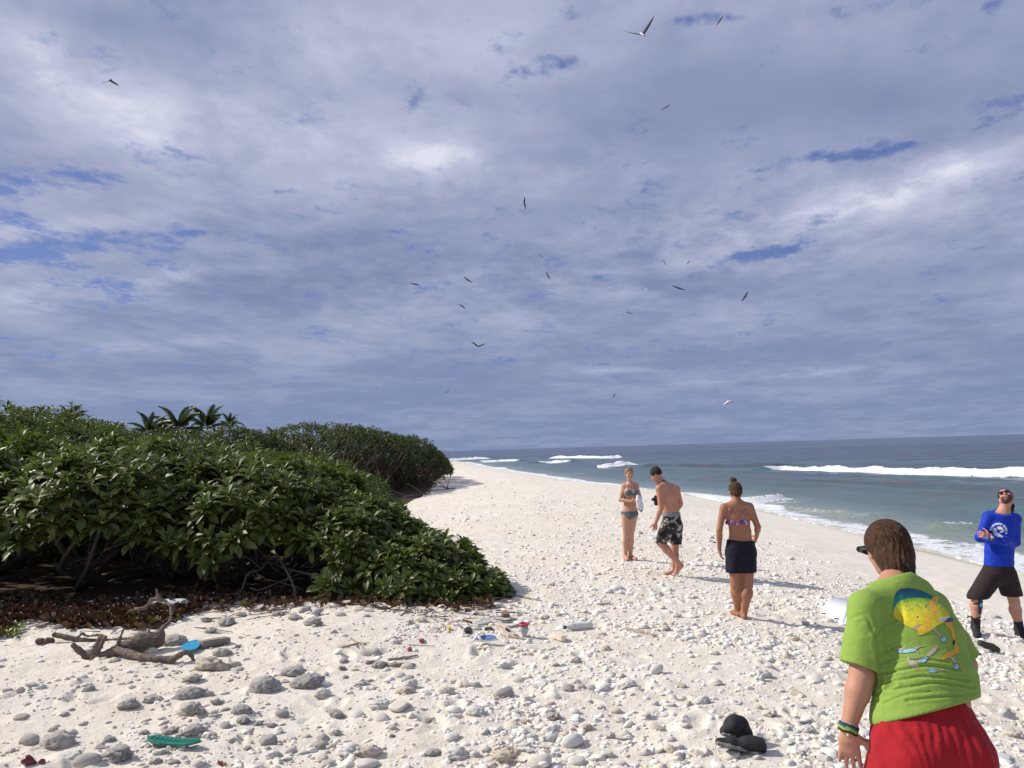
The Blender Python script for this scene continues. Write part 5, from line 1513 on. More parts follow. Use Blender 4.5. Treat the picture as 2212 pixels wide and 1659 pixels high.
BIRDS = [(1387, 74, (-34, -6), (24, -34), 34, 'largest seabird at top right, wings raised, pale belly and black tail', 1),
 (1554, 45, (-5, 9), (8, -10), 70, 'dark bird right of the largest one, wings slanting steeply', 0),
 (238, 173, (-19, 6), (16, 11), 46, 'dark seabird gliding alone at upper left', 0),
 (-5, 398, (-18, 10), (13, -18), 36, 'bird half cut by the left edge, black wing and white belly', 1),
 (1438, 232, (-9, 5), (9, -6), 90, 'small grey bird below the largest seabird', 0),
 (1133, 438, (0, -11), (2, 12), 80, 'pale bodied bird banking with wings held vertical in mid sky', 1),
 (1284, 493, (-3, -2), (4, 2), 150, 'tiny bird speck right of the banking bird', 0),
 (1168, 552, (-4, -2), (5, 4), 120, 'tiny pale bellied bird under the banking bird', 1),
 (1184, 596, (-4, -8), (4, 7), 95, 'dark bird diving steeply just below the tiny pale one', 0),
 (1010, 604, (-7, -5), (9, 6), 95, 'dark bird sloping down right, centre left of the flock', 0),
 (896, 613, (-10, 0), (9, 3), 120, 'faint grey gliding bird at the left end of the flock', 0),
 (999, 661, (-8, -3), (5, 6), 110, 'bird with one wing bent down, below the sloping bird', 0),
 (864, 687, (-2, 2), (3, -2), 140, 'lowest left speck of the flock', 0),
 (1436, 567, (-4, -5), (3, 5), 110, 'left one of two small birds flying side by side', 0),
 (1487, 567, (-3, 4), (3, -4), 110, 'right one of two small birds flying side by side', 0),
 (1466, 622, (-12, -4), (12, 4), 100, 'long winged bird with outstretched thin wings', 0),
 (1396, 625, (-4, 2), (4, -2), 120, 'bright white bird in the middle of the flock', 2),
 (1609, 640, (-5, 10), (7, -9), 85, 'dark bird at the right end of the flock, wings slanting', 0),
 (1360, 676, (-6, -2), (6, 2), 130, 'small dark bird under the bright white one', 0),
 (1033, 748, (-12, -8), (13, -4), 95, 'bird with wings raised in a V low over the trees', 1),
 (1020, 742, (-3, 0), (3, 0), 160, 'speck beside the V winged bird', 0),
 (966, 846, (-4, 3), (4, -4), 110, 'small dark bird low above the far thicket', 0),
 (1326, 855, (-2, 5), (3, -5), 120, 'small dark bird low over the sea', 0),
 (1573, 867, (-9, 8), (12, 0), 80, 'white bird with grey wing tips low over the sea', 2),
 (346, 877, (-4, 1), (4, -1), 160, 'white speck of a bird above the palms', 2)]
for b in BIRDS: bird(b[0], b[1], b[2], b[3], b[4], b[5], b[6])
# ------------------------------------------------------------------ people
def skin_mat():
    m, g = new_mat('skin')
    c = g.node('ShaderNodeAttribute', dict(attribute_name='col')).outputs['Color']
    tc = g.node('ShaderNodeTexCoord'); n = g.noise(tc.outputs['Object'], 14, 4, .6)
    col = g.mix(g.m('MULTIPLY', g.ramp(n, [(.35, 0.0), (.7, 1.0)]), .22), c, g.mix(.5, c, (.35, .10, .06)))
    b = pbsdf(g, Base_Color=col, Roughness=.58, Subsurface_Weight=.12, Subsurface_Scale=.02)
    b.inputs['Subsurface Radius'].default_value = (1.0, .35, .2)
    g.put(b.inputs['Normal'], g.bump(g.m('ADD', g.noise(tc.outputs['Object'], 160, 3, .6), g.noise(tc.outputs['Object'], 30, 4, .6)), .25, .006))
    return m
SKIN = skin_mat()
def cloth_mat(name, col, rough=.85, weave=500, var=.10, scale=9):
    m, g = new_mat(name)
    tc = g.node('ShaderNodeTexCoord'); n = g.noise(tc.outputs['Object'], scale, 4, .6); w = g.noise(tc.outputs['Object'], weave, 2, .5)
    c = g.mix(n, tuple(x * (1 - var) for x in col), tuple(min(1, x * (1 + var)) for x in col))
    b = pbsdf(g, Base_Color=c, Roughness=rough, Sheen_Weight=.05, Specular_IOR_Level=.2)
    g.put(b.inputs['Normal'], g.bump(g.m('ADD', g.m('MULTIPLY', w, .25), g.m('MULTIPLY', g.noise(g.vm('MULTIPLY', tc.outputs['Object'], (1, 1, 1.6)), 17, 5, .62), 1.3)), .6, .012))
    return m
def hair_mat(name, a, b_):
    m, g = new_mat(name)
    tc = g.node('ShaderNodeTexCoord'); n = g.noise(g.vm('MULTIPLY', tc.outputs['Object'], (90, 90, 14)), 1.0, 5, .65)
    b = pbsdf(g, Base_Color=g.mix(g.ramp(n, [(.35, 0.0), (.7, 1.0)]), a, b_), Roughness=.55, Specular_IOR_Level=.3)
    g.put(b.inputs['Normal'], g.bump(n, .9, .02))
    return m
HAIR_D = hair_mat('dark_brown_hair', (.018, .010, .007), (.060, .030, .018))
HAIR_B = hair_mat('brown_hair', (.028, .012, .006), (.125, .050, .024))
HAIR_F = hair_mat('fair_hair', (.16, .10, .055), (.34, .24, .14))
HAIR_K = hair_mat('black_hair', (.008, .006, .006), (.024, .016, .013))
GLOSS_K = simple('dark_lens', (.010, .010, .012), .12, .0)

def hand(s, wr, d, back, th, curl=.5, size=1.0, spread=.08):
    """palm, four unequal fingers and a thumb; back: direction the back of the hand faces; th: thumb side"""
    wr, d, back, th = map(np.array, (wr, _n(d), _n(back), _n(th)))
    th = _n(th - d * th.dot(d)); back = _n(back - d * back.dot(d) - th * back.dot(th)); z = size
    s.seg(wr, wr + d * .04 * z, .025 * z, .034 * z, .012, u=th, flat=.55)
    s.seg(wr + d * .035 * z, wr + d * .082 * z, .035 * z, .039 * z, .012, u=th, flat=.36)
    for i, L in enumerate((.072, .080, .074, .058)):
        b = wr + d * (.082 - .004 * abs(i - 1)) * z + th * (.029 - .0195 * i) * z
        dd = _n(d + th * spread * (1.2 - i)); p = b; a = 0
        for j, fr in enumerate((.42, .32, .26)):
            a += curl * (.55 if j == 0 else .75)
            dj = _n(dd * math.cos(a) - back * math.sin(a)); q = p + dj * L * fr * z
            s.seg(p, q, (.0092 - .0009 * j) * z, (.0086 - .0010 * j) * z, .004); p = q
    b = wr + d * .022 * z + th * .022 * z; p = b
    for j, L in enumerate((.040, .032, .026)):
        dj = _n(d * (.55 + .25 * j) + th * (.75 - .22 * j) - back * (.25 + .15 * j * curl)); q = p + dj * L * z
        s.seg(p, q, (.0145 - .002 * j) * z, (.0125 - .002 * j) * z, .008); p = q

class Person:
    def __init__(s, base, label, name='person', vox=.0065, sex='f'):
        s.base = np.array(base, float); s.root = empty(name, base, label, 'person'); s.S = Sculpt(vox); s.sex = sex; s.vox = vox
    def head(s, c, f, up, size=1.0, jaw=1.0):
        S = s.S; f = _n(f); up = _n(np.array(up) - f * np.dot(up, f)); r = np.cross(f, up); s.hc, s.hf, s.hu, s.hr = np.array(c, float), f, up, r
        z = size; R_ = np.array([r, f, up]); s.HR = R_; s.hz = z
        P = lambda a, b, c_: s.hc + (r * a + f * b + up * c_) * z
        S.ell(P(0, -.008, .018), np.array([.074, .094, .092]) * z, R_, .015)
        S.ell(P(0, .038, -.045), np.array([.056 * jaw, .054, .068]) * z, R_, .025)
        S.ell(P(0, .066, -.092), np.array([.026 * jaw, .022, .020]) * z, R_, .025)
        S.seg(P(0, .092, .008), P(0, .112, -.026), .009 * z, .014 * z, .010)
        S.seg(P(-.030, .082, .022), P(.030, .082, .022), .012 * z, .012 * z, .012)
        for q in (-1, 1):
            S.ball(P(q * .032, .096, .002), .014 * z, .010, mode='sub'); S.ball(P(q * .031, .081, .000), .0135 * z, .003)
            S.ell(P(q * .076, -.006, -.012), np.array([.008, .018, .032]) * z, R_, .006)
            S.ball(P(q * .042, .066, -.028), .018 * z, .016)
        S.seg(P(-.017, .094, -.054), P(.017, .094, -.054), .0075 * z, .0075 * z, .006); S.seg(P(-.014, .091, -.064), P(.014, .091, -.064), .0080 * z, .0080 * z, .006)
        return P
    def torso(s, nodes, lat, k=.04):
        """nodes: (centre, half width, depth/width)"""
        for (a, ra, fa), (b, rb, fb) in zip(nodes[:-1], nodes[1:]): s.S.seg(a, b, ra, rb, k, u=lat, flat=fa, flatb=fb)
    def arm(s, sh, el, wr, r=(.048, .040, .036, .024), k=.02):
        s.S.seg(sh, el, r[0], r[1], .035); m = np.array(el) * .72 + np.array(wr) * .28; s.S.seg(el, m, r[1] * .93, r[2] * 1.04, k); s.S.seg(m, wr, r[2] * 1.04, r[3], k)
    def leg(s, hip, kn, an, toe, r=(.088, .054, .052, .034), back=(0, -1, 0), foot=True, k=.03, flen=.20):
        S = s.S; hip, kn, an, toe, back = map(np.array, (hip, kn, an, toe, back))
        S.seg(hip, kn, r[0], r[1], k); c = kn * .68 + an * .32 + back * .012; S.seg(kn, c, r[1] * .95, r[2] * 1.04, .025); S.seg(c, an, r[2] * 1.04, r[3], .03)
        if foot:
            d = _n(toe - an); d2 = _n(np.array([d[0], d[1], 0])) if abs(d[2]) < .85 else d
            heel = an - d2 * .035 - np.array([0, 0, .045]) if abs(d[2]) < .85 else an
            S.seg(an, heel + [0, 0, .012], r[3] * 1.0, .030, .02); ball = toe - d2 * .045
            lat = np.cross(d2, [0, 0, 1.0])
            S.seg(heel, ball, .030, .040, .02, u=lat, flat=.62); S.seg(an + d2 * .02, ball, .030, .030, .025, u=lat, flat=.6)
            for i in range(5): S.seg(ball + lat * (.030 - .015 * i) + d2 * .02, toe + lat * (.030 - .0155 * i) - d2 * .008 * abs(i - .5), .011 if i == 0 else .0085, .010 if i == 0 else .0075, .005)
    def finish(s, colour):
        return s.S.obj('body', SKIN, s.root, colour=colour, off=s.base)
    def garment(s, name, mat, build, disp=None, colour=None, vox=None, relax=1):
        g = Sculpt(vox or s.vox); build(g); return g.obj(name, mat, s.root, off=s.base, disp=disp, colour=colour, relax=relax)
def skin_colour(p, base, tan=None, lips=(.42, .13, .11), face=True, extra=None):
    base = np.array(base)
    def f(P):
        C = np.tile(base, (len(P), 1)).astype(float)
        C *= (1 + .06 * vnoise(P, 9, 4, 2))[:, None]
        if face and hasattr(p, 'hc'):
            L = (P - p.hc) @ p.HR.T / p.hz
            m = (abs(L[:, 0]) < .024) & (L[:, 1] > .085) & (abs(L[:, 2] + .059) < .011); C[m] = lips
            for q in (-1, 1):
                m = (abs(L[:, 0] - q * .032) < .017) & (L[:, 1] > .07) & (abs(L[:, 2] - .026) < .006); C[m] = (.05, .028, .018)
                m = (abs(L[:, 0] - q * .031) < .010) & (L[:, 1] > .075) & (abs(L[:, 2] - .001) < .006); C[m] = (.03, .022, .02)
        if extra: C = extra(P, C)
        return C
    return f
PJ = np.array(CAM_M.inverted())
def project_np(P):
    q = np.column_stack([P, np.ones(len(P))]) @ PJ.T
    return np.column_stack([W_PX / 2 + q[:, 0] / -q[:, 2] * F_PX, H_PX / 2 - q[:, 1] / -q[:, 2] * F_PX])
def q3(x, y, Y): return np.array(at_depth(x, y, Y))
def in_poly(P, poly):
    x, y = P[:, 0], P[:, 1]; c = np.zeros(len(P), bool); n = len(poly)
    for i in range(n):
        x1, y1 = poly[i]; x2, y2 = poly[(i + 1) % n]
        if y1 == y2: continue
        m = ((y1 > y) != (y2 > y)) & (x < (x2 - x1) * (y - y1) / (y2 - y1) + x1); c ^= m
    return c
def printed(target, base, paint, box, step, name, parent, off=.0016):
    """a flat print laid on a garment: a fine sheet dropped onto the cloth, coloured point by point"""
    me = target.data; V = np.zeros(len(me.vertices) * 3, np.float32); me.vertices.foreach_get('co', V); V = V.reshape(-1, 3)
    bvh = BVHTree.FromPolygons([tuple(v + base) for v in V], [tuple(p.vertices) for p in me.polygons])
    xs = np.arange(box[0], box[2], step); ys = np.arange(box[1], box[3], step); X, Y = np.meshgrid(xs, ys); uv = np.column_stack([X.ravel(), Y.ravel()])
    col, mask = paint(uv); ny, nx = X.shape; Mk = mask.reshape(ny, nx)
    need = Mk.copy(); need[1:] |= Mk[:-1]; need[:, 1:] |= Mk[:, :-1]; need[1:, 1:] |= Mk[:-1, :-1]
    P = np.zeros((len(uv), 3)); ok = np.zeros(len(uv), bool); o = Vector((0, 0, CAM_Z))
    for i in np.where(need.ravel())[0]:
        h, nn, _, _ = bvh.ray_cast(o, ray(uv[i, 0], uv[i, 1]), 30)
        if h is not None: P[i] = h + nn * off; ok[i] = True
    idx = np.arange(len(uv)).reshape(ny, nx)
    Q = np.stack([idx[:-1, :-1], idx[1:, :-1], idx[1:, 1:], idx[:-1, 1:]], -1)[Mk[:-1, :-1]]
    Q = Q[ok[Q].all(1)]
    d = np.linalg.norm(P[Q] - P[Q][:, :1], axis=2).max(1); Q = Q[d < step * .02]
    u, inv = np.unique(Q, return_inverse=True); Q = inv.reshape(-1, 4)
    m, g = new_mat(name + '_ink'); c = g.node('ShaderNodeAttribute', dict(attribute_name='col')).outputs['Color']; pbsdf(g, Base_Color=c, Roughness=.8)
    return link(name, mesh_np(name, P[u] - base, [Q], True, m, dict(col=col[u])), parent)
X_, Y_, Z_ = np.array([1.0, 0, 0]), np.array([0, 1.0, 0]), np.array([0, 0, 1.0])

# ---- the woman in the green shirt (nearest, back to us, stooping)
def woman_green():
    bx = q3(2003, 1600, 2.85); base = np.array([bx[0], bx[1], gz(bx[0], bx[1])])
    p = Person(base, 'stooping woman in lime green fish print shirt and red shorts, with wrist bands, nearest', vox=.0058)
    neck, headc = q3(1932, 1254, 3.08), q3(1916, 1186, 3.24)
    shL, shR = q3(1866, 1316, 2.98), q3(2016, 1318, 3.14)
    pel, wai, che = q3(2003, 1592, 2.84), q3(2000, 1500, 2.90), q3(1975, 1360, 3.0)
    lat = _n(shR - shL); lat2 = _n(np.array([1, .05, .03]))
    elL, wrL = q3(1861, 1462, 2.93), q3(1833, 1572, 2.90)
    elR, wrR = q3(2084, 1436, 3.12), q3(2030, 1500, 3.45)
    hf = _n(np.array([.04, .97, -.22])); hu = _n(np.array([-.02, .25, 1]))
    p.head(headc, hf, hu, .97)
    p.S.seg(neck + [.0, 0, -.04], headc + [.01, -.035, -.07], .058, .052, .03)
    p.torso([(pel, .165, .68), (wai, .145, .72), (che, .150, .68), (neck + [0, 0, -.05], .10, .6)], lat2)
    p.S.seg(neck - [0, 0, .05], shL, .05, .045, .05); p.S.seg(neck - [0, 0, .05], shR, .05, .045, .05)
    p.arm(shL, elL, wrL, (.052, .044, .042, .027)); p.arm(shR, elR, wrR, (.052, .044, .041, .027))
    hand(p.S, wrL + _n(wrL - elL) * .005, q3(1838, 1650, 2.90) - wrL, [-.55, -.8, .0], [.75, -.35, 0], .25, 1.0)
    hand(p.S, wrR, _n(wrR - elR), [.2, .2, 1], [-1, 0, 0], .5)
    g0 = base[2]
    hipL, hipR = pel + [-.10, 0, -.05], pel + [.10, .0, -.05]
    knL, knR = np.array([base[0] - .12, base[1] + .10, g0 + .47]), np.array([base[0] + .13, base[1] + .06, g0 + .47])
    anL, anR = np.array([base[0] - .15, base[1] + .02, g0 + .075]), np.array([base[0] + .17, base[1] - .02, g0 + .075])
    p.leg(hipL, knL, anL, anL + [-.02, .19, -.05], (.10, .062, .060, .038)); p.leg(hipR, knR, anR, anR + [.04, .19, -.05], (.10, .062, .060, .038))
    p.finish(skin_colour(p, (.46, .235, .155)))
    # shirt
    GREEN = cloth_mat('lime_cotton', (.240, .370, .070), .9, 420, .06)
    hemn = np.array([.22, -.40, -1.0])
    def shirt(s):
        d = _n(elL - shL)
        s.seg(shL + [.005, 0, .004], shL + d * .13 + [.002, 0, 0], .060, .071, .01); s.seg(shL + d * .13, q3(1857, 1442, 2.94) + d * .03, .071, .078, .01)
        s.cut(q3(1856, 1440, 2.93), d * 1.0 + np.array([-.18, 0, .0]))
        s.seg(q3(1860, 1432, 2.93), q3(1860, 1455, 2.93), .054, .058, .006, mode='sub')
        dR = _n(elR - shR); s.seg(shR, shR + dR * .14, .062, .070, .01); s.seg(shR + dR * .14, shR + dR * .24, .070, .074, .01)
        s.cut(shR + dR * .215, dR); s.seg(shR + dR * .19, shR + dR * .3, .058, .062, .006, mode='sub')
        s.cut(q3(2003, 1538, 2.85), hemn)
        def low(a, b, ra, rb, fa, fb, k=.045): s.seg(a, b, ra, rb, k, u=lat2, flat=fa, flatb=fb)
        T = Sculpt(.01)
        low(q3(1946, 1288, 3.06), q3(1978, 1372, 3.0), .128, .176, .66, .76); low(q3(1978, 1372, 3.0), q3(2000, 1460, 2.93), .172, .180, .76, .76, .03)
        low(q3(2000, 1460, 2.93), q3(2004, 1570, 2.86), .180, .205, .76, .76, .03)
        s.seg(q3(1937, 1268, 3.06), q3(1874, 1312, 3.0), .058, .056, .05); s.seg(q3(1937, 1268, 3.06), q3(2008, 1308, 3.12), .062, .064, .05)
        s.seg(q3(1932, 1262, 3.08), q3(1934, 1251, 3.10), .074, .064, .02, u=lat2, flat=.85)
        s.cut(q3(2002, 1536, 2.86), hemn)
        s.cut(q3(1930, 1245, 3.1), [-.22, .30, 1.0]); s.seg(q3(1932, 1262, 3.09), q3(1930, 1236, 3.12), .056, .058, .006, u=lat2, flat=.9, mode='sub')
        s.seg(q3(2001, 1560, 2.86) + hemn * .02, q3(1998, 1532, 2.87), .205, .190, .01, u=lat2, flat=.72, mode='sub') if False else None
    creases = [([(1895, 1372), (1898, 1405), (1898, 1430)], .011, 4.5), ([(1898, 1455), (1945, 1448), (1998, 1438), (2074, 1446)], .010, 2.6), ([(1918, 1474), (1960, 1466), (1998, 1461), (2094, 1470)], .008, 2.4),
               ([(1912, 1492), (1975, 1482), (2024, 1475), (2106, 1484)], .008, 2.6), ([(1893, 1500), (1903, 1492), (1935, 1478)], .009, 3), ([(1958, 1514), (2024, 1506), (2113, 1497)], .007, 2.6), ([(1895, 1420), (1925, 1402), (1950, 1396)], .006, 2.6),
               ([(1893, 1440), (1925, 1425), (1960, 1422)], .006, 2.4), ([(1892, 1375), (1910, 1350), (1935, 1340)], .005, 2.6), ([(1840, 1335), (1870, 1330), (1886, 1368)], .004, 3), ([(1930, 1432), (1990, 1424), (2050, 1432)], .006, 2), ([(1905, 1520), (1960, 1500), (2010, 1494)], .005, 2.2),
               ([(1940, 1290), (1950, 1330), (1945, 1350)], .003, 4), ([(1900, 1400), (1902, 1470), (1896, 1520)], .006, 3.5)]
    def folds(P):
        uv = project_np(P); out = .0030 * vnoise(P * [1, 1, 3.0], 9, 6, 3)
        facing = P[:, 1] < 3.05
        low = sstep(-(P[:, 2]), -1.22, -1.02)
        out += low * .0045 * (np.abs(vnoise((P + .3 * P[:, [2, 0, 1]] * [0, 0, .5]) * [3, 3, 26], 1, 17, 2)) * 2 - .8)
        for L, dp, w in creases:
            L = catmull([(a, b, 0) for a, b in L], 14)[:, :2]; best = np.full(len(P), 1e9)
            for i in range(len(L) - 1):
                a = L[i]; ab = L[i + 1] - a; t = np.clip(((uv - a) @ ab) / (ab @ ab), 0, 1); best = np.minimum(best, np.hypot(*(uv - a - t[:, None] * ab).T))
            out += facing * (-dp * np.exp(-(best / w) ** 2) + .45 * dp * np.exp(-((best - w * 2.4) / (w * 1.2)) ** 2))
        hd_ = -((P - q3(2002, 1536, 2.86)) @ _n(hemn)); sd_ = -((P - q3(1856, 1440, 2.93)) @ _n(elL - shL))
        out = out * np.where(P[:, 0] < 1.33, sstep(sd_, .004, .035), sstep(hd_, .004, .035))
        return out * .62
    sh = p.garment('shirt', GREEN, shirt, folds, vox=.0055)
    # print: a big yellow fish with a blue crest and small flying fish
    C4 = lambda L: [(1928.9 + a * .12266, 1256.4 + b * .12266) for a, b in L]
    crest = C4([(0, 600), (-2, 440), (15, 280), (60, 175), (140, 122), (300, 112), (480, 150), (620, 210), (760, 300), (880, 430), (800, 470), (600, 420), (300, 420), (100, 520)])
    bodyp = C4([(5, 600), (20, 470), (100, 350), (240, 300), (430, 285), (600, 300), (720, 320), (800, 360), (900, 450), (980, 540), (1010, 620), (990, 680), (870, 735), (760, 790), (690, 850), (590, 905), (480, 945), (430, 935), (440, 860), (350, 835), (200, 760), (60, 650)])
    fin = C4([(625, 410), (680, 310), (740, 255), (800, 255), (790, 330), (760, 430), (780, 540), (730, 640), (700, 560), (640, 470)])
    tail = C4([(890, 725), (1030, 700), (1080, 860), (1100, 1010), (1120, 1100), (1160, 1180), (1160, 1260), (1000, 1330), (850, 1390), (850, 1320), (940, 1240), (1080, 1180), (1050, 1050), (1010, 860)])
    bluet = C4([(890, 712), (960, 650), (1040, 635), (1058, 680), (1000, 720)]); white = C4([(790, 670), (860, 620), (990, 618), (940, 680), (830, 710)])
    lowfin = C4([(440, 935), (470, 830), (560, 770), (560, 650), (640, 560), (700, 640), (680, 760), (590, 890), (500, 945)]); mouth = C4([(320, 825), (430, 760), (540, 745), (470, 800), (420, 850)])
    dark = C4([(1040, 1080), (1060, 1010), (1095, 1050), (1085, 1120), (1060, 1135)])
    eye = (1928.9 + 433 * .12266, 1256.4 + 628 * .12266)
    fly = [((250, 1220), (170, 34), -5), ((540, 1375), (85, 42), -25), ((690, 1565), (90, 36), 5), ((890, 1010), (50, 50), 50), ((1110, 1500), (48, 42), 60)]
    wings = [C4(L) for L in ([(50, 1200), (45, 1170), (90, 1155), (200, 1180), (130, 1210)], [(280, 1180), (530, 1120), (540, 1135), (440, 1170), (420, 1200), (470, 1270), (400, 1230)], [(570, 1310), (700, 1160), (800, 1110), (805, 1130), (740, 1240), (640, 1320)],
                             [(310, 1330), (470, 1330), (500, 1370), (330, 1360)], [(240, 1330), (320, 1370), (480, 1470), (430, 1520), (340, 1520), (270, 1430)], [(650, 770), (700, 800), (860, 950), (840, 980), (740, 880)], [(980, 1290), (1070, 1340), (1140, 1440), (1070, 1440), (1010, 1350)],
                             [(740, 990), (850, 1010), (850, 1020), (740, 1000)], [(730, 1560), (900, 1540), (920, 1555), (780, 1590)])]
    def paint(uv):
        n = len(uv); C = np.zeros((n, 3)); M = np.zeros(n, bool)
        z3 = np.column_stack([uv, np.zeros(n)]); n1 = vnoise(z3, .11, 3, 3); n2 = vnoise(z3, .35, 8, 2)
        def put(mask, col): C[mask] = col[mask] if np.ndim(col) == 2 else col; M[mask] = True
        yy = (uv[:, 1] - 1256.4) / .12266 - .25 * ((uv[:, 0] - 1928.9) / .12266 - 400) * 0
        t = np.clip((yy - 120) / 260 + .15 * n1, 0, 1)[:, None]
        put(in_poly(uv, tail), (.60, .33, .03)); 
        put(in_poly(uv, crest), np.array([.012, .045, .14]) * (1 - t) + np.array([.01, .22, .17]) * t)
        yel = np.array([.62, .52, .02]) * (1 + .25 * n1)[:, None]; gr = np.array([.22, .42, .03])
        w = np.clip(np.exp(-(yy - 330) / 90) + .5 * np.maximum(n2, 0), 0, 1)[:, None]
        put(in_poly(uv, bodyp), yel * (1 - w) + gr * w)
        spots = in_poly(uv, bodyp) & (n2 > .45) & (yy < 520); C[spots] = (.06, .25, .12)
        put(in_poly(uv, fin), np.array([.66, .36, .05]) * (1 + .3 * n2)[:, None]); put(in_poly(uv, lowfin), np.array([.68, .42, .03]) * (1 + .25 * n2)[:, None])
        put(in_poly(uv, white), (.62, .58, .42)); put(in_poly(uv, bluet), (.03, .07, .20)); put(in_poly(uv, mouth), (.42, .26, .16)); put(in_poly(uv, dark), (.03, .05, .02))
        de = np.hypot(uv[:, 0] - eye[0], uv[:, 1] - eye[1]); put(de < 3.0, (.55, .50, .20)); put(de < 1.9, (.02, .02, .02))
        for wg in wings:
            put(in_poly(uv, wg), (.40, .36, .28)); 
        for wg in wings[:3]: pass
        for (cx, cy), (rx, ry), a in fly:
            x = (uv[:, 0] - 1928.9) / .12266 - cx; y = (uv[:, 1] - 1256.4) / .12266 - cy; a = math.radians(a); u = x * math.cos(a) + y * math.sin(a); v = -x * math.sin(a) + y * math.cos(a)
            d = (u / rx) ** 2 + (v / ry) ** 2; put(d < 1.15, (.03, .09, .16)); put((d < .9), np.array([.28, .50, .58]) * (1 + .3 * n2)[:, None]); put(((u + rx * .5) ** 2 + v ** 2) < 150, (.01, .02, .06))
        return C, M
    printed(sh, base, paint, (1920, 1262, 2092, 1460), .8, 'fish_print', p.root)
    # shorts
    RED = cloth_mat('red_cotton', (.34, .010, .018), .8, 420, .12)
    def shorts(s):
        s.seg(q3(2001, 1548, 2.87), pel + [0, 0, -.02], .172, .198, .03, u=lat2, flat=.74)
        s.seg(pel + [-.045, -.01, -.04], hipL + (knL - hipL) * .62, .164, .145, .03, u=lat2, flat=.88); s.seg(pel + [.045, -.01, -.04], hipR + (knR - hipR) * .62, .164, .145, .03, u=lat2, flat=.88)
        s.seg(pel + [-.09, -.09, -.06], pel + [-.09, -.08, -.07], .085, .09, .05); s.seg(pel + [.10, -.09, -.06], pel + [.10, -.08, -.07], .085, .09, .05)
        s.cut(hipL + (knL - hipL) * .60, [0, 0, -1]); s.cut(q3(2002, 1536, 2.86) - _n(hemn) * .030, -hemn)
    def red_folds(P):
        w = np.exp(-np.abs(P[:, 2] - (q3(2000, 1545, 2.86)[2] - .02)) / .07)
        seam = -.010 * np.exp(-((P[:, 0] - pel[0] - .035) / .012) ** 2) * (P[:, 1] < 2.84) * sstep(-P[:, 2], -.92, -.80)
        return .0022 * w * np.sin(P[:, 0] * 190 + 4 * vnoise(P, 9, 3)) + .006 * vnoise(P * [1.0, 1, .45], 10, 12, 3) + seam + .004 * vnoise(P * [1, 1, .25], 26, 15, 2)
    p.garment('shorts', RED, shorts, red_folds)
    # hair: cap, knot at the nape, escaping loop
    hc, HR = p.hc, p.HR
    def H(a, b, c): return hc + p.hr * a + p.hf * b + p.hu * c
    def hair(s):
        s.ell(H(0, -.018, .026), (.085, .104, .100), HR, .01); s.ell(H(0, -.062, -.045), (.076, .062, .078), HR, .04)
        s.ell(H(.006, -.100, -.062), (.050, .036, .046), HR, .02); s.ell(H(-.004, -.072, -.112), (.062, .046, .052), HR, .03)
        s.ell(H(0, .105, -.065), (.070, .075, .110), HR, .012, mode='sub'); s.cut(H(0, .072, 0), _n(p.hf - .35 * p.hu))
        s.ell(H(-.098, .025, -.07), (.05, .055, .06), HR, .012, mode='sub'); s.ell(H(.098, .025, -.07), (.05, .055, .06), HR, .012, mode='sub')
    hd = lambda P: .0020 * np.sin(((P - hc) @ p.hr) * 300 + 9 * vnoise(P, 8, 3, 2)) + .0015 * vnoise(P, 45, 9, 2) + .003 * vnoise(P, 12, 19)
    p.garment('hair', HAIR_B, hair, hd, vox=.0045)
    r = np.random.default_rng(5); g = Geo()
    for k in range(260):
        th = r.uniform(-1.5, 1.5); st = np.array([math.sin(th) * .075, .04 - .12 * r.random() * 0 + r.uniform(-.05, .03), .055 + .06 * math.cos(th) * r.uniform(.5, 1)])
        en = np.array([r.uniform(-.03, .05), -.135, -.055 + r.uniform(-.03, .03)])
        pts = []
        for t in np.linspace(0, 1, 8):
            q = st * (1 - t) + en * t; cc = np.array([0, -.018, .022]); e = (q - cc) / np.array([.087, .106, .102]); e = e / (np.linalg.norm(e) + 1e-6) * 1.0
            q2 = cc + e * np.array([.0885, .108, .104]); w = sstep(t, .75, 1); q = q2 * (1 - w) + (q2 * .4 + en * .6) * w
            pts.append(hc + p.hr * q[0] + p.hf * q[1] + p.hu * q[2])
        g.tube(np.array(pts) - base, np.linspace(.0016, .0026, 8) * r.uniform(.6, 1.3), 4, a=r.random())
    lk = Geo()
    for k in range(30):
        sd = -1 if k % 2 else 1; a0 = r.uniform(.35, 1.5); st = np.array([sd * math.sin(a0) * .075, r.uniform(-.02, .03), .018 + .09 * math.cos(a0)]); en = np.array([r.uniform(-.018, .018), -.118, r.uniform(-.085, -.035)]); pts = []
        for t in np.linspace(0, 1, 9):
            q = st * (1 - t) + en * t + np.array([0, 0, -.030 * math.sin(math.pi * t)]); cc = np.array([0, -.018, .022]); e = (q - cc) / np.array([.083, .102, .098]); e = e / (np.linalg.norm(e) + 1e-6); q2 = cc + e * np.array([.083, .103, .099]); w = sstep(t, .8, 1)
            q = q2 * (1 - w) + (q2 * .3 + en * .7) * w; pts.append(hc + p.hr * q[0] + p.hf * q[1] + p.hu * q[2])
        lk.tube(np.array(pts) - base, np.interp(np.linspace(0, 1, 9), [0, .5, 1], [.004, .0085, .0065]), 6, a=r.random())
    lk.obj('hair_locks', HAIR_B, p.root)['kind'] = 'stuff'
    g.obj('hair_strands', hair_mat('hair_strand', (.030, .014, .008), (.13, .062, .03)), p.root)
    g = Geo(); Lp = catmull([q3(1952, 1212, 3.12), q3(1962, 1222, 3.08), q3(1976, 1242, 3.07), q3(1983, 1254, 3.06), q3(1979, 1264, 3.05), q3(1964, 1264, 3.03), q3(1946, 1255, 3.03), q3(1934, 1248, 3.03)], 26)
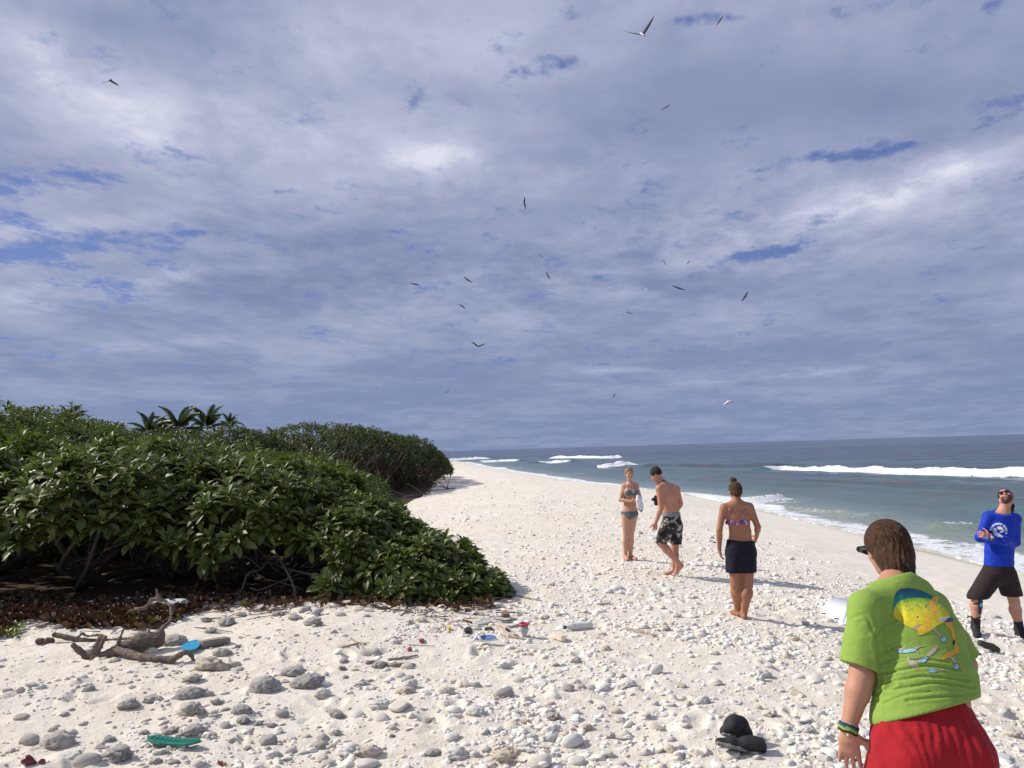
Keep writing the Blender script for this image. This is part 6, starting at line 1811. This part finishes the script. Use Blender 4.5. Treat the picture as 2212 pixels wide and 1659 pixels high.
    g.tube(Lp - base, .0075 * np.ones(26), 8); g.obj('hair_loop', HAIR_K, p.root)
    g = Geo()
    for a, b, c in [((1955, 1222), (1948, 1236), (1944, 1247)), ((1950, 1215), (1958, 1234), (1946, 1244))]: g.tube(catmull([q3(*a, 3.09), q3(*b, 3.08), q3(*c, 3.06)], 9) - base, .002, 4)
    g.obj('stray_hair', HAIR_K, p.root)
    # sunglasses on the temple side
    s = Sculpt(.004)
    s.ell(H(-.036, .098, .006), (.029, .011, .022), HR, .004); s.ell(H(.036, .098, .006), (.029, .011, .022), HR, .004); s.seg(H(-.075, .10, .012), H(-.085, .0, .008), .006, .005, .01); s.seg(H(.075, .10, .012), H(.085, 0, .008), .006, .005, .01); s.seg(H(-.075, .10, .012), H(-.05, .108, .01), .012, .012); s.seg(H(.075, .10, .012), H(.05, .108, .01), .012, .012)
    s.obj('sunglasses', GLOSS_K, p.root, off=base)
    # wrist bands
    d = _n(wrL - elL)
    def band(t, rr, th, col, nm, wig=0.0, seed=0):
        c = elL + (wrL - elL) * t; u = _n(np.cross(d, [0.2, 1, 0])); v = np.cross(d, u); N = 26; rs = np.random.default_rng(seed)
        pts = [c + (u * math.cos(a) + v * math.sin(a)) * rr + d * (wig * math.sin(3 * a) + rs.normal(0, .0012)) for a in np.linspace(0, 2 * math.pi, N)]
        Geo().tube(np.array(pts) - base, th, 8, wob=.12, seed=seed).obj(nm, simple(nm + '_' + str(seed), col, .75, .3, 120, .5, 300), p.root)
    band(.925, .0305, .0032, (.50, .38, .28), 'wrist_band', 0, 1); band(.955, .031, .0060, (.015, .030, .070), 'wrist_band', .001, 2); band(.985, .031, .0058, (.02, .085, .10), 'wrist_band', .001, 3); band(1.015, .0305, .0062, (.20, .38, .06), 'wrist_band', .001, 4)
    band(1.04, .0305, .0050, (.30, .42, .10), 'wrist_band', .001, 5); band(1.075, .0320, .0042, (.025, .008, .008), 'wrist_band', .003, 6)
    bd = Sculpt(.003); bd.ball(elL + (wrL - elL) * 1.08 + [-.012, -.030, 0], .006); bd.obj('bead', simple('pale_bead', (.62, .52, .28), .4), p.root, off=base)
woman_green()

# ---- the woman in black shorts (back to us)
def woman_black():
    ft = on_ground(1608, 1337); Y = ft.y; base = np.array([ft.x - .02, Y, gz(ft.x, Y)])
    p = Person(base, 'tanned woman in black shorts and patterned bikini top, back turned, hair in a top knot', vox=.0065)
    q = lambda x, y, d=0.0: q3(x, y, Y + d)
    neck = q(1590, 1084); hc = q(1589, 1062, .03); pel, wai, che = q(1599, 1184), q(1599, 1146), q(1594, 1116)
    shL, shR = q(1563, 1097), q(1620, 1095)
    p.head(hc, [.05, .95, -.45], [0, .35, 1], .98)
    p.S.seg(neck + [0, 0, -.02], hc + [0, -.02, -.07], .052, .048, .03)
    p.torso([(pel + [0, 0, -.02], .172, .66), (wai + [0, 0, -.02], .126, .70), (che, .142, .66), (q(1592, 1097), .135, .58)], X_)
    p.S.seg(neck + [0, 0, -.03], shL + [.02, 0, 0], .045, .048, .06); p.S.seg(neck + [0, 0, -.03], shR - [.02, 0, 0], .045, .048, .06)
    p.arm(shL, q(1554, 1145, -.02), q(1554, 1187, .06), (.047, .036, .034, .024)); p.arm(shR, q(1637, 1139, -.03), q(1634, 1160, .16), (.047, .036, .034, .024))
    hand(p.S, q(1554, 1187, .06), [.15, .10, -1], [-1, -.2, 0], [.1, 1, 0], .55, .95); hand(p.S, q(1634, 1160, .16), [-.1, .5, -.5], [1, 0, .2], [0, .3, 1], .9, .95)
    kL, kR = q(1589, 1262, .02), q(1615, 1262, -.02); aL = q(1594, 1318, .12); aR = q(1607, 1327, 0)
    aL[2] = gz(aL[0], aL[1]) + .075; aR[2] = gz(aR[0], aR[1]) + .075
    p.leg(pel + [-.075, 0, -.08], kL, aL, aL + [-.03, .18, -.05], (.096, .063, .066, .038), k=.035); p.leg(pel + [.085, 0, -.08], kR, aR, aR + [.03, .18, -.05], (.096, .063, .066, .038), k=.035)
    p.finish(skin_colour(p, (.335, .150, .082)))
    B = cloth_mat('black_shorts_cloth', (.010, .010, .020), .8, 300, .2)
    def shorts(s):
        s.seg(q(1600, 1172), pel + [0, 0, -.06], .172, .192, .02, u=X_, flat=.70)
        s.seg(pel + [-.055, 0, -.05], q(1588, 1234), .130, .118, .02, u=X_, flat=.95); s.seg(pel + [.065, 0, -.05], q(1613, 1234), .130, .118, .02, u=X_, flat=.95)
        s.cut(q(1600, 1167), [.07, 0, 1]); s.cut(q(1600, 1236), [0, 0, -1])
        s.seg(q(1588, 1236), q(1588, 1226), .10, .096, .004, mode='sub'); s.seg(q(1613, 1236), q(1613, 1226), .10, .096, .004, mode='sub')
    p.garment('shorts', B, shorts, lambda P: .006 * vnoise(P * [1, 1, .4], 9, 3, 3))
    m, g = new_mat('patterned_bikini'); tc = g.node('ShaderNodeTexCoord'); v = g.node('ShaderNodeTexVoronoi', Vector=tc.outputs['Object'], Scale=42.0)
    pbsdf(g, Base_Color=g.ramp(g.sep(v.outputs['Color'])[0], [(0, (.25, .03, .12)), (.3, (.5, .10, .16)), (.5, (.10, .05, .22)), (.7, (.55, .42, .38)), (.85, (.05, .12, .25))], 'CONSTANT'), Roughness=.7)
    def top(s):
        s.seg(q(1593, 1131), q(1594, 1125), .150, .150, .01, u=X_, flat=.70); s.cut(q(1594, 1124), [0, .12, 1]); s.cut(q(1594, 1132), [0, 0, -1])
    p.garment('bikini_top', m, top, vox=.005)
    g = Geo()
    for xs in ((1574, 1090, 1577, 1108, 1578, 1126), (1610, 1090, 1608, 1108, 1606, 1126)):
        P_ = [q(xs[0], xs[1] + 1, -.035), q(xs[2], xs[3], -.093), q(xs[4], xs[5], -.110)]; Geo().tube(catmull(P_, 9) - base, .0075, 6).obj('bikini_strap', m, p.root)
    Geo().tube(np.array([q(1579, 1083, .0) + [0, 0, .0], q(1585, 1085, -.055), q(1590, 1086, -.062), q(1596, 1085, -.055), q(1602, 1082, 0)]) - base, .003, 5).obj('necklace', simple('cord', (.5, .4, .3), .6), p.root)
    def H(a, b, c): return p.hc + p.hr * a + p.hf * b + p.hu * c
    def hair(s):
        s.ell(H(0, -.016, .025), (.081, .100, .098), p.HR, .01); s.ell(H(0, -.07, -.05), (.055, .035, .045), p.HR, .03); s.ell(H(0, .11, -.05), (.072, .075, .105), p.HR, .01, mode='sub')
        s.ell(H(-.01, -.035, .142), (.040, .036, .034), p.HR, .012); s.ell(H(-.015, -.03, .165), (.022, .02, .022), p.HR, .012)
    p.garment('hair', HAIR_B, hair, lambda P: .003 * vnoise(P, 50, 3, 2) + .0035 * np.sin((P[:, 0] - p.hc[0]) * 260), vox=.005)
woman_black()

# ---- the walking man with his head bowed
def man_walking():
    ft = on_ground(1456, 1244); Y = ft.y; base = np.array([ft.x, Y, gz(ft.x, Y)])
    p = Person(base, 'barefoot man in black and beige patterned board shorts stepping to the left, head bowed', vox=.007, sex='m')
    q = lambda x, y, d=0.0: q3(x, y, Y + d)
    lat = _n([.86, .50, 0]); fw = _n([-.50, .86, 0])
    neck = q(1434, 1044); hc = q(1418, 1026, .04); pel, wai, che = q(1451, 1128), q(1450, 1100), q(1444, 1072)
    shL, shR = q(1424, 1056, -.12), q(1461, 1056, .10)
    p.head(hc, _n([-.80, .30, -.62]), [-.45, .2, .9], 1.0, 1.08)
    p.S.seg(neck + [.02, 0, -.03], hc + [.035, -.01, -.05], .062, .056, .03)
    p.torso([(pel, .155, .70), (wai, .142, .72), (che, .172, .66), (q(1442, 1057), .165, .58)], lat)
    p.S.seg(neck + [0, 0, -.04], shL, .055, .055, .06); p.S.seg(neck + [0, 0, -.04], shR, .055, .055, .06)
    p.arm(shL, q(1428, 1098, -.17), q(1416, 1130, -.16), (.056, .043, .041, .028)); p.arm(shR, q(1470, 1088, .14), q(1462, 1104, .30), (.056, .043, .041, .028))
    hand(p.S, q(1416, 1130, -.16), [-.12, .1, -1], [.3, -1, 0], [-1, 0, 0], .5, 1.0); hand(p.S, q(1462, 1104, .30), [-.6, .5, -.3], [0, 0, 1], [-.5, .8, 0], .7, 1.0)
    hipL, hipR = pel + [-.07, -.05, -.06], pel + [.07, .05, -.06]
    kF = q(1426, 1172, -.10); aF = q(1464, 1214, -.10)                    # the leg swinging through, heel lifted
    kS = q(1458, 1184, .06); aS = q(1456, 1233, .05); aS[2] = gz(aS[0], aS[1]) + .085
    p.leg(hipL, kF, aF, aF, (.092, .060, .062, .038), back=(.5, -.3, -.3), foot=False)
    toe = q(1455, 1242, -.06); toe[2] = max(toe[2], gz(toe[0], toe[1]) + .015)
    heel = q(1473, 1222, -.12); lt = _n([.6, -.8, 0])
    p.S.seg(aF, heel, .036, .032, .02); p.S.seg(heel, toe + (heel - toe) * .25, .033, .042, .02, u=lt, flat=.62); p.S.seg(aF, toe + (heel - toe) * .35, .034, .028, .03)
    for i in range(5): p.S.seg(toe + (heel - toe) * .22 + lt * (.030 - .015 * i), toe + lt * (.030 - .016 * i) + [-.01, 0, .0], .010, .009, .005)
    p.leg(hipR, kS, aS, aS + [-.18, .05, -.055], (.092, .060, .060, .038), back=(.4, -.4, 0))
    p.finish(skin_colour(p, (.48, .235, .155)))
    m, g = new_mat('board_shorts'); tc = g.node('ShaderNodeTexCoord'); vec = g.vm('ADD', tc.outputs['Object'], (.3, .2, .1))
    v = g.node('ShaderNodeTexVoronoi', dict(distance='CHEBYCHEV'), Vector=vec, Scale=11.0); n = g.noise(vec, 16, 3, .6); v2 = g.node('ShaderNodeTexVoronoi', dict(distance='MANHATTAN'), Vector=vec, Scale=26.0)
    f = g.m('ADD', g.sep(v.outputs['Color'])[0], g.m('MULTIPLY', g.m('SUBTRACT', n, .5), .9)); c = g.ramp(f, [(0, (.012, .011, .012)), (.46, (.34, .30, .24)), (.60, (.012, .011, .012)), (.72, (.18, .155, .11)), (.84, (.38, .36, .33))], 'CONSTANT')
    c = g.mix(g.m('GREATER_THAN', g.sep(v2.outputs['Color'])[1], .72), c, (.014, .013, .014)); pbsdf(g, Base_Color=c, Roughness=.8)
    def shorts(s):
        s.seg(q(1450, 1108), pel + [0, 0, -.03], .160, .175, .02, u=lat, flat=.76)
        s.seg(hipL + [0, 0, .0], hipL + (kF - hipL) * .98, .125, .098, .03); s.seg(hipR, hipR + (kS - hipR) * .93, .125, .100, .03)
        s.cut(q(1450, 1108), [.03, 0, 1]); s.cut(q(1430, 1172), [-.15, 0, -1])
    fold = lambda P: .007 * vnoise(P * [1, 1, .5], 9, 3, 3)
    p.garment('board_shorts', m, shorts, fold)
    def wb(s): s.seg(q(1450, 1114), q(1450, 1107), .160, .156, .01, u=lat, flat=.76); s.cut(q(1450, 1107), [.03, 0, 1]); s.cut(q(1450, 1115), [0, 0, -1])
    p.garment('waistband', cloth_mat('grey_waistband', (.22, .25, .28)), lambda s: (s.seg(q(1450, 1118), q(1450, 1107), .166, .163, .01, u=lat, flat=.78), s.cut(q(1450, 1107), [.03, 0, 1]), s.cut(q(1450, 1114), [0, 0, -1])))
    def H(a, b, c): return p.hc + p.hr * a + p.hf * b + p.hu * c
    def hair(s):
        s.ell(H(0, -.018, .034), (.082, .099, .094), p.HR, .01); s.ell(H(0, .115, -.035), (.085, .080, .092), p.HR, .01, mode='sub'); s.cut(H(0, -.06, -.045), _n(-p.hu + .1 * p.hf)); s.ell(H(0, -.04, .09), (.05, .06, .045), p.HR, .03)
    p.garment('hair', HAIR_K, hair, lambda P: .006 * vnoise(P, 30, 3, 2), vox=.006)
    Geo().tube(catmull([q(1420, 1046, -.02), q(1426, 1042, -.09), q(1434, 1038, -.09), q(1437, 1038, .02)], 12) - base, .010, 6).obj('neck_strap', simple('black_strap', (.012, .012, .014), .6), p.root)
    # the camera he holds before his chest: a thing of its own, held
    c = q(1417, 1081, .16); root = empty('camera_in_hand', c, 'small black camera held in front of the walking man\'s chest', 'camera')
    s = Sculpt(.005); s.seg((0, 0, -.06), (0, 0, .06), .035, .035, .01, u=X_, flat=.8); s.seg((-.02, -.01, .02), (-.055, -.02, .02), .028, .026, .008); s.obj('camera_body', simple('black_plastic', (.012, .012, .014), .4), root)
    Geo().tube([(-.056, -.022, .02), (-.062, -.024, .02)], .022, 12).obj('lens', simple('grey_metal', (.25, .25, .26), .3), root)
man_walking()

# ---- the woman in the grey bikini (facing us)
def woman_bikini():
    ft = on_ground(1357, 1209); Y = ft.y; base = np.array([ft.x, Y, gz(ft.x, Y)])
    p = Person(base, 'fair haired woman in a grey bikini facing us with a white towel on her arm', vox=.007)
    q = lambda x, y, d=0.0: q3(x, y, Y + d)
    hc = q(1359, 1024); neck = q(1361, 1044); pel, wai, che = q(1360, 1110), q(1362, 1087), q(1361, 1063)
    lat = _n([1, -.18, 0]); shR, shL = q(1348, 1049, .03), q(1374, 1048, -.02)
    p.head(hc, [.12, -1, -.05], [0.02, 0, 1], .98)
    p.S.seg(neck, hc + [0, .01, -.07], .048, .046, .03)
    p.torso([(pel, .158, .64), (wai, .116, .68), (che, .130, .66), (q(1361, 1052), .120, .56)], lat)
    for sx in (-1, 1): p.S.ell(che + lat * sx * .062 + np.array([.015, -.085, .0]), (.050, .046, .050), None, .03)
    p.S.seg(neck + [0, 0, -.03], shR, .042, .042, .05); p.S.seg(neck + [0, 0, -.03], shL, .042, .042, .05)
    p.arm(shR, q(1340, 1080, -.02), q(1363, 1083, -.16), (.043, .034, .032, .022)); p.arm(shL, q(1383, 1077, .0), q(1377, 1087, -.16), (.043, .034, .032, .022))
    hand(p.S, q(1363, 1083, -.16), [1, -.2, .15], [0, -1, 0], [0, .2, 1], .6, .92); hand(p.S, q(1377, 1087, -.16), [-.2, -.4, -1], [0.6, -1, 0], [1, 0, .4], .7, .92)
    kR, kL = q(1352, 1157, .0), q(1363, 1156, .02); aR, aL = q(1351, 1202, .02), q(1362, 1200, .05)
    for a in (aR, aL): a[2] = gz(a[0], a[1]) + .07
    p.leg(pel + [-.07, 0, -.05], kR, aR, aR + [.03, -.18, -.045], (.086, .050, .054, .034), back=(0, 1, 0)); p.leg(pel + [.06, 0, -.05], kL, aL, aL + [.10, -.15, -.045], (.086, .050, .054, .034), back=(0, 1, 0))
    p.finish(skin_colour(p, (.54, .30, .20), lips=(.50, .12, .10)))
    GB = cloth_mat('grey_bikini', (.115, .15, .18), .7, 300, .1)
    def top(s):
        for sx in (-1, 1): s.ell(che + lat * sx * .060 + np.array([.015, -.089, -.006]), (.064, .058, .058), None, .004)
        s.cut(che + [0, 0, .046], [0, 0, 1]); s.cut(che + [0, -.03, 0], [0, 1, 0])
        s.seg(che + [0, 0, -.052], che + [0, 0, -.040], .133, .133, .004, u=lat, flat=.68)
        s.cut(che + [0, 0, -.056], [0, 0, -1])
    p.garment('bikini_top', GB, top, vox=.006)
    def bot(s):
        s.seg(pel + [0, 0, -.01], pel + [0, 0, .02], .165, .158, .01, u=lat, flat=.67); s.seg(pel + [0, 0, -.04], pel + [0, 0, -.10], .10, .05, .02, u=lat, flat=1.1)
        s.cut(pel + [0, 0, .052], [0, 0, 1])
        for sx in (-1, 1): s.cut(pel + [sx * .105, 0, -.045], [sx * .62, 0, -.75])
    p.garment('bikini_bottom', GB, bot, vox=.006)
    g = Geo()
    for sx in (-1, 1): Geo().tube(catmull([che + lat * sx * .062 + np.array([.015, -.12, .04]), neck + lat * sx * .05 + np.array([0, -.065, -.03]), neck + lat * sx * .045 + np.array([0, .02, .0])], 8) - base, .005, 5).obj('bikini_strap', GB, p.root)
    def H(a, b, c): return p.hc + p.hr * a + p.hf * b + p.hu * c
    def hair(s):
        s.ell(H(0, -.018, .030), (.081, .099, .094), p.HR, .01); s.ell(H(0, .090, -.035), (.062, .075, .100), p.HR, .01, mode='sub'); s.ell(H(0, -.085, -.03), (.04, .04, .06), p.HR, .03)
    p.garment('hair', HAIR_F, hair, lambda P: .003 * vnoise(P, 40, 3, 2), vox=.006)
    m = Sculpt(.003); m.seg(H(-.014, .104, -.058), H(.014, .104, -.058), .0035, .0035); m.obj('teeth', simple('teeth', (.8, .78, .72), .4, .02), p.root, off=base)
    # towel
    c = q(1381, 1085, -.20); root = empty('towel', c, 'crumpled white towel hanging from the arm of the woman in the grey bikini', 'towel')
    s = Sculpt(.006); s.seg((-.02, 0, .10), (0, 0, .06), .035, .05, .03); s.seg((0, 0, .06), (.03, -.01, -.12), .055, .045, .03, u=X_, flat=.6); s.seg((-.03, 0, .05), (-.03, 0, -.10), .03, .025, .02, u=X_, flat=.6); s.seg((.02, 0, 0), (.055, 0, -.05), .03, .02, .02)
    s.obj('towel_cloth', cloth_mat('white_towel', (.76, .75, .80), .9, 120, .04), root, disp=lambda P: .010 * vnoise(P * [1, 1, .5], 26, 3, 3))
    s = Sculpt(.005); s.seg((.00, .0, -.13), (.03, -.01, -.155), .02, .022); s.obj('dark_pouch', simple('dark_pouch', (.05, .03, .03), .6), root)
woman_bikini()

# ---- the man in the blue rash shirt (arms folded, looking up)
def man_blue():
    fL, fR = on_ground(2106, 1364), on_ground(2203, 1388); Y = (fL.y + fR.y) / 2 + .1; base = np.array([(fL.x + fR.x) / 2, Y, gz((fL.x + fR.x) / 2, Y)])
    p = Person(base, 'bearded man in blue long sleeved shirt and dark shorts, arms folded, looking up', vox=.007, sex='m')
    q = lambda x, y, d=0.0: q3(x, y, Y + d)
    hc = q(2173, 1074, 0); neck = q(2166, 1104, .02); pel, wai, che = q(2157, 1232), q(2158, 1192), q(2163, 1142)
    shR, shL = q(2136, 1117, .02), q(2192, 1121, .02)
    f = _n([-.58, -.58, .68]); p.head(hc, f, [-.25 + .1, .35, .9], 1.02, 1.12)
    p.S.seg(neck + [0, 0, -.03], hc + [.01, .02, -.06], .062, .060, .03)
    p.torso([(pel, .152, .72), (wai, .150, .74), (che, .178, .66), (q(2165, 1127), .155, .58)], X_)
    p.S.seg(neck + [0, 0, -.05], shR, .055, .055, .06); p.S.seg(neck + [0, 0, -.05], shL, .055, .055, .06)
    eR, eL = q(2116, 1162, -.08), q(2194, 1172, -.08); wR, wL = q(2168, 1172, -.25), q(2139, 1160, -.24)
    p.arm(shR, eR, wR, (.054, .042, .040, .027)); p.arm(shL, eL, wL, (.054, .042, .040, .027))
    hand(p.S, wL, [-1, .1, .35], [-.2, -1, 0], [0, 0, 1], .7, 1.0); hand(p.S, wR + [.0, .04, -.01], [1, .35, .1], [0, -1, 0], [0, 0, 1], 1.0, .85)
    kR, kL = q(2111, 1290, -.02), q(2191, 1300, -.02); aR, aL = q(2106, 1338, 0), q(2202, 1358, 0)
    for a in (aR, aL): a[2] = gz(a[0], a[1]) + .10
    p.leg(pel + [-.085, 0, -.05], kR, aR, aR + [-.09, -.17, -.08], (.095, .058, .062, .040), back=(0, 1, 0)); p.leg(pel + [.085, 0, -.05], kL, aL, aL + [.02, -.18, -.08], (.095, .058, .062, .040), back=(0, 1, 0))
    def beard(P, C):
        L = (P - p.hc) @ p.HR.T / p.hz
        m = (L[:, 1] > -.01) & (L[:, 2] < -.040 - .15 * np.maximum(0, .06 - L[:, 1])) & (L[:, 2] > -.15) & ~((abs(L[:, 0]) < .020) & (abs(L[:, 2] + .059) < .010) & (L[:, 1] > .08))
        C[m] = (.045, .022, .016); return C
    p.finish(skin_colour(p, (.50, .26, .18), extra=beard))
    BL = cloth_mat('blue_rash_shirt', (.004, .036, .42), .6, 400, .08)
    def sh(s):
        for a, e, w in ((shR, eR, wR), (shL, eL, wL)):
            s.seg(a, e, .064, .050, .035); m_ = e * .6 + w * .4; s.seg(e, m_, .050, .047, .02); s.seg(m_, w, .047, .034, .02)
        s.seg(q(2165, 1120), che, .168, .186, .04, u=X_, flat=.62, flatb=.68); s.seg(che, wai, .186, .162, .04, u=X_, flat=.70, flatb=.78); s.seg(wai, q(2158, 1222), .162, .172, .03, u=X_, flat=.78)
        s.seg(neck + [0, 0, -.05], shR, .060, .062, .05); s.seg(neck + [0, 0, -.05], shL, .060, .062, .05)
        s.seg(neck + [0, 0, -.01], neck + [0, 0, -.07], .074, .10, .04); s.cut(q(2160, 1221), [0, 0, -1]); s.cut(neck + [0, 0, .004], [0, -.45, 1]); s.seg(neck + [0, 0, .03], neck + [0, -.012, -.012], .062, .060, .01, u=X_, flat=.9, mode='sub')
    shirt = p.garment('rash_shirt', BL, sh, lambda P: .004 * vnoise(P, 12, 3, 3))
    def paint(uv):
        c = (2156.5, 1147.5); dx = (uv[:, 0] - c[0]) / 18.5; dy = (uv[:, 1] - c[1]) / 17.5; r_ = np.hypot(dx, dy); a = np.degrees(np.arctan2(-dy, dx))
        M = (r_ > .80) & (r_ < 1.05) & (a > -20) & (a < 205) & ((np.mod(a, 13) > 3.2)) & ~((np.mod(a + 6, 60) < 7))
        def blob(x, y, rx, ry, t): t = math.radians(t); u = (dx - x) * math.cos(t) + (dy - y) * math.sin(t); v = -(dx - x) * math.sin(t) + (dy - y) * math.cos(t); return (u / rx) ** 2 + (v / ry) ** 2 < 1
        g_ = blob(-.46, -.12, .26, .28, 0)
        M |= g_ | blob(.18, -.38, .36, .20, 15) | blob(.42, .02, .28, .14, -20) | blob(-.10, .42, .50, .22, 30) | blob(.25, .60, .30, .14, 25) | blob(.5, -.2, .14, .10, 60) | blob(-.45, .30, .14, .12, 0)
        C = np.tile([.80, .82, .85], (len(uv), 1)); C[g_] = (.42, .50, .66); return C, M
    printed(shirt, base, paint, (2134, 1126, 2180, 1172), .35, 'chest_print', p.root)
    def so(s):
        s.seg(q(2158, 1224), pel + [0, 0, -.05], .168, .180, .02, u=X_, flat=.75)
        hR_, hL_ = pel + [-.08, 0, -.05], pel + [.08, 0, -.05]; s.seg(hR_, hR_ + (kR - hR_) * 1.0, .125, .112, .03); s.seg(hL_, hL_ + (kL - hL_) * 1.0, .125, .112, .03)
        s.cut(q(2158, 1218), [0, 0, 1]); s.cut(q(2155, 1288), [.05, 0, -1])
    p.garment('shorts', cloth_mat('dark_shorts', (.030, .020, .022), .85, 300, .35, 6), so, lambda P: .006 * vnoise(P * [1, 1, .5], 9, 3, 3))
    def H(a, b, c): return p.hc + p.hr * a + p.hf * b + p.hu * c
    def hair(s):
        s.ell(H(0, -.020, .032), (.082, .099, .092), p.HR, .01); s.ell(H(0, .105, -.035), (.085, .080, .105), p.HR, .01, mode='sub'); s.ell(H(.0, -.095, -.02), (.035, .03, .035), p.HR, .02)
        s.path([H(.02, -.11, -.02), q(2186, 1092, .09), q(2187, 1106, .09)], [.026, .026, .016], .02)
    p.garment('hair', HAIR_K, hair, lambda P: .004 * vnoise(P, 40, 3, 2), vox=.006)
    s = Sculpt(.004)
    for sx in (-1, 1): s.ell(H(sx * .033, .104, .004), (.031, .012, .018), p.HR, .004); s.seg(H(sx * .058, .098, .006), H(sx * .082, .0, .004), .007, .006, .008)
    s.seg(H(-.02, .110, .008), H(.02, .110, .008), .004, .004); s.obj('sunglasses', GLOSS_K, p.root, off=base)
    for a, k_, nm in ((aR, kR, 'dive_bootie'), (aL, kL, 'dive_bootie')):
        tdir = np.array([-.09, -.17, 0]) if a is aR else np.array([.02, -.18, 0])
        up = _n(k_ - a)
        s = Sculpt(.006); s.seg(a + up * .10, a, .052, .050, .02); s.seg(a + [0, 0, -.02] - tdir * .15, a + tdir + [0, 0, -.07], .046, .042, .03); s.cut(a + up * .095, up); s.seg(a + up * .08, a + up * .13, .042, .044, .003, mode='sub')
        s.seg(a - tdir * .25 + [0, 0, -.075], a + tdir * 1.05 + [0, 0, -.08], .036, .040, .02, u=np.cross(_n(tdir), Z_), flat=.5); s.cut([a[0], a[1], gz(a[0], a[1]) + .004], [0, 0, -1])
        s.obj(nm, NEO, p.root, off=base)
    c = kR * .5 + aR * .5
    for t, rr in ((.18, .060), (.70, .050)):
        o = kR * (1 - t) + aR * t; Geo().tube(np.array([o + [rr * math.cos(a), rr * math.sin(a), .012 * math.cos(a)] for a in np.linspace(0, 6.283, 18)]) - base, .008, 6).obj('knife_strap', simple('black_strap', (.012, .012, .014), .6), p.root)
    g = Geo(); o = kR * .3 + aR * .7; g.tube(catmull([o + [-.05, -.01, .005], o + [-.09, -.02, .02], o + [-.125, -.02, .0]], 7) - base, [.007] * 6 + [.004], 6); g.obj('strap_end', simple('black_strap', (.012, .012, .014), .6), p.root)
    s = Sculpt(.005); s.seg(q(2118, 1290, -.08), q(2117, 1325, -.08), .024, .020, .01, u=X_, flat=.6); s.obj('dive_knife', simple('black_plastic', (.012, .012, .014), .4), p.root, off=base)
    s = Sculpt(.004); s.seg(q(2120, 1303, -.10), q(2119, 1309, -.10), .014, .012); s.obj('knife_grip', simple('blue_plastic', (.03, .30, .52), .35, .06), p.root, off=base)
    Geo().tube(np.array([wL + [-.0, .036 * math.cos(a), .036 * math.sin(a)] for a in np.linspace(0, 6.283, 16)]) - base, .008, 6).obj('watch_strap', simple('orange_strap', (.45, .12, .04), .6), p.root)
    s = Sculpt(.003); s.seg(wL + [0, -.036, 0], wL + [0, -.044, 0], .018, .018, .003); s.obj('watch_face', simple('watch_face', (.35, .33, .22), .3), p.root, off=base)
man_blue()
